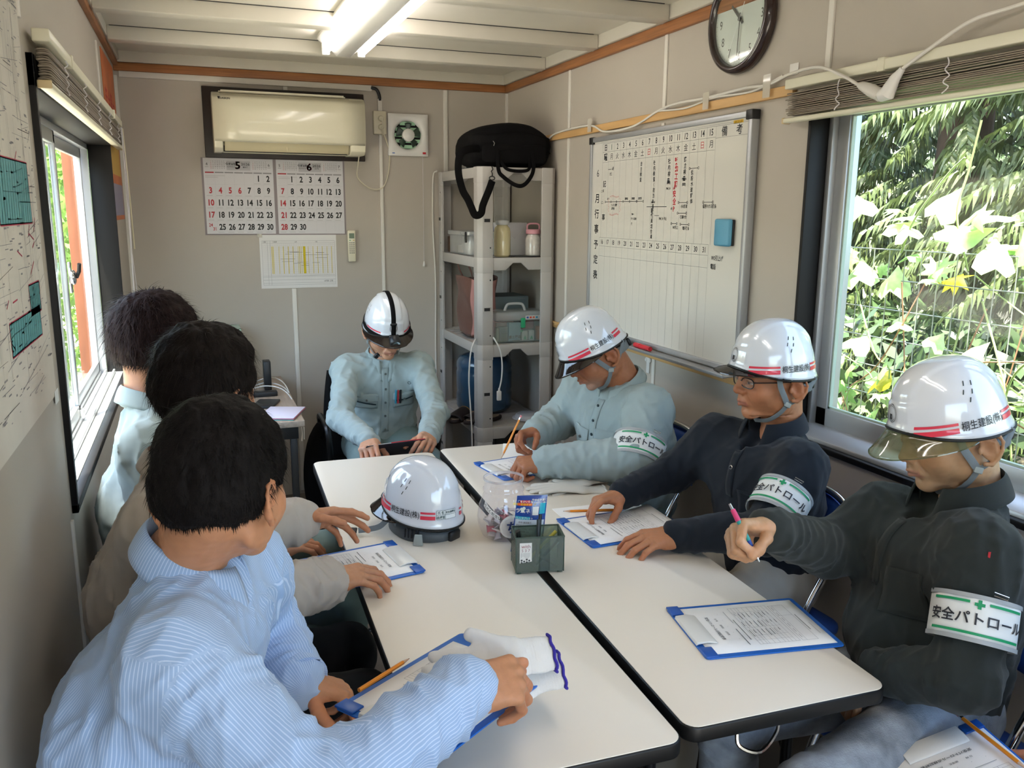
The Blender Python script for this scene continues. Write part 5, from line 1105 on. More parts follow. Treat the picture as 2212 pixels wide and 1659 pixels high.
        L('lamp_lens', MB().lathe([(.0, .035), (.012, .036), (.019, .0345)], 24, T(-.004, .132, .034) @ RX(-PI/2-.35)), m_chrome, smooth=True)
        L('battery_box', MB().box(-.03, .03, -.152, -.130, .0, .04), m_dark, bevel=.006)
    return sh_
# ================================================================ PEOPLE
def cloth(name, hexc, bump=.35, rough=.9, sheen=.1, bs=1400, var=.04): return mat(name, hexc, rough, bump=bump, bscale=bs, sheen=sheen, var=var, vscale=14, spec=.25)
m_green = cloth('sage green work cloth', '#929f9e'); m_gdark = mat('dark green piping', '#22343a', .8); m_snap = mat('dull snap button', '#6c7472', .35, metal=.5)
m_navy = cloth('navy knit', '#151a22'); m_olive = cloth('charcoal olive knit', '#262a28'); m_beige = cloth('beige work cloth', '#a99f94'); m_chino = cloth('beige trousers cloth', '#a39a8c')
m_jean = cloth('washed grey denim', '#8a9199', bump=.8, bs=300, var=.5); m_blackp = cloth('black trousers cloth', '#131417'); m_gtr = cloth('sage trousers cloth', '#6f8280')
m_white_c = mat('white armband cloth', '#d6d6d2', .5); m_gstripe = mat('green armband print', '#0f8a55', .5); m_grey_e = mat('grey armband edge', '#9a9c9c', .5); m_bprint = mat('armband black print', '#24242a', .5)
def stripe_mat():
    m = bpy.data.materials.new('light blue striped shirt cloth'); m.use_nodes = True; nt = m.node_tree; L = nt.links; b = nt.nodes['Principled BSDF']
    b.inputs['Roughness'].default_value = .8; b.inputs['Specular IOR Level'].default_value = .25; b.inputs['Sheen Weight'].default_value = .15
    a = nt.nodes.new('ShaderNodeVertexColor'); a.layer_name = 'Col'; sp = nt.nodes.new('ShaderNodeSeparateColor'); L.new(a.outputs['Color'], sp.inputs[0])
    mu = nt.nodes.new('ShaderNodeMath'); mu.operation = 'MULTIPLY'; mu.inputs[1].default_value = 1000/4.6; L.new(sp.outputs[0], mu.inputs[0])
    fr = nt.nodes.new('ShaderNodeMath'); fr.operation = 'FRACT'; L.new(mu.outputs[0], fr.inputs[0])
    mr = nt.nodes.new('ShaderNodeMapRange'); mr.interpolation_type = 'SMOOTHSTEP'; mr.inputs[1].default_value = .66; mr.inputs[2].default_value = .80; L.new(fr.outputs[0], mr.inputs[0])
    mx = nt.nodes.new('ShaderNodeMix'); mx.data_type = 'RGBA'; mx.inputs[6].default_value = (*lin('#93acd0'), 1); mx.inputs[7].default_value = (*lin('#b6c8e2'), 1)
    L.new(mr.outputs[0], mx.inputs[0]); L.new(mx.outputs[2], b.inputs['Base Color']); MATS[m.name] = m; return m
m_stripe = stripe_mat()
def shirt_sdf(j, f=0, arm=1.0, fold=1.0, belly=0, vneck=0, seed=1, chestw=.172, depth=.115):
    Pv, Ch, N, SL, SR = (A(j[k]) for k in ('P', 'C', 'N', 'SL', 'SR')); lat = nrm(SL-SR); s = SDF(); up = nrm(N-Pv)
    fwd = nrm(np.cross(lat, up)); 
    if fwd@A(j['F']) < 0: fwd = -fwd
    s.ecap(Pv, Ch, (.160+f, depth+.008+f), (chestw+f, depth+f), lat, k=.05)
    s.ecap(Ch, N-up*.035, (chestw-.004+f, depth-.005+f), (.080+f*.5, .062), lat, k=.05)
    s.cap(SL-up*.055-lat*.02, SR-up*.055+lat*.02, .070+f*.6, k=.07)
    if belly: s.ell(Pv+(Ch-Pv)*.45+fwd*.05, (.15+f, .12+belly, .14), np.stack([lat, fwd, up], 1), k=.06)
    for S, E, W, sd in ((SL, j['EL'], j['WL'], 1), (SR, j['ER'], j['WR'], 2)):
        S, E, W = A(S), A(E), A(W); ph = sd*1.7+seed
        s.cap(N-up*.045+(S-N)*.30, S-up*.004, .052+f*.8, .054+f*.7, k=.05)
        s.cap(S, E, (.056+f*.8)*arm, (.052+f)*arm, k=.045, fold=[(.013*fold, .046, .98, .30, ph), (.010*fold, .060, .12, .28, ph+2)])
        s.cap(E, W, (.054+f)*arm, (.040+f*.7)*arm, k=.02, fold=[(.012*fold, .042, .05, .28, ph+1), (.009*fold, .036, .80, .28, ph+3)])
    if vneck: s.cap(N+fwd*.085+up*.01, N+fwd*.135-up*vneck, .040, .008, k=.012, mode='s')
    z0, z1 = Pv[2], Ch[2]
    def dis(P):
        w = np.exp(-((P[:, 2]-(z0+.10))/.09)**2)
        a_, b_ = P@(lat*.8+up*.6), P@(lat*.6-up*.8); c_, d_ = P@(lat*.8-up*.6), P@(lat*.6+up*.8); e_ = P@fwd
        r1 = (1-np.abs(noise(P*A((1, 1, .38)), 36, seed, 1))).clip(0)**2.5; r2 = (1-np.abs(noise(np.stack([a_, b_*.3, e_], 1), 48, seed+3, 1))).clip(0)**3; r3 = (1-np.abs(noise(np.stack([c_, d_*.3, e_], 1), 52, seed+4, 1))).clip(0)**3
        return -fold*(.0060*(r1-.4)+.0050*(r2-.3)+.0045*(r3-.3)+.006*w*noise(P*A((.35, .35, 1)), 62, seed+5, 1))+.0010*noise(P, 110, seed+7, 1)
    s.dis = dis; return s, lat, up, fwd
def stripes(V, j):
    """running coordinate across the cloth so woven stripes follow body and sleeves"""
    Pv, N, SL, SR = (A(j[k]) for k in ('P', 'N', 'SL', 'SR')); lat = nrm(SL-SR); up = nrm(N-Pv); fwd = np.cross(lat, up); out = np.zeros(len(V)); best = np.full(len(V), 9.)
    q = V-Pv; th = np.arctan2(q@lat, q@fwd); t = np.clip((q@up)/np.linalg.norm(N-Pv), 0, 1.2)
    out[:] = th*.150; d = np.abs(np.sqrt(((q@lat)/.18)**2+((q@fwd)/.125)**2)-1)*.12; best = d.copy(); inside = (np.abs(q@lat) < .150)
    hi = t > .86; out[hi] = (q@lat)[hi]*1.0
    for S, E, W in ((SL, j['EL'], j['WL']), (SR, j['ER'], j['WR'])):
        for a, b, r, tl in ((A(S), A(E), .062, -.05), (A(E), A(W), .050, -.3)):
            ba = b-a; ax = nrm(ba); L = np.linalg.norm(ba); w = V-a; tt = (w@ax)/L; rad = w-np.outer(w@ax, ax); dist = np.linalg.norm(w-np.outer(np.clip(tt, 0, 1)*L, ax), axis=1)
            e1 = nrm(np.cross(ax, (0.13, .21, 1))); e2 = np.cross(ax, e1); th = np.arctan2(rad@e2, rad@e1)
            m = (dist < .085) & (tt > tl) & ((dist-r) < best) & (~inside | (tt > .45) | (np.abs((V-Pv)@lat) > .17)); out[m] = (th*r)[m]; best[m] = (dist-r)[m]
    return out
def bvh_of(V, F, j):
    """torso part of the shirt only, so that pockets and plackets never land on a sleeve"""
    keep = np.ones(len(V), bool)
    for q in 'LR':
        for a, b, t0, r in ((A(j['S'+q]), A(j['E'+q]), .35, .085), (A(j['E'+q]), A(j['W'+q]), -.1, .10)):
            ba = b-a; t = ((V-a)@ba)/(ba@ba); d = np.linalg.norm(V-a-np.outer(np.clip(t, 0, 1), ba), axis=1); keep &= ~((t > t0) & (d < r))
    f = F[keep[F].all(1)]; return BVHTree.FromPolygons(V.tolist(), f.tolist())
def onsurf(bv, p, d, off=.001):
    p, d = Vector(p), Vector(d).normalized(); h = bv.ray_cast(p-d*.35, d, .8)
    return (h[0]-d*off) if h[0] is not None else Vector((99, 99, 99))
def drape(bv, org, u, v, d, fn, nu, nv, off=.0015):
    org, u, v, d = map(Vector, (org, u, v, d)); mb = MB(); mb.grid(lambda a, b: onsurf(bv, org+u*fn(a, b)[0]+v*fn(a, b)[1], d, off), nu, nv)
    def ok(f): P = [Vector(mb.v[i]) for i in f]; return all(p.x < 50 for p in P) and max((P[i]-P[i-1]).length for i in range(len(P))) < .032
    keep = [k for k, f in enumerate(mb.f) if ok(f)]; par = {}
    def root(i):
        while par.setdefault(i, i) != i: i = par[i]
        return i
    for k in keep:
        for i in mb.f[k][1:]: par[root(i)] = root(mb.f[k][0])
    cnt = {}
    for k in keep: r_ = root(mb.f[k][0]); cnt[r_] = cnt.get(r_, 0)+1
    big_ = max(cnt, key=cnt.get) if cnt else None; keep = [k for k in keep if root(mb.f[k][0]) == big_]
    mb.f = [mb.f[k] for k in keep]; mb.m = [mb.m[k] for k in keep]; used = sorted({i for f in mb.f for i in f}); rm = {i: k for k, i in enumerate(used)}
    mb.v = [mb.v[i] for i in used]; mb.f = [tuple(rm[i] for i in f) for f in mb.f]; return mb
def collar(par, N, up, fwd, m, r=.064, tip=.05, h=.034, op=.22, drop=.030, off=(0, 0, 0), name='collar'):
    up, fwd = nrm(up), nrm(A(fwd)-nrm(up)*(A(fwd)@nrm(up))); x = np.cross(fwd, up); N = A(N)+A(off)
    def fn(u, v):
        a = op+(2*PI-2*op)*u; c, s_ = math.cos(a), math.sin(a); fr = (1+c)/2; edge = math.exp(-((min(u, 1-u))/.07)**2)
        if v < .4: t = v/.4; rr = r*(1-.04*t); z = -.014+(h+.014)*t
        else: t = (v-.4)/.6; rr = r*.96+.003+(.014+.012*fr)*t**.8; z = h+.004*math.sin(PI*t)-(h*.95+.006+.030*edge*tip/.05)*t; 
        if v >= .4: a2 = a+(-.20 if u > .5 else .20)*edge*t*(-1); c, s_ = math.cos(a2), math.sin(a2); rr += .018*edge*t
        z -= drop*fr
        return Vector(tuple(N+x*(rr*s_*1.05)+fwd*(rr*c*1.08+.004)+up*z))
    G = MB().grid(fn, 48, 10)
    if m is m_stripe:
        V = np.array([tuple(v) for v in G.v]); c = np.repeat(np.arange(49)/48*.42, 11)
        return obj(name, npmesh(name, V, np.array(G.f), m, np.c_[c, c, c]), m, par, world=True, solid=.0028)
    return obj(name, G, m, par, world=True, smooth=True, solid=.0028, ang=60)
def cuff(par, E, W, m, r=.041, L=.06, out=.012, btn=None, name='cuff'):
    E, W = Vector(E), Vector(W); d = (W-E).normalized(); a = W+d*out; b = a-d*L
    pts = [b-d*.004, b, a, a+d*.001, a-d*.012, b+d*.01]; rs = [r*.90, r*1.0, r*.99, r*.93, r*.90, r*.88]
    G = MB().tube(pts, rs, 28, cap=False)
    if m is m_stripe: c = np.tile(np.arange(28)/28*2*PI*r, len(pts)); G = npmesh(name, np.array([tuple(v) for v in G.v]), np.array(G.f), m, np.c_[c, c, c])
    o = obj(name, G, m, par, world=True, smooth=True, ang=45)
    if btn is not None:
        n = Vector(btn).normalized(); n = (n-d*n.dot(d)).normalized(); c = a-d*.022+n*r*.99; Mx = Matrix.Translation(c) @ n.to_track_quat('Z', 'Y').to_matrix().to_4x4()
        obj('cuff_button', MB().lathe([(0, .0035), (.005, .003), (.0062, .001), (.0062, 0)], 14, Mx), m_snap, o, world=True, smooth=True)
    return o
def armband(par, S, E, t, r, text, ang=0, w=.088, lab=None, tw=1.0, tilt=0):
    """cloth band round the upper arm; lettering centred towards the open side of the room"""
    S, E = Vector(S), Vector(E); ax = (S-E).normalized(); c = S.lerp(E, t); v = (CAM-c); v = (v-ax*v.dot(ax)).normalized(); side = ax.cross(v)   # side: increasing to the right as seen from outside
    v = v*math.cos(ang)+side*math.sin(ang); side = ax.cross(v)
    def pt(u, s, off=0):    # u metres round, s metres towards the shoulder
        a = u/r; return c+v*(math.cos(a)*(r+off))+side*(math.sin(a)*(r+off))+ax*(s+tilt*math.cos(a)*.02)
    def strip(nm, u0, u1, s0, s1, m, off, P): return obj(nm, MB().grid(lambda a, b: pt(u0+(u1-u0)*a, s0+(s1-s0)*b, off), 40 if u1-u0 > .1 else 10, 2), m, P, world=True, smooth=True)
    o = obj('armband', MB().grid(lambda a, b: pt(2*PI*r*(a-.5), w*(b-.5), .001*math.sin(a*40)), 64, 4), m_white_c, par, world=True, smooth=True, solid=.0016, label=lab)
    for q in (-1, 1): strip('edge_binding', -PI*r, PI*r, q*(w/2-.004)-.004, q*(w/2-.004)+.004, m_grey_e, .0024, o)
    strip('green_line', -.085, .085, -.031, -.026, m_gstripe, .0030, o); strip('green_line', -.085, -.016, .026, .031, m_gstripe, .0030, o); strip('green_line', .016, .085, .026, .031, m_gstripe, .0030, o)
    mb = MB()
    V, F = text2d(text, .0255*tw, .02, 'c'); mb.add([pt(x, y-.001, .0034) for x, y in V], F, 0)
    for a in ((-.0085, .0225, .0085, .0285), (-.003, .017, .003, .034)): mb.add([pt(a[0], a[1], .0036), pt(a[2], a[1], .0036), pt(a[2], a[3], .0036), pt(a[0], a[3], .0036)], [(0, 1, 2, 3)], 1)
    obj('armband_lettering', mb, [m_bprint, m_gstripe], o, world=True, recalc=False)
    p0 = pt(.020, w/2+.004, .004); obj('safety_pin', MB().tube([p0, p0+side*.022+ax*(-.004), p0+side*.024+ax*.002, p0+ax*.006], .0011, 5), m_chrome, o, world=True, smooth=True)
    return o
def pants(par, j, m, seed=1, h=.009, kr=.068):
    s = SDF(); Pv = A(j['P']); lat = nrm(A(j['SL'])-A(j['SR']))
    for q, K, An in ((1, j['KL'], j['AL']), (-1, j['KR'], j['AR'])):
        hp = Pv+lat*q*.085+A((0, 0, -.005)); s.cap(hp, K, .092, kr, k=.04, fold=[(.009, .05, .05, .25, seed), (.008, .04, .95, .3, seed+2)]); s.cap(K, An, kr*.96, .058, k=.03, fold=[(.007, .05, .1, .3, seed+4), (.006, .05, .9, .3, seed+1)])
    s.ecap(Pv+A((0, 0, -.01)), Pv+A((0, 0, .06)), (.165, .125), (.155, .12), lat, k=.05)
    s.dis = lambda P: -.003*(1-np.abs(noise(P, 30, seed, 2)))
    V, F = s.mesh(h); o = obj('trousers', npmesh('trousers', V, F, m), m, par, world=True)
    for K, An in ((j['KL'], j['AL']), (j['KR'], j['AR'])):
        a = A(An); d = nrm((A(j['F'])*A((1, 1, 0)))); x = np.cross(d, (0, 0, 1)); q = SDF(); q.cap(a+A((0, 0, .01)), a+A((0, 0, -.04)), .045, .048, k=.02)
        b = A((a[0], a[1], .040)); q.ecap(b-d*.03, b+d*.15, (.042, .038), (.044, .028), x, k=.02); q.half((0, 0, .002), (0, 0, -1), b-.2, b+.25)
        V, F = q.mesh(.008); obj('shoe', npmesh('shoe', V, F, m_dark), m_dark, par, world=True)
    return o
def hair_bare(par, H, col, vol=.014, strands=4200, length=.04, curl=0, seed=3, nape=-.055, lift=.3, front=.055, earcut=1, width=.0011):
    m = mat('hair '+col, col, .65, spec=.12, bump=.5, bscale=400, var=.3, vscale=60)
    s = SDF(); s.ell((0, -.014, .038), (.076+vol, .096+vol, .088+vol), k=.02); s.ell((0, -.05, -.01), (.070+vol*.6, .062+vol*.5, .060), k=.03)
    s.put(lambda P: np.maximum(P[..., 1]-front-.35*(P[..., 2]-.07), -9)*.9, (-.2, -.2, -.2), (.2, .2, .06), .012, 'i')
    s.put(lambda P: (nape-P[..., 2])*1.0+.25*np.maximum(P[..., 1]+.03, 0), (-.2, -.2, -.2), (.2, .2, .2), .010, 'i')
    if earcut:
        for q in (-1, 1): s.ell((q*.088, .0, -.030), (.035, .034, .036), k=.012, mode='s')
    s.dis = lambda P: -.0035*noise(P*A((1, 1, .5)), 150, seed, 2)-.003*noise(P, 60, seed+1, 1)
    V, F = s.mesh(.0035); hm = obj('hair', npmesh('hair', xf(H, V), F, m), m, par, world=True)
    r = np.random.default_rng(seed); idx = r.choice(len(V), strands); P = V[idx]+r.normal(0, .0015, (strands, 3)); cen = A((0, -.014, .02)); n = P-cen; n /= np.linalg.norm(n, axis=1)[:, None]
    cw = A((.012, -.055, .12)); fl = P-cw; fl -= n*(fl*n).sum(1)[:, None]; fl /= np.linalg.norm(fl, axis=1)[:, None]+1e-6; fl += r.normal(0, .28, fl.shape); fl[:, 2] -= .25
    Ls = length*r.uniform(.45, 1.15, strands)*np.where(P[:, 2] < -.02, .55, 1); K = 5; rows = []; p = P-n*.004; d = fl*.8+n*lift; d /= np.linalg.norm(d, axis=1)[:, None]; ph = r.uniform(0, 6.28, strands)
    for k in range(K+1):
        wv = np.cross(d, n); wv /= np.linalg.norm(wv, axis=1)[:, None]+1e-6; w = width*(1-k/(K+.3)); rows.append((p-wv*w, p+wv*w))
        p = p+d*(Ls/K)[:, None]; d = d+np.c_[np.zeros(strands), np.zeros(strands), -np.full(strands, .10)]-n*.10*lift+wv*(curl*np.sin(ph+k*1.9))[:, None]; d /= np.linalg.norm(d, axis=1)[:, None]
    VV = np.stack([q for ab in rows for q in ab], 1).reshape(-1, 3); b = np.arange(strands)[:, None]*(2*(K+1)); FF = np.concatenate([np.concatenate([b+2*k, b+2*k+1, b+2*k+3, b+2*k+2], 1) for k in range(K)])
    o = obj('hair_strands', npmesh('hair_strands', xf(H, VV), FF, m), m, hm, world=True); o['kind'] = 'stuff'
    return hm
def person(label, j, head, skin, hands, shirt_m, pants_m, shirt_kw={}, h=.0065, face={}, cuffs=True, cuff_m=None, col=True, ckw={}, hsz=.0022, name_shirt='shirt'):
    base = (j['P'][0], j['P'][1], 0); t = thing('person', label, 'person', base)
    H = frame_head(*head); j['H'] = H; parts = []
    V, F, C = head_mesh(H, j['N'], dict(skin=skin, **face)); parts.append((V, F, C))
    for side, hd in hands.items():
        V, F, C, M = hand_mesh(hd[0], hd[1], hd[2], side, hd[3], skin, arm=j['E'+side], h=hsz, sc=hd[4] if len(hd) > 4 else 1.0); parts.append((V, F, C))
    s = SDF(); lat = nrm(A(j['SL'])-A(j['SR'])); s.ecap(j['P'], j['C'], (.11, .07), (.12, .07), lat, k=.04); s.ecap(j['C'], j['N'], (.11, .07), (.05, .05), lat, k=.04)
    for q in 'LR': 
        s.cap(j['C'], j['S'+q], .05, .04, k=.03); s.cap(j['S'+q], j['E'+q], .038, .034, k=.02); s.cap(j['E'+q], j['W'+q], .034, .024, k=.02)
        hp = A(j['P'])+lat*(.085 if q == 'L' else -.085); s.cap(hp, j['K'+q], .05, .035, k=.03); s.cap(j['K'+q], j['A'+q], .035, .028, k=.02)
    if shirt_kw.get('vneck'): fw_ = nrm(A(j['F'])); s.cap(j['N'], A(j['N'])+fw_*.055-A((0, 0, shirt_kw['vneck']*.9)), .050, .040, k=.03)
    V, F = s.mesh(.012); parts.append((V, F, np.tile(A(lin(skin)), (len(V), 1))))
    body = obj('body', joinm('body', parts, m_skin), m_skin, t, world=True)
    sd, lat, up, fwd = shirt_sdf(j, **shirt_kw); V, F = sd.mesh(h)
    colr = None
    if shirt_m is m_stripe: c = stripes(V, j); colr = np.c_[c, c, c]
    me = npmesh(name_shirt, V, F, shirt_m, colr); bv = bvh_of(V, F, j)
    sh_ = obj(name_shirt, me, shirt_m, t, world=True)
    pants(t, j, pants_m)
    if cuffs:
        for q in 'LR':
            if q in hands: cuff(sh_, j['E'+q], j['W'+q], cuff_m or shirt_m, **(cuffs if isinstance(cuffs, dict) else {}))
    if col:
        nd = nrm(A(H.translation)-A(j['N'])); collar(sh_, A(j['N']), nd*.5+up*.5, fwd, shirt_m, **ckw)
    return t, H, sh_, bv, fwd, lat, up
def button(par, p, n, r=.006, m=None, name='button'):
    if Vector(p).x > 50: return par
    n = Vector(n).normalized(); Mx = Matrix.Translation(Vector(p)) @ n.to_track_quat('Z', 'Y').to_matrix().to_4x4()
    return obj(name, MB().lathe([(0, .003), (r*.8, .003), (r, .0015), (r, -.001)], 14, Mx), m or m_snap, par, world=True, smooth=True)
def glasses(H, par, m, r=.020, lensm=None):
    """spectacles fitted to the face frame"""
    g = obj('spectacles', MB().tube([Vector((-.011, .104, .002)), Vector((0, .108, .005)), Vector((.011, .104, .002))], .0013, 6), m, par, M=H, world=True, smooth=True)
    for q in (-1, 1):
        ring = [Vector((q*(.032+.0235*math.copysign(abs(math.cos(a))**.7, math.cos(a))), .1035-.010*abs(.032+.0235*math.cos(a)-.01)/.04, -.002+.0145*math.copysign(abs(math.sin(a))**.75, math.sin(a)))) for a in [2*PI*k/28 for k in range(28)]]
        obj('lens_rim', MB().tube(ring, .0016, 6, closed=True), m, g, M=H, world=True, smooth=True)
        obj('lens', MB().add(ring, [tuple(range(28))]), film('spectacle lens', '#f2f4f4', .97, gloss=.5), g, M=H, world=True)
        obj('temple_arm', MB().tube(bezier([(q*.0555, .093, .003), (q*.070, .075, .004), (q*.079, .03, .002), (q*.082, -.008, .0), (q*.082, -.026, -.014)], 5), .0016, 6), m, g, M=H, world=True, smooth=True)
    return g
FLAT = dict(index=(8, 14, 8, 2), middle=(6, 12, 8), ring=(8, 14, 8, -2), pinky=(10, 16, 10, -4), thumb=(32, 8, 8))
# ---- man at the head of the table
J1 = dict(P=(.775, 3.84, .53), C=(.775, 3.80, .80), N=(.775, 3.755, .955), SL=(.935, 3.73, .905), SR=(.610, 3.755, .905), EL=(.940, 3.46, .735), ER=(.535, 3.50, .735), WL=(.845, 3.225, .70), WR=(.600, 3.205, .705),
          KL=(.92, 3.40, .50), KR=(.64, 3.40, .50), AL=(.93, 3.42, .10), AR=(.63, 3.42, .10), F=(0, -1, 0))
GR1 = dict(index=(42, 45, 25), middle=(48, 48, 25), ring=(52, 50, 25), pinky=(55, 50, 25), thumb=(38, 40, 10))
p1, H1, s1, bv1, f1, l1, u1 = person('person in sage green work shirt and headlamp helmet, reading at the head of the table', J1, ((.782, 3.70, 1.080), 271, 24, 0), '#b98a6e',
    dict(R=((.600, 3.205, .708), (-.25, -1, -.05), (-.35, -.15, 1), GR1), L=((.845, 3.225, .700), (-.30, -1, .10), (.6, 0, .9), GR1)), m_green, m_gtr, dict(seed=11, f=.002, chestw=.165), face=dict(seed=1, eye='down', hair='#1c1816', mouth=.002), ckw=dict(op=.30, tip=.07))
helmet(p1, H1, 'mid', lamp=True, lab='white safety helmet with a black headlamp band')
glasses(H1, p1, m_dark)
def front_shirt(sh_, bv, j, f, l, u, bag=True):
    """placket, snap buttons, chest pocket flaps and pen slots laid over the cloth"""
    C = A(j['C']); N = A(j['N']); d = -f; ln = nrm(l)
    obj('placket', drape(bv, N-u*.33+f*.2, ln, u, d, lambda a, b: ((a-.5)*.034, b*.30), 3, 24, .002), m_green, sh_, world=True, smooth=True, solid=.001)
    for k in range(5): button(sh_, onsurf(bv, N-u*(.055+.066*k)+f*.2, d, .0035), f, .0055)
    for q in (-1, 1):
        o = N-u*.145+ln*q*.085+f*.2
        obj('pocket', drape(bv, o-u*.07, ln, u, d, lambda a, b: ((a-.5)*.10, b*.075), 8, 8, .0025), m_green, sh_, world=True, smooth=True, solid=.0015)
        obj('pocket_flap', drape(bv, o-u*.0, ln, u, d, lambda a, b: ((a-.5)*.105, -b*(.030+.012*(1-abs(a-.5)*2))), 8, 6, .0055), m_green, sh_, world=True, smooth=True, solid=.0018)
        obj('pocket_piping', drape(bv, o-u*.032, ln, u, d, lambda a, b: ((a-.5)*.085, -b*.007+a*.012*q), 8, 1, .0075), m_gdark, sh_, world=True, smooth=True)
        button(sh_, onsurf(bv, o-u*.026, d, .009), f, .0052)
front_shirt(s1, bv1, J1, f1, l1, u1)
for k, c in enumerate(('#3a8fa8', '#a8323a', '#1b1b1d')):
    p_ = onsurf(bv1, A(J1['N'])-u1*.14+l1*(.045+.011*k)+f1*.2, -f1, .008); obj('pocket_pen', MB().tube([p_-Vector(tuple(u1))*.05, p_+Vector(tuple(u1))*.014], .0042, 8), mat('pen '+c, c, .35), s1, world=True, smooth=True)
obj('sleeve_mark', drape(bv1, A(J1['SL'])*.55+A(J1['EL'])*.45+f1*.2+l1*.035, l1, u1, -f1, lambda a, b: ((a-.5)*.045, b*.008+a*.012), 6, 1, .002), m_gdark, s1, world=True, smooth=True)
obj('sleeve_label', drape(bv1, A(J1['SL'])*.50+A(J1['EL'])*.50+f1*.2+l1*.040, l1, u1, -f1, lambda a, b: ((a-.5)*.022, b*.022-.012), 3, 3, .002), m_white_c, s1, world=True, smooth=True)
em = obj('chest_emblem', MB().add([onsurf(bv1, A(J1['N'])-u1*.095+l1*.105+f1*.2+l1*(r*math.cos(k*PI/10))+u1*(r*math.sin(k*PI/10)), -f1, .0035) for k in range(20) for r in (.0075, .0055)], [(2*k, 2*k+1, (2*k+3) % 40, (2*k+2) % 40) for k in range(20)]), m_gdark, s1, world=True)

# ---- heavy man writing below the whiteboard
J2 = dict(P=(1.50, 2.70, .54), C=(1.455, 2.68, .80), N=(1.440, 2.675, .985), SL=(1.44, 2.495, .935), SR=(1.375, 2.885, .930), EL=(1.345, 2.405, .785), ER=(1.335, 3.00, .79), WL=(1.085, 2.545, .762), WR=(1.165, 2.845, .782),
          KL=(1.12, 2.55, .50), KR=(1.12, 2.80, .50), AL=(1.12, 2.55, .10), AR=(1.12, 2.82, .10), F=(-1, -.15, 0))
FIST = dict(index=(62, 80, 45), middle=(66, 84, 45), ring=(68, 84, 45), pinky=(70, 82, 45), thumb=(22, 42, 35))
PENH = dict(index=(48, 45, 20), middle=(56, 62, 30), ring=(64, 72, 38), pinky=(66, 74, 38), thumb=(30, 46, 18))
p2, H2, s2, bv2, f2, l2, u2 = person('heavy person in sage green work shirt and white helmet, writing below the whiteboard', J2, ((1.325, 2.685, 1.108), 172, 30, -4), '#9c6648',
    dict(L=((1.085, 2.545, .764), (-1, .22, -.06), (-.05, -.25, 1), FIST, 1.06), R=((1.165, 2.845, .787), (-1, -.35, -.10), (-.1, .85, .75), PENH, 1.04)), m_green, m_gtr, dict(seed=21, f=.018, belly=.035, chestw=.182, depth=.125, arm=1.08, fold=1.1), face=dict(seed=2, eye='down', fat=1.2, wide=1.03, hair='#3b3a3a', stubble='#b0aaa6', nose=1.0), cuffs=dict(r=.046, btn=(-.1, -1, .5)), ckw=dict(op=.34, tip=.08, r=.074, drop=.02, off=(-.012, 0, .006)))
helmet(p2, H2, 'smoky', lab='white safety helmet with a smoky visor')
armband(p2, J2['SL'], J2['EL'], .84, .089, '安全パトロール', ang=.15, lab='white and green armband round the elbow')
obj('pocket', drape(bv2, A(J2['N'])-u2*.20+l2*.06+f2*.25, l2, u2, -f2, lambda a, b: ((a-.5)*.10, b*.075), 8, 8, .0025), m_green, s2, world=True, smooth=True, solid=.0015)
obj('pocket_flap', drape(bv2, A(J2['N'])-u2*.135-l2*.07+f2*.25, l2, u2, -f2, lambda a, b: ((a-.5)*.11, -b*(.045+.014*(1-abs(a-.5)*2))), 8, 6, .0045), m_green, s2, world=True, smooth=True, solid=.0018)
button(s2, onsurf(bv2, A(J2['N'])-u2*.172-l2*.07+f2*.25, -f2, .008), f2, .006)
obj('placket', drape(bv2, A(J2['N'])-u2*.33+f2*.25, l2, u2, -f2, lambda a, b: ((a-.5)*.036, b*.30), 3, 24, .002), m_green, s2, world=True, smooth=True, solid=.001)
for k in range(3): button(s2, onsurf(bv2, A(J2['N'])-u2*(.05+.05*k)+f2*.25, -f2, .0035), f2, .0055, m_gdark)
_v = nrm(A(CAM)-A(J2['SL'])); _c = A(J2['SL'])*.60+A(J2['EL'])*.40; _l = nrm(np.cross((0, 0, 1), _v))
obj('sleeve_mark', drape(bv2, _c+_v*.2, _l, (0, 0, 1), -_v, lambda a, b: ((a-.5)*.058, b*.009-(a-.5)*.010+.03), 8, 1, .0025), m_gdark, s2, world=True, smooth=True)
obj('sleeve_label', drape(bv2, _c+_v*.2-_l*.010, _l, (0, 0, 1), -_v, lambda a, b: ((a-.5)*.022, b*.020-.008), 4, 4, .0025), m_white_c, s2, world=True, smooth=True)

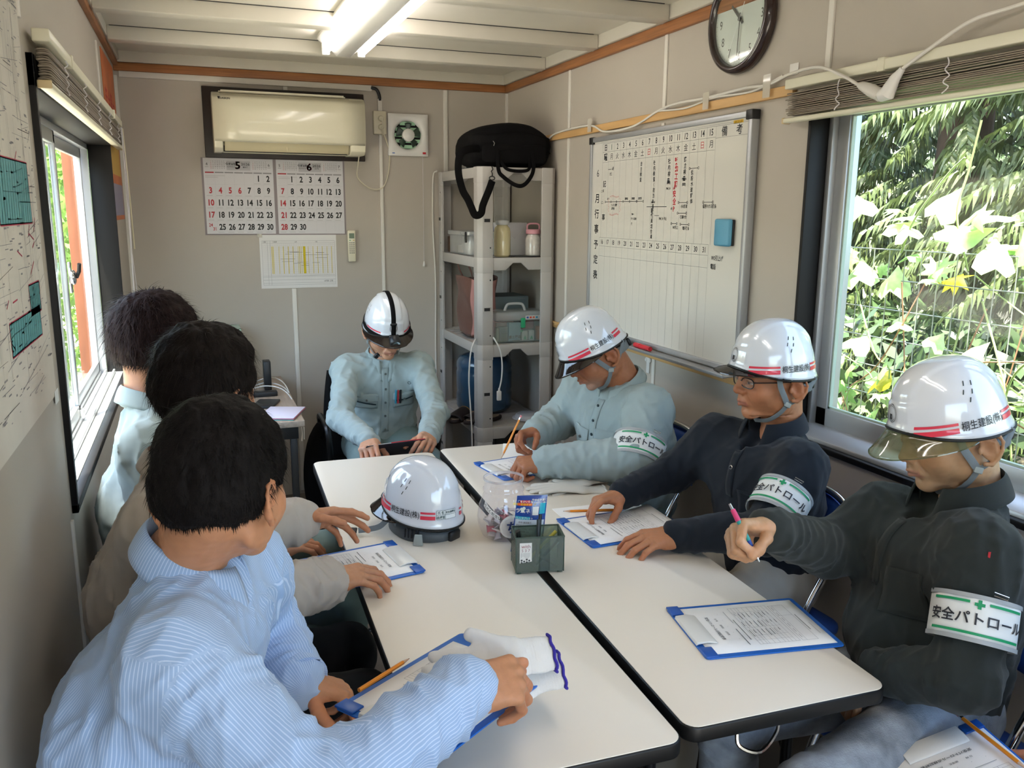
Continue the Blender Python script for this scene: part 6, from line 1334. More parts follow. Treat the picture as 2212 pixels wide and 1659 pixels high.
# ---- man in navy polo with spectacles
J3 = dict(P=(1.535, 1.96, .54), C=(1.535, 1.955, .80), N=(1.580, 1.970, .985), SL=(1.510, 1.785, .930), SR=(1.465, 2.125, .930), EL=(1.345, 1.715, .785), ER=(1.36, 2.20, .800), WL=(1.180, 1.862, .742), WR=(1.175, 2.175, .757),
          KL=(1.13, 1.715, .545), KR=(1.10, 2.06, .52), AL=(1.12, 1.74, .10), AR=(1.12, 2.08, .10), F=(-1, -.2, 0))
REST = dict(index=(22, 30, 20, 2), middle=(20, 30, 20), ring=(20, 32, 20, -2), pinky=(22, 34, 22, -4), thumb=(24, 12, 15))
HOLD = dict(index=(25, 35, 22, 4), middle=(40, 50, 30), ring=(48, 56, 32), pinky=(52, 58, 34), thumb=(30, 38, 14))
p3, H3, s3, bv3, f3, l3, u3 = person('person in navy polo shirt, white helmet and black-rimmed spectacles, hands on the table', J3, ((1.535, 1.965, 1.138), 174, 3, 0), '#aa7352',
    dict(L=((1.180, 1.862, .744), (-1, .06, -.05), (0, -.22, 1), REST, 1.02), R=((1.175, 2.175, .760), (-1, -.12, -.10), (.05, .35, 1), HOLD, 1.02)), m_navy, m_chino, dict(seed=31, f=.006, fold=.8, vneck=.085, chestw=.175), face=dict(seed=3, eye='open', hair='#2a2624', fat=.2), cuffs=dict(r=.0375, L=.03, out=.004), ckw=dict(op=.50, tip=.085, r=.072, drop=.018, h=.040, off=(-.018, 0, .008)))
helmet(p3, H3, 'short', lab='white safety helmet with a smoky visor'); glasses(H3, p3, m_dark)
armband(p3, J3['SL'], J3['EL'], .60, .073, '安全パトロール', ang=-.25, lab='white and green armband on the navy sleeve')
for k in (0, 1): 
    b_ = button(s3, onsurf(bv3, A(J3['N'])-u3*(.115+.0*k)+l3*(.0+.078*k)-u3*.075*k+f3*.25, -f3, .003), f3, .0065, m_chrome)
    button(b_, onsurf(bv3, A(J3['N'])-u3*(.115)+l3*(.078*k)-u3*.075*k+f3*.25, -f3, .0045), f3, .0045, m_navy)
obj('placket', drape(bv3, A(J3['N'])-u3*.20+f3*.25, l3, u3, -f3, lambda a, b: ((a-.5)*.030, b*.15), 3, 14, .0018), m_navy, s3, world=True, smooth=True, solid=.001)
obj('pocket', drape(bv3, A(J3['N'])-u3*.26+l3*.085+f3*.25, l3, u3, -f3, lambda a, b: ((a-.5)*.10, b*.09), 8, 8, .0018), m_navy, s3, world=True, smooth=True, solid=.001)
obj('shoulder_tab', MB().box(-.008, .008, -.003, .003, -.001, .001, M=T(*(A(J3['SL'])+A((-.005, -.035, .055))))), m_red, s3, world=True)

# ---- man in charcoal polo raising a pen
J4 = dict(P=(1.50, 1.30, .54), C=(1.50, 1.285, .80), N=(1.560, 1.300, 1.000), SL=(1.415, 1.135, .955), SR=(1.480, 1.460, .910), EL=(1.325, 1.065, .735), ER=(1.335, 1.475, .835), WL=(1.285, 1.220, .672), WR=(1.090, 1.375, .950),
          KL=(1.03, 1.12, .515), KR=(1.04, 1.40, .52), AL=(1.06, 1.12, .10), AR=(1.06, 1.40, .10), F=(-1, 0, 0))
PENF = dict(index=(55, 75, 40), middle=(66, 82, 42), ring=(70, 84, 42), pinky=(72, 84, 44), thumb=(20, 40, 30))
LAPH = dict(index=(30, 35, 20), middle=(30, 36, 20), ring=(32, 36, 20), pinky=(34, 36, 20), thumb=(30, 25, 15))
p4, H4, s4, bv4, f4, l4, u4 = person('person in charcoal polo shirt, faded jeans and clear-visored helmet, raising a pen', J4, ((1.515, 1.325, 1.135), 164, 14, -3), '#b18b69',
    dict(R=((1.090, 1.375, .953), (-1, -.10, .10), (-.35, .62, .68), PENF, 1.04), L=((1.285, 1.220, .672), (-.5, .5, -.9), (-.3, 0, 1), LAPH)), m_olive, m_jean, dict(seed=41, f=.010, belly=.02, vneck=.095, fold=.9, chestw=.182, depth=.12), h=.0055, face=dict(seed=4, eye='down', hair='#4a4644', wide=1.02, spots=1, fat=.4, lip='#a0625c', h=.0027), cuffs=dict(r=.0385, L=.03, out=.004), ckw=dict(op=.52, tip=.095, r=.078, drop=.018, h=.042, off=(-.020, 0, .010)), hsz=.0018)
helmet(p4, H4, 'clear', lab='white safety helmet with a clear olive visor')
armband(p4, J4['SL'], J4['EL'], .56, .076, '安全パトロール', ang=.10, lab='white and green armband on the charcoal sleeve')
obj('placket', drape(bv4, A(J4['N'])-u4*.22+f4*.25, l4, u4, -f4, lambda a, b: ((a-.5)*.032, b*.16), 3, 14, .0018), m_olive, s4, world=True, smooth=True, solid=.001)
obj('pocket', drape(bv4, A(J4['N'])-u4*.27+l4*.09+f4*.25, l4, u4, -f4, lambda a, b: ((a-.5)*.11, b*.10+.012*a), 8, 8, .0022), m_olive, s4, world=True, smooth=True, solid=.0012)
obj('shoulder_tab', MB().box(-.008, .008, -.002, .002, -.005, .005, M=T(*(A(J4['SL'])+A((-.045, -.052, .018)))) @ RZ(.6)), m_red, s4, world=True)

# ---- near man in the blue striped shirt
J5 = dict(P=(-.105, 1.325, .54), C=(-.110, 1.350, .80), N=(-.040, 1.360, 1.060), SL=(.045, 1.510, .975), SR=(-.055, 1.190, .970), EL=(.075, 1.58, .80), ER=(.110, 1.045, .800), WL=(.125, 1.425, .775), WR=(.345, 1.135, .872),
          KL=(.28, 1.48, .50), KR=(.28, 1.25, .50), AL=(.25, 1.48, .10), AR=(.25, 1.25, .10), F=(1, .3, 0))
GRIP = dict(index=(48, 48, 26, 2), middle=(54, 52, 28), ring=(58, 54, 30), pinky=(62, 54, 30), thumb=(10, 4, 6))
WRT = dict(index=(40, 52, 25), middle=(50, 62, 32), ring=(56, 66, 34), pinky=(58, 66, 34), thumb=(28, 34, 20))
p5, H5, s5, bv5, f5, l5, u5 = person('person with short black hair in light blue striped shirt, seen from behind, holding gloves', J5, ((.022, 1.315, 1.180), 57, 14, 6), '#b4805f',
    dict(R=((.345, 1.135, .876), (1, .10, -.10), (.12, -.50, 1), GRIP, 1.08), L=((.125, 1.425, .775), (1, -.25, -.42), (.2, .2, 1), WRT, 1.0)), m_stripe, m_blackp, dict(seed=51, f=.016, fold=1.0, chestw=.178, depth=.122, arm=1.03), h=.0050, face=dict(seed=5, eye='down', hair='#15110f', h=.0027), cuffs=dict(r=.052, L=.060, out=.016), ckw=dict(op=.25, tip=.07, r=.070, h=.042, drop=.03), hsz=.0018)
hair_bare(p5, H5, '#120f0f', vol=.019, strands=10000, length=.026, seed=5, nape=-.052, lift=.22)

# ---- middle man in beige, mostly hidden
J6 = dict(P=(-.095, 1.82, .54), C=(-.105, 1.82, .82), N=(-.06, 1.82, 1.070), SL=(-.055, 1.985, .995), SR=(-.085, 1.650, 1.000), EL=(.045, 2.06, .825), ER=(.010, 1.700, .800), WL=(.205, 2.120, .815), WR=(.235, 1.868, .752),
          KL=(.30, 1.98, .50), KR=(.30, 1.74, .50), AL=(.27, 1.98, .10), AR=(.27, 1.74, .10), F=(1, .15, 0))
OPEN = dict(index=(14, 16, 10, 4), middle=(22, 20, 12, 1), ring=(32, 26, 14, -2), pinky=(42, 30, 16, -5), thumb=(30, 30, 14))
p6, H6, s6, bv6, f6, l6, u6 = person('dark-haired person in beige jacket behind the striped shirt, one hand open over the table', J6, ((.010, 1.815, 1.232), 52, 12, 0), '#b07e5e',
    dict(R=((.235, 1.868, .756), (1, .10, -.04), (0, -.18, 1), dict(REST, thumb=(18, 25, 18)), 1.0), L=((.205, 2.120, .818), (1, .10, -.10), (.12, .80, .55), OPEN, 1.0)), m_beige, m_blackp, dict(seed=61, f=.020, fold=1.25, chestw=.18, depth=.12, arm=1.05), face=dict(seed=6, hair='#15110f'), cuffs=dict(r=.043, L=.05, out=.006, btn=(.1, -.9, .3)), ckw=dict(op=.25))
hair_bare(p6, H6, '#17110f', vol=.020, strands=6000, length=.040, seed=6, nape=-.06, lift=.22)

# ---- far left man with wavy hair
J7 = dict(P=(-.135, 2.45, .54), C=(-.155, 2.44, .80), N=(-.140, 2.44, 1.090), SL=(-.110, 2.610, 1.005), SR=(-.140, 2.265, 1.000), EL=(.02, 2.64, .76), ER=(-.110, 2.225, .760), WL=(.16, 2.56, .65), WR=(.15, 2.36, .65),
          KL=(.335, 2.50, .555), KR=(.335, 2.20, .55), AL=(.30, 2.54, .10), AR=(.30, 2.24, .10), F=(1, 0, 0))
p7, H7, s7, bv7, f7, l7, u7 = person('person with wavy dark brown hair in a sage green work shirt beside the left window', J7, ((-.110, 2.475, 1.235), 28, 10, 0), '#b98668',
    dict(R=((.15, 2.36, .652), (1, .2, -.05), (0, -.1, 1), REST), L=((.16, 2.56, .652), (1, -.2, -.05), (0, .1, 1), REST)), m_green, m_gtr, dict(seed=71, f=.008, fold=1.2, depth=.118), face=dict(seed=7, eye='down', hair='#241614'), ckw=dict(op=.25, r=.070, h=.040))
hair_bare(p7, H7, '#231614', vol=.026, strands=6500, length=.055, curl=.5, seed=8, nape=-.055, lift=.32, front=.085, width=.0012)
# ================================================================ CHAIRS, CLIPBOARDS AND THINGS ON THE TABLES
m_bluep = mat('blue vinyl', '#2a4f9e', .45); m_cb = mat('blue clipboard plastic', '#1f62b8', .35); m_cbd = mat('deep blue clipboard plastic', '#1c55a8', .35)
m_sheet = mat('printed form paper', '#eceae7', .7); m_clipw = mat('white clip plastic', '#d9d8d3', .35)
def folding_chair(label, x, y, rz):
    t = thing('folding_chair', label, 'chair', (x, y, 0), rz, 'blue folding chairs around the tables')
    for s in (-1, 1): 
        obj('side_frame', MB().tube(bezier([(.22, s*.215, .012), (.14, s*.215, .22), (.02, s*.215, .50), (-.10, s*.212, .70), (-.15, s*.19, .79), (-.165, s*.13, .825), (-.17, 0, .835)], 8), .0105, 10), m_chrome, t, smooth=True)
        obj('leg', MB().tube([(-.24, s*.19, .012), (-.06, s*.19, .25), (.15, s*.19, .435)], .0105, 10), m_chrome, t, smooth=True)
        for q in ((.22, s*.215), (-.24, s*.19)): obj('foot_cap', MB().lathe([(0, 0), (.014, 0), (.014, .022), (0, .022)], 10, T(q[0], q[1], 0)), m_rubber, t)
    obj('cross_bar', MB().tube([(.19, -.21, .09), (.19, .21, .09)], .008, 8), m_chrome, t, smooth=True)
    obj('cross_bar', MB().tube([(-.20, -.19, .06), (-.20, .19, .06)], .008, 8), m_chrome, t, smooth=True)
    obj('seat', MB().prism(rrect(-.185, .20, -.19, .19, .05), .425, .455), m_bluep, t, bevel=.012, segs=3)
    bk = MB().grid(lambda u, v: Vector((-.125-.045*v-.018*math.sin(PI*u), (u-.5)*.375*(1-.10*v**3), .64+.175*v-.03*(2*u-1)**4*v)), 16, 6)
    obj('backrest', bk, m_bluep, t, smooth=True, solid=.022)
    return t
folding_chair('blue folding chair under the heavy person below the whiteboard', 1.47, 2.66, PI+.1)
folding_chair('blue folding chair with its chrome-rimmed back showing behind the navy polo', 1.475, 1.915, PI+.05)
folding_chair('blue folding chair under the person in the charcoal polo', 1.475, 1.285, PI)
folding_chair('blue folding chair at the near right, mostly outside the view', 1.46, .60, PI-.15)
folding_chair('blue folding chair under the person in the striped shirt', -.035, 1.335, .1)
folding_chair('blue folding chair under the person in the beige jacket', -.03, 1.86, .05)
folding_chair('blue folding chair beside the left window under the wavy-haired person', -.06, 2.47, 0)
oc = thing('office_chair', 'black office chair under the person at the head of the table', 'chair', (.775, 3.86, 0), -PI/2)
obj('seat', MB().prism(rrect(-.22, .22, -.23, .23, .07), .42, .475), m_bag, oc, bevel=.02, segs=3)
obj('backrest', MB().grid(lambda u, v: Vector((-.20-.03*math.sin(PI*u)-.06*v, (u-.5)*.46*(1-.15*v**2), .50+.33*v)), 16, 8), m_bag, oc, smooth=True, solid=.045)
obj('stem', MB().tube([(0, 0, .42), (0, 0, .10)], .025, 12), m_steel, oc, smooth=True)
for k in range(5):
    a = 2*PI*k/5; obj('base_arm', MB().tube([(0, 0, .11), (.26*math.cos(a), .26*math.sin(a), .07)], [.022, .014], 8), m_steel, oc, smooth=True)
    obj('castor', MB().lathe([(0, -.012), (.022, -.012), (.025, 0), (.022, .012), (0, .012)], 12, T(.26*math.cos(a), .26*math.sin(a), .0255) @ RZ(a) @ RX(PI/2)), m_rubber, oc, smooth=True)
for s in (-1, 1): obj('armrest', MB().tube(bezier([(-.18, s*.25, .55), (-.12, s*.265, .64), (.06, s*.265, .645), (.12, s*.26, .60), (.10, s*.25, .46)], 5), .014, 8), m_steel, oc, smooth=True)

def clipboard(label, M, flip=False, L=.315, W_=.228, curl=0, blank=False, clipz=.010):
    """local x runs away from the clip end, origin in the middle of the board"""
    t = thing('clipboard', label, 'clipboard', M=M)
    h = L/2; w = W_/2
    obj('board', MB().prism(rrect(-h, h, -w, w, .010), 0, .0032), m_cb, t, bevel=.0008)
    for s in (-1, 1): obj('corner_block', MB().box(-h, -h+.028, s*w-.040*(s > 0), s*w+.040*(s < 0), .003, .0075), m_cbd, t, bevel=.0015)
    def sheet(dz, dx, dy, m=m_sheet):
        return MB().grid(lambda u, v: Vector((-h+.016+dx+(.297-.010)*u, -.102+dy+.204*v, .0042+dz+curl*max(0, u-.5)**2*4*(.3+.7*v))), 14, 4)
    obj('paper', sheet(0, 0, 0), m_sheet, t, smooth=True, solid=.0004)
    if curl: obj('paper', sheet(.0012, .004, -.004), m_sheet, t, smooth=True, solid=.0004)
    obj('clip', MB().prism([(-.006, .004), (-.004, .011), (.022, .0125), (.040, .0085), (.044, .0052), (.041, .0050), (.022, .0085), (.0, .0065)], -.062, .062, Matrix(((1, 0, 0, -h+.006), (0, 0, 1, 0), (0, 1, 0, 0), (0, 0, 0, 1)))), m_clipw, t, bevel=.0012)
    if blank: return t
    z = .0060+(.0012 if curl else 0); sg = 1
    P = Print((-h+.062, .090, z), (0, -1, 0), (1, 0, 0)) if not flip else Print((-h+.062, -.090, z), (0, 1, 0), (1, 0, 0))
    # u across the page (0..0.18), v down from the clip (0..0.22): page is read from the far end
    def R(u0, v0, u1, v1, w=.0006): 
        for a in ((u0, v0, u1, v0), (u0, v1, u1, v1), (u0, v0, u0, v1), (u1, v0, u1, v1)): P.line(*a, w, 1)
    rot = PI
    P.txt('安全パトロール点検記録表', .09, .008, .0085, 0, .01, rot=0 if sg > 0 else rot)
    for k, s in enumerate(('日 時', '現場名', '点検者')): P.txt(s, .055+.03*k, .026, .006, 0)
    for k in range(5): P.txt('・', .03+.028*k, .040, .006, 1)
    P.line(.10, .052, .17, .052, .0013, 0); P.line(.02, .058, .075, .058, .0011, 1); P.line(.06, .064, .15, .064, .0013, 0)
    R(.008, .074, .172, .166); 
    for v in (.082, .090, .096, .108, .120, .132, .140, .148, .157): P.line(.008, v, .172, v, .0005, 1)
    for u in (.03, .10, .135, .155): P.line(u, .074, u, .157, .0005, 1)
    for k in range(26): u = .034+(k % 3)*.038; v = .078+(k//3)*.0098; P.line(u, v, u+random.uniform(.010, .03), v, .0012, 0 if k % 4 else 1)
    R(.012, .172, .172, .208); P.line(.012, .182, .172, .182, .0005, 1); P.line(.06, .172, .06, .208, .0005, 1)
    for k in range(6): P.line(.02+.025*k, .177, .035+.025*k, .177, .001, 1)
    P.line(.06, .214, .13, .214, .0013, 0); P.line(.10, .226, .15, .226, .0008, 1)
    if curl: 
        P.mb.v = [(x, y, zz+curl*max(0, (x+h-.016)/.287-.5)**2*4*(.3+.7*((y+.102)/.204))) for x, y, zz in P.mb.v]
    obj('form_print', P.mb, [m_ink, m_greyp], t, recalc=False)
    return t
Z0 = .7005
clipboard('blue clipboard with a printed form under the hands of the heavy person writing', T(1.075, 2.715, Z0) @ RZ(.17), curl=0)
clipboard('blue clipboard with a curling printed form in front of the navy polo', T(1.118, 2.066, Z0) @ RZ(.04), curl=.012)
clipboard('blue clipboard with a printed form at the near end, in front of the charcoal polo', T(1.105, 1.425, Z0) @ RZ(-.165), curl=0)
clipboard('blue clipboard with a printed form overhanging the table under a hand in a beige sleeve', T(.325, 2.035, Z0+.0005) @ RZ(PI+.16), curl=0)
clipboard('blue clipboard held over the table in the left hand of the striped shirt', T(.372, 1.268, .795) @ RZ(.63) @ RY(.055) , L=.345)
_y8 = Vector((.192, -.055, .079)).normalized(); _x8 = Vector((-.31, -.945, .09)); _x8 = (_x8-_y8*_x8.dot(_y8)).normalized(); _z8 = _x8.cross(_y8); _c8 = Vector((1.291, 1.103, .583))+_x8*.15
c8 = clipboard('blue clipboard with a white clip and pencil at the lower right corner of the view', Matrix(((_x8.x, _y8.x, _z8.x, _c8.x), (_x8.y, _y8.y, _z8.y, _c8.y), (_x8.z, _y8.z, _z8.z, _c8.z), (0, 0, 0, 1))), L=.30, W_=.213)
m_pen = mat('orange pencil lacquer', '#e08a24', .35); m_pw = mat('sharpened wood', '#c9a58a', .7); m_lead = mat('pencil lead', '#2a2a2c', .4); m_era = mat('pink eraser', '#c9787c', .7)
def stick(name, label, cat, a, b, parts, group=None):
    """long thin thing from a (tip) to b; parts: (name, t0, t1, r0, r1, mat)"""
    a, b = Vector(a), Vector(b); t = thing(name, label, cat, tuple(a), 0, group)
    for nm, t0, t1, r0, r1, m in parts: obj(nm, MB().tube([a.lerp(b, t0), a.lerp(b, t1)], [r0, r1], 6 if nm == 'shaft' else 10), m, t, world=True, smooth=nm != 'shaft', ang=50)
    return t
PC = [('lead', 0, .02, .0003, .001, m_lead), ('sharpened_tip', .02, .13, .001, .0036, m_pw), ('shaft', .13, .94, .0038, .0038, m_pen)]
PE = PC[:2]+[('shaft', .13, .90, .0038, .0038, m_pen), ('ferrule', .90, .95, .0039, .0039, m_chrome), ('eraser', .95, 1, .0036, .0034, m_era)]
stick('pencil', 'orange pencil with a pink eraser in the writing hand of the heavy person', 'pencil', (1.005, 2.795, .712), (1.085, 2.80, .868), PE)
stick('pencil', 'orange pencil on the table beyond the clipboard of the navy polo', 'pencil', (1.004, 2.232, .7045), (1.165, 2.190, .7045), PC)
stick('pencil', 'orange pencil under the hand in the beige sleeve', 'pencil', (.385, 1.905, .716), (.275, 2.00, .718), PC)
stick('pencil', 'orange pencil lying along the edge of the clipboard held by the striped shirt', 'pencil', (.318, 1.370, .806), (.205, 1.283, .812), PC)
stick('pencil', 'orange pencil clipped at the right of the lower right clipboard', 'pencil', tuple(_c8+_y8*.094+_x8*.03+_z8*.010), tuple(_c8+_y8*.082-_x8*.175+_z8*.014), PE)
m_tq = mat('teal pen barrel', '#2f8f8a', .3); m_pb = mat('navy pen grip', '#24479a', .35); m_pr = mat('magenta pen slider', '#c23a6a', .4)
stick('ballpoint_pen', 'multicolour ballpoint pen with a navy grip in the raised fist', 'pen', (1.012, 1.296, .922), (.985, 1.368, 1.022), [('nib', 0, .14, .0008, .0042, m_chrome), ('grip', .14, .36, .0046, .0046, m_pb), ('barrel', .36, .86, .005, .0048, m_tq), ('slider', .70, .90, .0058, .0052, m_pr), ('plunger', .90, 1, .0030, .0026, m_chrome)])
# papers of the man at the head of the table
dc = thing('document_folder', 'dark folder of papers held on the table edge by the person with the headlamp', 'folder', (.69, 3.12, .72))
MD = T(.688, 3.118, .716) @ RZ(.10) @ RX(-.62)
obj('cover', MB().box(-.12, .12, -.004, .16, -.003, 0, M=MD), mat('dark folder card', '#35343a', .45), dc, world=True, bevel=.001)
obj('paper', MB().box(-.110, .112, .002, .158, .0008, .003, M=MD), m_sheet, dc, world=True)
obj('red_edge', MB().box(-.02, .118, -.0045, .0, .0, .0035, M=MD), m_red, dc, world=True)
tag(obj('loose_paper', MB().box(-.10, .10, -.14, .14, 0, .0006, M=T(1.19, 2.88, Z0) @ RZ(1.2)), m_sheet), 'loose white sheet on the table behind the clipboard of the heavy person', 'paper')
tag(obj('loose_paper', MB().box(-.10, .10, -.14, .14, 0, .0006, M=T(1.12, 2.165, Z0-.0002) @ RZ(1.52)), m_sheet), 'loose white sheet partly under the clipboard of the navy polo', 'paper')

# knitted gloves
def GM(px, py, t, yd):
    c = CAM+(_f+_r*((px-1106)/FPX)-_u*((py-829.5)/FPX))*t; y = Vector(yd).normalized(); z = (CAM-c+Vector((.2, .3, .5))).normalized(); z = (z-y*z.dot(y)).normalized(); x = y.cross(z)
    return Matrix(((x.x, y.x, z.x, c.x), (x.y, y.y, z.y, c.y), (x.z, y.z, z.z, c.z), (0, 0, 0, 1)))
m_knit = mat('white knit', '#f3f2ef', .9, bump=.9, bscale=1500, sheen=.3); m_cuffp = mat('purple glove edge', '#2f238c', .8)
def glove(label, M, spread=1.0, seed=1, edge=True, m=None, flat=.55, droop=0):
    t = thing('work_glove', label, 'glove', M=M); s = SDF()
    s.ecap((0, -.095, 0), (0, .0, 0), (.036, .014), (.036, .013), (1, 0, 0), k=.02); s.ecap((0, .0, 0), (0, .075, 0), (.040, .015), (.044, .013), (1, 0, 0), k=.02)
    for (x, y), L, a in (((.030, .078), .085, .10), ((.010, .085), .095, .02), ((-.012, .082), .090, -.05), ((-.031, .070), .075, -.14)):
        a *= spread; s.cap((x*.8, y-.03, 0), (x+math.sin(a)*L, y-.01+math.cos(a)*L, .002*math.sin(seed+x*99)), .0115, .0105, k=.004)
    s.cap((.03, .02, 0), (.066, .075, .002), .016, .012, k=.012)
    s.half((0, -.078, 0), (0, -1, 0), (-.06, -.15, -.05), (.06, -.05, .05))
    s.dis = lambda P: -.0022*(1-np.abs(noise(P, 70, seed, 2)))+.0006*np.sin(P[:, 1]*1400)*(P[:, 1] < -.01)
    V, F = s.mesh(.0026); V = V*A((1, 1, flat)); V[:, 2] += -droop*np.maximum(V[:, 1], 0)**2+.006*np.sin(V[:, 1]*22+seed); m = m or m_knit
    obj('glove_body', npmesh('glove_body', xf(M, V), F, m), m, t, world=True)
    if edge:
        ring = [Vector((.038*math.cos(a)+.001*math.sin(9*a), -.079+.0015*math.sin(7*a), .0135*flat*1.3*math.sin(a)+.006*math.sin(-.079*22+seed))) for a in [2*PI*k/40 for k in range(40)]]
        obj('overlocked_edge', MB().tube(ring, .0034, 6, closed=True), m_cuffp if edge is True else m, t, M=M, world=True, smooth=True)
    return t
glove('white knitted glove with a purple hem, uppermost of the pair held over the near clipboard', GM(1110, 1424, 1.47, (-.97, .10, -.03)) @ Matrix.Scale(.88, 4), seed=2, flat=.9, droop=.6)
glove('white knitted glove with a purple hem, lower of the pair held over the near clipboard', GM(1130, 1464, 1.48, (-.95, .16, -.10)) @ Matrix.Scale(.88, 4), seed=4, flat=.8, droop=.4)
glove('off-white knitted glove on the table nearer the writing elbow', T(1.145, 2.405, .7065) @ RZ(1.30), seed=6, edge='m', flat=.45, m=mat('cream knit', '#d6d0c4', .9, bump=.9, bscale=1500))
glove('off-white knitted glove on the table, fingers towards the candy jar', T(1.17, 2.455, .7065) @ RZ(1.75), seed=8, edge='m', flat=.45, m=MATS['cream knit'])

# helmet on the table
ht = thing('helmet', 'white safety helmet resting on the left table with a name plate on its side', 'helmet', M=frame_head((.565, 2.235, .747), 124, -4, 0))
helmet(ht, wmat(ht), 'smoky', strap=False, on_table=True)

# candy jar
m_pet = film('clear jar plastic', '#f6f4f8', .95, gloss=.35, refl=.7)
cj = thing('candy_jar', 'clear round plastic jar of wrapped candies standing over the table joint', 'jar', M=T(.768, 2.115, Z0) @ Matrix.Scale(1.15, 4))
prof = [(0, .002), (.040, 0), (.052, .008), (.061, .030), (.064, .055), (.060, .082), (.052, .102), (.048, .112), (.0475, .118), (.050, .120), (.0505, .124), (.0475, .127), (.0470, .146), (.0485, .149), (.0470, .152)]
obj('jar_wall', MB().lathe(prof, 44), m_pet, cj, smooth=True, ang=80)
obj('neck_ring', MB().lathe([(.047, .146), (.0495, .147), (.0495, .152), (.046, .152)], 44), film('jar lip', '#e9e8ec', .6, gloss=1.5), cj, smooth=True)
def jr(z): return np.interp(z, [p[1] for p in prof[1:8]], [p[0] for p in prof[1:8]])
def jl(nm, a0, u0, u1, z0, z1, tilt, m, txt=None, tm=None, sz=.012, rd=False):
    def q(u, z, off): r = jr(z)+off; a = a0+u/.062; return Vector((r*math.cos(a), r*math.sin(a), z))
    if rd: mb = MB().add([q((u0)*math.cos(b), z0+u0*math.sin(b), .0008) for b in [2*PI*k/30 for k in range(30)]]+[q(0, z0, .0008)], [(k, (k+1) % 30, 30) for k in range(30)])
    else: mb = MB().grid(lambda a, b: q(u0+(u1-u0)*a, z0+(z1-z0)*b+tilt*(u0+(u1-u0)*a), .0008), 12, 3)
    o = obj(nm, mb, m, cj, smooth=True, recalc=False)
    if txt:
        V, F = text2d(txt, sz, .02, 'c'); mb = MB().add([q((u0+u1)/2*(not rd)+x, (z0+z1)/2*(not rd)+z0*rd+y+tilt*((u0+u1)/2*(not rd)+x), .0016) for x, y in V], F); obj('label_lettering', mb, tm or m_ink, o, recalc=False)
ca = math.atan2(-2.13, -.775)
jl('strip_label', ca-.55, -.026, .026, .076, .088, -.55, m_white, 'お食べください', m_ink, .0085)
jl('round_label', ca+.35, .030, 0, .045, .045, 0, m_white, 'ち', mat('navy print', '#26356e', .5), .034, rd=True)
rr = random.Random(9)
cols_ = ['#d9cfd0', '#c9c3cc', '#8f8590', '#d9d6d6', '#b7485c', '#e0d9d9', '#6f6674']
k = 0; lay = [(.008, .040, 9), (.022, .048, 11), (.036, .050, 11), (.050, .048, 9), (.062, .03, 4)]
lname = {.008: 'bottom layer', .022: 'second layer', .036: 'middle layer', .050: 'upper layer', .062: 'topmost layer'}
nm_ = ['white', 'pale lilac', 'grey foil', 'bright white', 'pink and white', 'cream', 'dark foil']
for z, rad, n in lay:
    for i in range(n):
        a = 2*PI*i/n+z*50; q = rad*(.75 if i % 3 else .35); c = cols_[(k*3) % 7]
        M = T(.768+1.12*q*math.cos(a), 2.115+1.12*q*math.sin(a), Z0+z*1.15+.004) @ RZ(rr.uniform(0, 6)) @ RX(rr.uniform(-.7, .7)) @ RY(rr.uniform(-.7, .7))
        mb = MB().grid(lambda u, v: M @ Vector(((u-.5)*.026, (v-.5)*.017*(1.45-.45*max(0, math.sin(PI*u))**.5), .0035*math.sin(PI*u)*math.sin(PI*v))), 6, 4)
        o = tag(obj('wrapped_candy', mb, mat('wrapper '+c, c, .3), smooth=True, solid=.003), nm_[(k*3) % 7]+' wrapped candy in the '+lname[z]+' of the clear jar, '+('near its wall' if i % 3 else 'towards its middle'), 'candy', 'wrapped candies in the clear jar')
        k += 1
# snack pouch
pc_ = thing('snack_pouch', 'blue and white snack pouch standing behind the pen basket', 'pouch', (.80, 1.985, Z0))
PM = T(.782, 1.975, Z0+.002) @ RZ(-.36) @ RX(-.10) @ RY(.10) @ Matrix.Scale(1.12, 4)
def pf(u, v, s): w = .037*(1-.02*v); b = .013*max(0, math.sin(PI*u))**.6*(max(0, math.sin(PI*min(1, (1-v)*1.15+.02)))**.5 if v > .13 else .75+v); return PM @ Vector(((u-.5)*2*w, s*b, .142*v+.010*(u-.5)*v))
for s_ in (-1, 1): obj('pouch_face', MB().grid(lambda u, v: pf(u, v, s_), 16, 20), mat('pouch film white', '#c9d3de', .25, coat=.6), pc_, world=True, smooth=True)
def pz(u, v, off=.0008): p = pf(u, v, -1); n = PM.to_3x3() @ Vector((0, -1, 0)); return p+n*off
def pp(nm, u0, u1, v0, v1, m, off=.0008): return obj(nm, MB().grid(lambda a, b: pz(u0+(u1-u0)*a, v0+(v1-v0)*b, off), 10, 8), m, pc_, world=True, smooth=True, recalc=False)
m_pblue = mat('pouch blue', '#173f8e', .25, coat=.6); pp('blue_panel', .01, .99, .60, 1.0, m_pblue); pp('blue_edge', .0, .03, 0, .62, m_pblue); pp('blue_edge', .97, 1.0, 0, .62, m_pblue)
pp('red_band', .12, .46, .885, .925, mat('pouch red', '#c92b3c', .3), .0014); pp('orange_band', .05, .52, .835, .88, mat('pouch orange', '#d9562c', .3), .0014); pp('cyan_band', .03, .50, .60, .65, mat('pouch cyan', '#2aa5bd', .3), .0014)
pp('cyan_band', .78, .96, .70, .88, MATS['pouch cyan'], .0014); pp('white_patch', .56, .75, .68, .82, m_white, .0014); pp('pink_line', .05, .50, .055, .068, m_pr, .0014)
def ptx(s, u, v, sz, m, off=.002):
    V, F = text2d(s, sz, .02, 'c'); obj('pouch_lettering', MB().add([pz(u+x/.074, v+y/.142, off) for x, y in V], F), m, pc_, world=True, recalc=False)
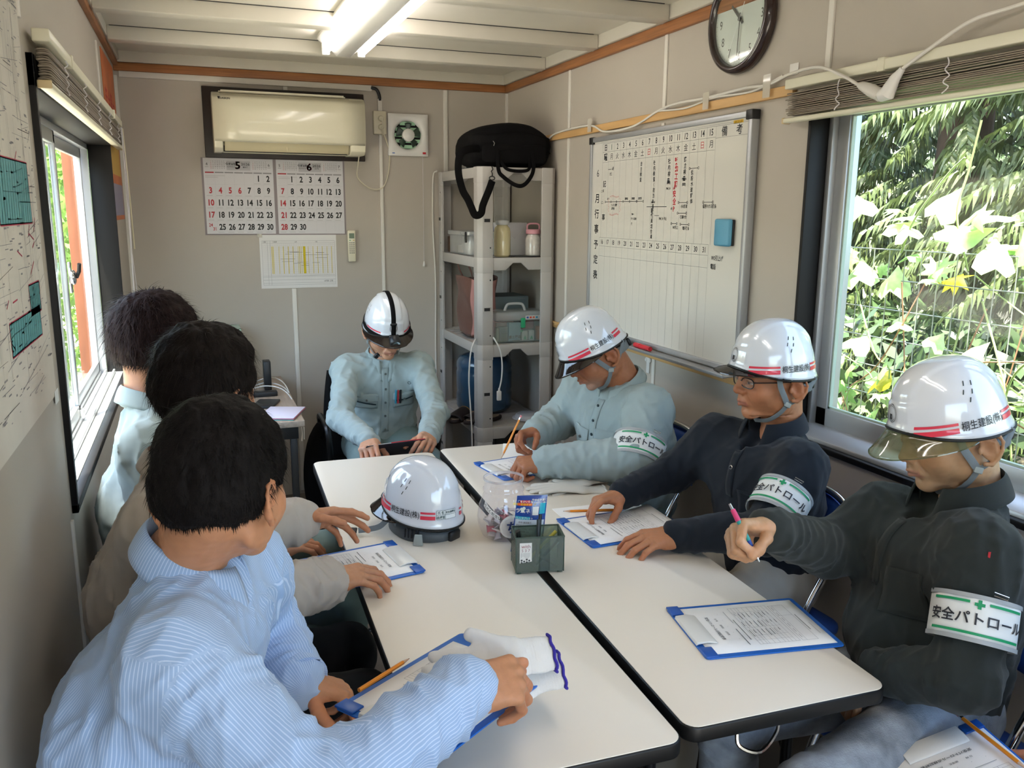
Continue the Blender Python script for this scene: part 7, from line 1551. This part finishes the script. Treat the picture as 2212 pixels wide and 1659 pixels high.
ptx('汗をかいたら', .29, .905, .0062, m_white); ptx('塩分・糖分チャージ', .28, .857, .0062, mat('pouch yellow', '#e6cf3a', .4)); ptx('ラムネ', .25, .75, .012, m_white); ptx('熱中症対策に', .75, .93, .0062, m_white); ptx('1粒で水分と一緒に', .74, .89, .0045, m_white)
ptx('おいしいタブレット', .26, .625, .0055, m_white)
for i in range(9): ptx(['名称 清涼菓子', '原材料名 ぶどう糖', '食塩/酸味料、香料', '内容量 62g', '賞味期限 下部に記載', '保存方法 直射日光を', '避けて保存', '販売者 東京都', '栄養成分表示'][i], .35, .55-.055*i, .0050, m_greyp)
for q in ((.20, .775), (.27, .79), (.24, .745)): obj('tablet_picture', MB().add([pz(q[0]+.055*math.cos(b), q[1]+.028*math.sin(b), .0018) for b in [2*PI*i/16 for i in range(16)]], [tuple(range(16))]), mat('tablet white', '#c9d6cf', .4), pc_, world=True, recalc=False)
# pen basket: smoky perforated plastic
m_smk = film('smoky green plastic', '#8c9c8e', .82, gloss=.3, refl=.6); m_smd = mat('smoky green rim', '#3a4a40', .3)
pbk = thing('pen_basket', 'smoky green perforated plastic basket of pens with a white label, over the table joint', 'basket', (.778, 1.885, Z0), -.22)
bw, bd, bh = .061, .040, .098
def pwall(fn, nu, nv):   # wall with punched slots
    mb = MB(); 
    for i in range(nu):
        for j in range(nv):
            u0, u1, v0, v1 = i/nu, (i+1)/nu, j/nv, (j+1)/nv; a, b, c, d = u0+.27/nu, u1-.27/nu, v0+.22/nv, v1-.22/nv
            V = [fn(*p) for p in ((u0, v0), (u1, v0), (u1, v1), (u0, v1), (a, c), (b, c), (b, d), (a, d))]; mb.add(V, [(0, 1, 5, 4), (1, 2, 6, 5), (2, 3, 7, 6), (3, 0, 4, 7)])
    return mb
for s in (-1, 1):
    obj('side_wall', MB().box(-bw, bw, s*bd-.001, s*bd+.001, .006, bh), m_smk, pbk)
    obj('perforated_wall', pwall(lambda u, v: Vector((s*bw, -bd+2*bd*u, .018+.070*v)), 9, 10), m_smk, pbk, solid=.002)
    obj('wall_margin', MB().box(s*bw-.001, s*bw+.001, -bd, bd, .006, .018).box(s*bw-.001, s*bw+.001, -bd, bd, .088, bh), m_smk, pbk)
    for q in (-1, 1):
        obj('corner_edge', MB().box(s*bw-.0016, s*bw+.0016, q*bd-.0016, q*bd+.0016, .004, bh), m_smd, pbk, bevel=.001)
        obj('foot', MB().box(s*(bw-.008)-.006, s*(bw-.008)+.006, q*(bd-.006)-.004, q*(bd-.006)+.004, 0, .006), m_smd, pbk, bevel=.001)
obj('base_plate', MB().box(-bw, bw, -bd, bd, .006, .008), m_smk, pbk)
obj('rim', MB().box(-bw-.002, bw+.002, -bd-.002, -bd+.001, bh-.002, bh+.001).box(-bw-.002, bw+.002, bd-.001, bd+.002, bh-.002, bh+.001).box(-bw-.002, -bw+.001, -bd, bd, bh-.002, bh+.001).box(bw-.001, bw+.002, -bd, bd, bh-.002, bh+.001), m_smd, pbk)
q = Print((-.052, -bd-.0014, .030), (1, 0, 0), (0, 0, 1)); q.poly([(0, 0), (.031, .004), (.031, .054), (0, .054)], 0)
q2 = Print((-.052, -bd-.0020, .030), (1, 0, 0), (0, 0, 1)); q2.txt('with', .0155, .045, .0135, 1); q2.txt('5 3 7', .0155, .034, .0105, 1)
for i in range(8): q2.rect(.004+.003*i, .015+.003*math.sin(i), .0045+.003*i, .028, 2)
for i, (u, v) in enumerate(((.005, .008), (.0115, .005), (.018, .010), (.0245, .007), (.005, .002), (.018, .003))): q2.poly([(u+.0026*math.cos(b), v+.0026*math.sin(b)) for b in [2*PI*k/10 for k in range(10)]], 2)
lb_ = obj('label', q.mb, m_white, pbk, recalc=False); obj('label_lettering', q2.mb, [m_ink, mat('maroon print', '#8a4a54', .5), mat('dark print', '#3a3a3a', .5)], lb_, recalc=False)
for i, (x0, y0, x1, y1, z1, c, l) in enumerate(((-.045, .02, -.058, -.03, .112, '#1c1d1c', 'black pen leaning into the left corner of the pen basket'), (-.035, .025, -.052, -.015, .108, '#232523', 'second black pen leaning left in the pen basket'), (-.005, -.01, .012, .03, .132, '#1a1b1b', 'tallest black pen standing in the pen basket'), (.0, -.015, .006, .025, .120, '#2b2e2c', 'short black pen beside the tallest pen'), (-.01, -.02, .050, -.02, .080, '#2f3a3a', 'dark pen lying towards the right corner of the basket'), (.0, .0, .054, .0, .068, '#8fb0c0', 'pale blue pen lying towards the right corner of the basket'), (-.02, .02, .052, .02, .088, '#c2b44a', 'yellow-capped pen lying at the back of the basket'), (.05, -.03, .0, -.03, .045, '#222423', 'dark pen crossing low inside the basket front'))):
    Mb = wmat(pbk); stick('pen', l, 'pen', Mb @ Vector((x0, y0, .012)), Mb @ Vector((x1, y1, z1)), [('nib', 0, .06, .001, .0035, m_chrome), ('barrel', .06, .55, .0042, .0042, mat('pen '+c, c, .35)), ('cap', .55, 1, .0048, .0045, mat('pen '+c, c, .35))])
# wrist watches (worn)
def watch(par, E, W, up, r, m, m2):
    E, W = Vector(E), Vector(W); d = (W-E).normalized(); c = W+d*.018; n = Vector(up); n = (n-d*n.dot(d)).normalized(); b = d.cross(n)
    o = obj('wristwatch', MB().tube([c+(n*math.cos(a)*r*.82+b*math.sin(a)*r) for a in [2*PI*k/40 for k in range(40)]], .0075, 8, closed=True, flat=.35, up=tuple(d)), m, par, world=True, smooth=True)
    for k in range(24):
        a = 2*PI*k/24; p = c+(n*math.cos(a)*r*.84+b*math.sin(a)*r*1.02); obj('bracelet_link', MB().box(-.0045, .0045, -.008, .008, -.002, .002, M=Matrix.Translation(p) @ (n*math.cos(a)+b*math.sin(a)).to_track_quat('Z', 'Y').to_matrix().to_4x4()), m, o, world=True, bevel=.001)
    obj('watch_case', MB().lathe([(0, .008), (.015, .008), (.018, .005), (.018, 0), (0, 0)], 24, Matrix.Translation(c+n*r*.84) @ n.to_track_quat('Z', 'Y').to_matrix().to_4x4()), m2, o, world=True, smooth=True, ang=40)
watch(p2, J2['EL'], J2['WL'], (0, -.7, .7), .031, m_chrome, m_chrome)
watch(p5, J5['EL'], J5['WL'], (-.2, .8, .6), .030, m_chrome, m_chrome)
# ================================================================ OUTSIDE
m_grnd = mat('pale gravel ground', '#a39a88', .9, var=.2, vscale=12, bump=.6, bscale=60); m_soil = mat('dark soil', '#4a4434', .95, var=.3, vscale=4)  # ground on the right is a darker brown soil
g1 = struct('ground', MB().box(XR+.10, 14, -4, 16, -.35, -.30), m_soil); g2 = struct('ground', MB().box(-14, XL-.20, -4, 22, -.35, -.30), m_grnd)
g3 = struct('ground', MB().box(XL-.20, XR+.10, -10, YF-.1, -.35, -.30), m_grnd)
ev = struct('roof', MB().box(XL-.17, XR+.16, YF-.3, YB+.3, ZC+.14, ZC+.20), m_alu)  # unseen roof, its overhang shaped to keep direct sun out of the room
def leaf_mat(name, hexc, tr, var=.25):
    m = bpy.data.materials.new(name); m.use_nodes = True; nt = m.node_tree; L = nt.links; nt.nodes.clear(); c = lin(hexc)
    o = nt.nodes.new('ShaderNodeOutputMaterial'); d = nt.nodes.new('ShaderNodeBsdfPrincipled'); t = nt.nodes.new('ShaderNodeBsdfTranslucent'); mx = nt.nodes.new('ShaderNodeMixShader')
    tc = nt.nodes.new('ShaderNodeTexCoord'); n = nt.nodes.new('ShaderNodeTexNoise'); n.inputs['Scale'].default_value = 7; L.new(tc.outputs['Object'], n.inputs['Vector'])
    rp = nt.nodes.new('ShaderNodeMix'); rp.data_type = 'RGBA'; rp.inputs[6].default_value = (*[x*(1-var) for x in c], 1); rp.inputs[7].default_value = (*[min(1, x*(1+var)) for x in c], 1); L.new(n.outputs[0], rp.inputs[0])
    L.new(rp.outputs[2], d.inputs['Base Color']); d.inputs['Roughness'].default_value = .45; L.new(rp.outputs[2], t.inputs[0])
    mx.inputs[0].default_value = tr; L.new(d.outputs[0], mx.inputs[1]); L.new(t.outputs[0], mx.inputs[2]); L.new(mx.outputs[0], o.inputs[0]); MATS[name] = m; return m
m_l1 = leaf_mat('broad vine leaf', '#b5cf8e', .35); m_l2 = leaf_mat('yellow vine leaf', '#c9b820', .4); m_l3 = leaf_mat('lobed vine leaf', '#8fb568', .35)
m_stem = mat('vine stem', '#9aa86a', .6); m_stemr = mat('reddish vine stem', '#a5765a', .6); m_wire = mat('galvanised wire', '#a9aaa6', .4, metal=.6)
m_ced = leaf_mat('cedar foliage', '#3c4f2c', .25, .35); m_ced2 = leaf_mat('cedar foliage painted sunlit', '#566236', .25, .35); m_bark = mat('cedar bark', '#4c3a2e', .9, var=.3, vscale=6, stretch=(6, 6, 1)); m_bush = leaf_mat('bush foliage', '#8fae5a', .35, .4)  # second cedar green is a lighter copy with sunlight painted into it
# wire fence
fx_ = 2.62
fe = thing('wire_fence', 'grey welded wire fence outside the right window', 'fence', (fx_, 2.2, 0))
for k in range(46):
    y = 4.4-.082*k; obj('fence_wire', MB().tube([(fx_, y, -.28), (fx_, y, 1.46)], .0022, 5), m_wire, fe, world=True)
for k in range(13): 
    z = .02+.12*k; obj('fence_wire', MB().tube([(fx_+.004, 4.42, z), (fx_+.004, .65, z)], .0026, 5), m_wire, fe, world=True)
for y in (3.75, 1.75): obj('fence_post', MB().tube([(fx_+.03, y, -.30), (fx_+.03, y, 1.50)], .020, 10), m_wire, fe, world=True, smooth=True)
rr = random.Random(21)
# vine: stems climbing the fence with broad leaves
def leafmesh(kind, sz, cup):
    out = []
    if kind == 'broad': ctl = [(0, 0), (.35, -.18), (.62, .05), (.50, .42), (.22, .70), (0, 1.0)]
    else: ctl = [(0, 0), (.45, -.20), (.30, .12), (.72, .30), (.32, .42), (.40, .78), (.12, .66), (0, 1.05)]
    right = ctl[1:-1]; pts = [ctl[0]]+right+[ctl[-1]]+[(-x, y) for x, y in right[::-1]]
    n = len(pts); V = [(0, .42, .05*cup)]+[(x*.92, y, -abs(x)*cup+.10*cup*math.sin(5*y)) for x, y in pts]+[(x*.46, .42+(y-.42)*.5, -abs(x)*.32*cup+.035) for x, y in pts]
    F = []
    for k in range(n): a, b = k, (k+1) % n; F += [(1+a, 1+b, 1+n+b, 1+n+a), (1+n+a, 1+n+b, 0)]
    return [(x*sz, y*sz, z*sz) for x, y, z in V], F
vn = thing('climbing_vine', 'broad-leaved climbing vine over the wire fence outside the right window', 'vine', (fx_, 2.2, -.3))
big = [(2.97, 1.62, .17), (2.80, 1.60, .19), (2.70, 1.55, .20), (2.55, 1.52, .15), (2.42, 1.60, .21), (2.30, 1.52, .23), (2.18, 1.58, .24), (2.05, 1.50, .24), (1.95, 1.60, .2), (2.12, 1.42, .2), (2.78, 1.33, .20), (2.62, 1.30, .20), (2.92, 1.25, .14), (2.72, 1.06, .18), (2.55, 1.16, .14), (2.66, .90, .19), (2.84, .96, .13), (2.93, 1.08, .14), (2.18, 1.10, .16), (2.12, 1.0, .17), (1.98, .95, .16), (2.35, 1.12, .12), (2.95, .75, .17), (2.80, .68, .16), (2.70, .74, .15), (2.60, .72, .14)]
SEEDL = [(leafmesh(k, 1, c)) for k in ('broad', 'lobed') for c in (.25, .5)]
LM = {}
def leafobj(par, name, idx, m):
    if (idx, m.name) not in LM:
        mb = MB().add(*SEEDL[idx]); me = mb.mesh(name, m); me.polygons.foreach_set('use_smooth', [True]*len(me.polygons)); LM[(idx, m.name)] = me
    o = bpy.data.objects.new(name, LM[(idx, m.name)]); COL.objects.link(o); o.parent = par; return o
vb = Vector((fx_, 2.2, -.3))
def put(par, base, name, idx, m, p, sz, rot):
    o = leafobj(par, name, idx, m); o.matrix_basis = Matrix.Translation(Vector(p)-base) @ rot @ Matrix.Scale(sz, 4); return o
for y, z, s in big:
    rot = RZ(rr.uniform(-.6, .6)+PI/2) @ RX(rr.uniform(-1.0, -.1)) @ RY(rr.uniform(-.5, .5)) @ RZ(PI+rr.uniform(-.7, .7)); put(vn, vb, 'leaf', rr.choice((0, 1)), m_l1 if rr.random() < .88 else m_l2, (fx_-.06+rr.uniform(-.06, .06), y, z), s*.62, rot)
for k in range(250):
    y = rr.uniform(1.2, 3.9); z = rr.choice((rr.uniform(.15, .95), rr.uniform(.4, 1.05), rr.uniform(1.35, 1.62))); s = rr.uniform(.045, .12)
    rot = RZ(rr.uniform(-1.2, 1.2)+PI/2) @ RX(rr.uniform(-1.3, .2)) @ RY(rr.uniform(-.7, .7)) @ RZ(PI+rr.uniform(-1.2, 1.2)); put(vn, vb, 'leaf', rr.choice((0, 1, 2, 3, 2)), rr.choice((m_l1, m_l3, m_l3, m_l2)) if rr.random() < .5 else m_l3, (fx_+rr.uniform(-.12, .10), y, z), s, rot)
for k in range(46):
    y = rr.uniform(1.2, 3.9); pts = [(fx_+rr.uniform(-.05, .04), y+rr.uniform(-.05, .05)*q+.05*math.sin(q*1.3+k), -.28+q*rr.uniform(.19, .25)) for q in range(8)]
    obj('stem', MB().tube(bezier(pts, 5), rr.uniform(.0018, .0038), 5), m_stem if k % 3 else m_stemr, vn, world=True, smooth=True)
for pts in ([(fx_, 2.62, 1.45), (fx_-.02, 2.55, 1.58), (fx_-.02, 2.42, 1.74), (fx_-.02, 2.35, 1.80)], [(fx_, 2.30, 1.4), (fx_-.05, 2.33, 1.6), (fx_-.04, 2.31, 1.75), (fx_-.04, 2.28, 1.92)], [(fx_, 2.0, .6), (fx_-.05, 2.05, 1.0), (fx_-.03, 2.2, 1.3)], [(fx_, 2.1, .9), (fx_-.08, 2.0, 1.08), (fx_-.12, 1.85, 1.2)]):
    obj('stem', MB().tube(bezier(pts, 6), .004, 6), m_stem, vn, world=True, smooth=True)
# cedars behind: drooping sprays
def cedar(label, cx, cy, h, rad, m, seed, n=520, z0=.2):
    t = thing('cedar_tree', label, 'tree', (cx, cy, -.3)); r = np.random.default_rng(seed)
    obj('trunk', MB().tube([(cx, cy, -.3), (cx+.05, cy, h*.5), (cx, cy, h)], [.22, .16, .03], 12), m_bark, t, world=True, smooth=True)
    V, F = [], []; o = 0
    for k in range(n):
        z = z0+(h-z0)*r.random()**1.15; a = r.uniform(PI*.45, PI*1.6); R = rad*(1-.55*(z/h))*r.uniform(.55, 1.05); tip = A((cx+R*math.cos(a), cy+R*math.sin(a), z)); d = A((math.cos(a), math.sin(a), -.25))
        L = r.uniform(.35, .7); nb = 18
        for q in range(nb):
            tt = q/(nb-1); p = tip-d*L*(1-tt)+A((0, 0, -.22*tt*tt*L)); 
            for sd in (-1, 1):
                side = A((-math.sin(a)*sd, math.cos(a)*sd, 0)); dd = nrm(d*.7+side*.8*(1-.5*tt)+A((0, 0, -.55-.5*r.random()))); l2 = r.uniform(.09, .17)*(1.15-.5*tt); w = .012
                e = np.cross(dd, A((r.normal(), r.normal(), r.normal()))); e = nrm(e)*w
                m1 = p+dd*l2*.5+A((0, 0, .01)); en = p+dd*l2+A((0, 0, -.03)); V += [p-e*.5, p+e*.5, m1-e, m1+e, en]; F += [(o, o+1, o+3, o+2), (o+2, o+3, o+4, o+4)]; o += 5
    F = np.array(F); me = bpy.data.meshes.new('foliage'); me.from_pydata([tuple(v) for v in V], [], [tuple(dict.fromkeys(f)) for f in F.tolist()]); me.materials.append(m)
    fo = obj('foliage', me, m, t, world=True); fo['kind'] = 'stuff'; return t
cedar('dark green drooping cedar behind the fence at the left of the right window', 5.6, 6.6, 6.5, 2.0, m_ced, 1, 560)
cedar('yellow-green cedar painted sunlit behind the fence, in the middle of the right window', 5.2, 4.75, 6.0, 1.75, m_ced2, 2, 620)
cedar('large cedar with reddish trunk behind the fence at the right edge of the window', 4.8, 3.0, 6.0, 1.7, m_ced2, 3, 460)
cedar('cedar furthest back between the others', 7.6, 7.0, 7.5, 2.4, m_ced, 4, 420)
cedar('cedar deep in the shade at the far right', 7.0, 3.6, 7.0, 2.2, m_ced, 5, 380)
def bush(name, label, cx, cy, rx, ry, h, m, seed, n=5200, leaf=.05, z0=-.3):
    t = thing(name, label, 'bush', (cx, cy, z0)); r = np.random.default_rng(seed); u = r.normal(size=(n, 3)); u /= np.linalg.norm(u, axis=1)[:, None]; rad = r.uniform(.72, 1.02, n)
    P = np.c_[cx+u[:, 0]*rx*rad, cy+u[:, 1]*ry*rad, z0+h/2+u[:, 2]*h/2*rad]; P += .12*np.stack([noise(P, 3, seed+i, 1) for i in range(3)], 1)
    a = r.normal(size=(n, 3)); a /= np.linalg.norm(a, axis=1)[:, None]; b = np.cross(a, u); b /= np.linalg.norm(b, axis=1)[:, None]; s = (leaf*r.uniform(.5, 1.2, n))[:, None]
    V = np.stack([P-a*s, P+b*s*.45, P+a*s, P-b*s*.45], 1).reshape(-1, 3); F = np.arange(4*n).reshape(-1, 4)
    o = obj('foliage', npmesh('foliage', V, F, m, smooth=False), m, t, world=True); o['kind'] = 'stuff'
    obj('stem', MB().tube([(cx, cy, z0), (cx+.05, cy, z0+h*.6)], .03, 8), m_bark, t, world=True); return t
for k, (cx, cy) in enumerate(((9.5, 9.5), (10, 6.5), (10.2, 3.6), (9.8, .8))):  # trees added as a dark backdrop to block the white sky
    bush('backdrop_tree', ['added dark backdrop tree furthest left behind the cedars', 'added dark backdrop tree behind the gap between the cedars', 'added dark backdrop tree behind the right-hand cedars', 'added dark backdrop tree outside the view to the right'][k], cx, cy, 1.6, 2.2, 7.5, m_ced, 60+k, 4500, .16)
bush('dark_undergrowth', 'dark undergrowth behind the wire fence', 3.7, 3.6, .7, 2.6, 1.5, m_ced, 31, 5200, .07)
bush('bamboo_grass', 'low leafy undergrowth at the foot of the fence', 2.75, 2.6, .30, 1.6, .9, m_l3, 32, 2600, .06)
# left side
bush('hillside_shrub', 'tall sunlit green shrub seen through the near pane of the left window', -1.45, 9.2, .9, 1.6, 3.6, m_bush, 41, 7000, .06)
bush('hillside_shrub', 'second sunlit shrub filling the far pane of the left window', -.75, 11.8, 1.0, 1.6, 4.2, m_bush, 42, 6000, .07)
bush('hillside_shrub', 'third shrub behind the others outside the left window', -2.7, 12.2, 1.3, 1.6, 4.6, m_bush, 43, 6000, .08)
wp = thing('wooden_post', 'reddish wooden post standing outside the left window', 'post', (-.58, 5.15, -.3)); obj('post', MB().box(-.625, -.545, 5.11, 5.19, -.3, 2.6), m_post, wp, world=True, bevel=.004)
# person whose hand shows at the lower right
J8 = dict(P=(1.48, .60, .54), C=(1.48, .60, .80), N=(1.47, .60, 1.02), SL=(1.42, .44, .965), SR=(1.46, .77, .965), EL=(1.30, .42, .74), ER=(1.50, .82, .72), WL=(1.20, .62, .66), WR=(1.425, .86, .635),
          KL=(1.05, .55, .49), KR=(1.10, .80, .47), AL=(1.08, .55, .10), AR=(1.10, .82, .10), F=(-1, .2, 0))
p8_, H8, s8, bv8, f8, l8, u8 = person('person at the lower right corner, mostly outside the view, with only a hand showing', J8, ((1.44, .61, 1.18), 165, 10, 0), '#a9745a',
    dict(R=((1.425, .86, .637), (-.25, 1, -.05), (.3, 0, 1), HOLD), L=((1.20, .62, .66), (-.4, 1, 0), (0, 0, 1), HOLD)), m_navy, m_blackp, dict(seed=81), h=.010, face=dict(seed=8, h=.0045, hair='#15110f'), cuffs=dict(r=.038, L=.03, out=.004))
hair_bare(p8_, H8, '#15110f', strands=400, length=.03, seed=9)
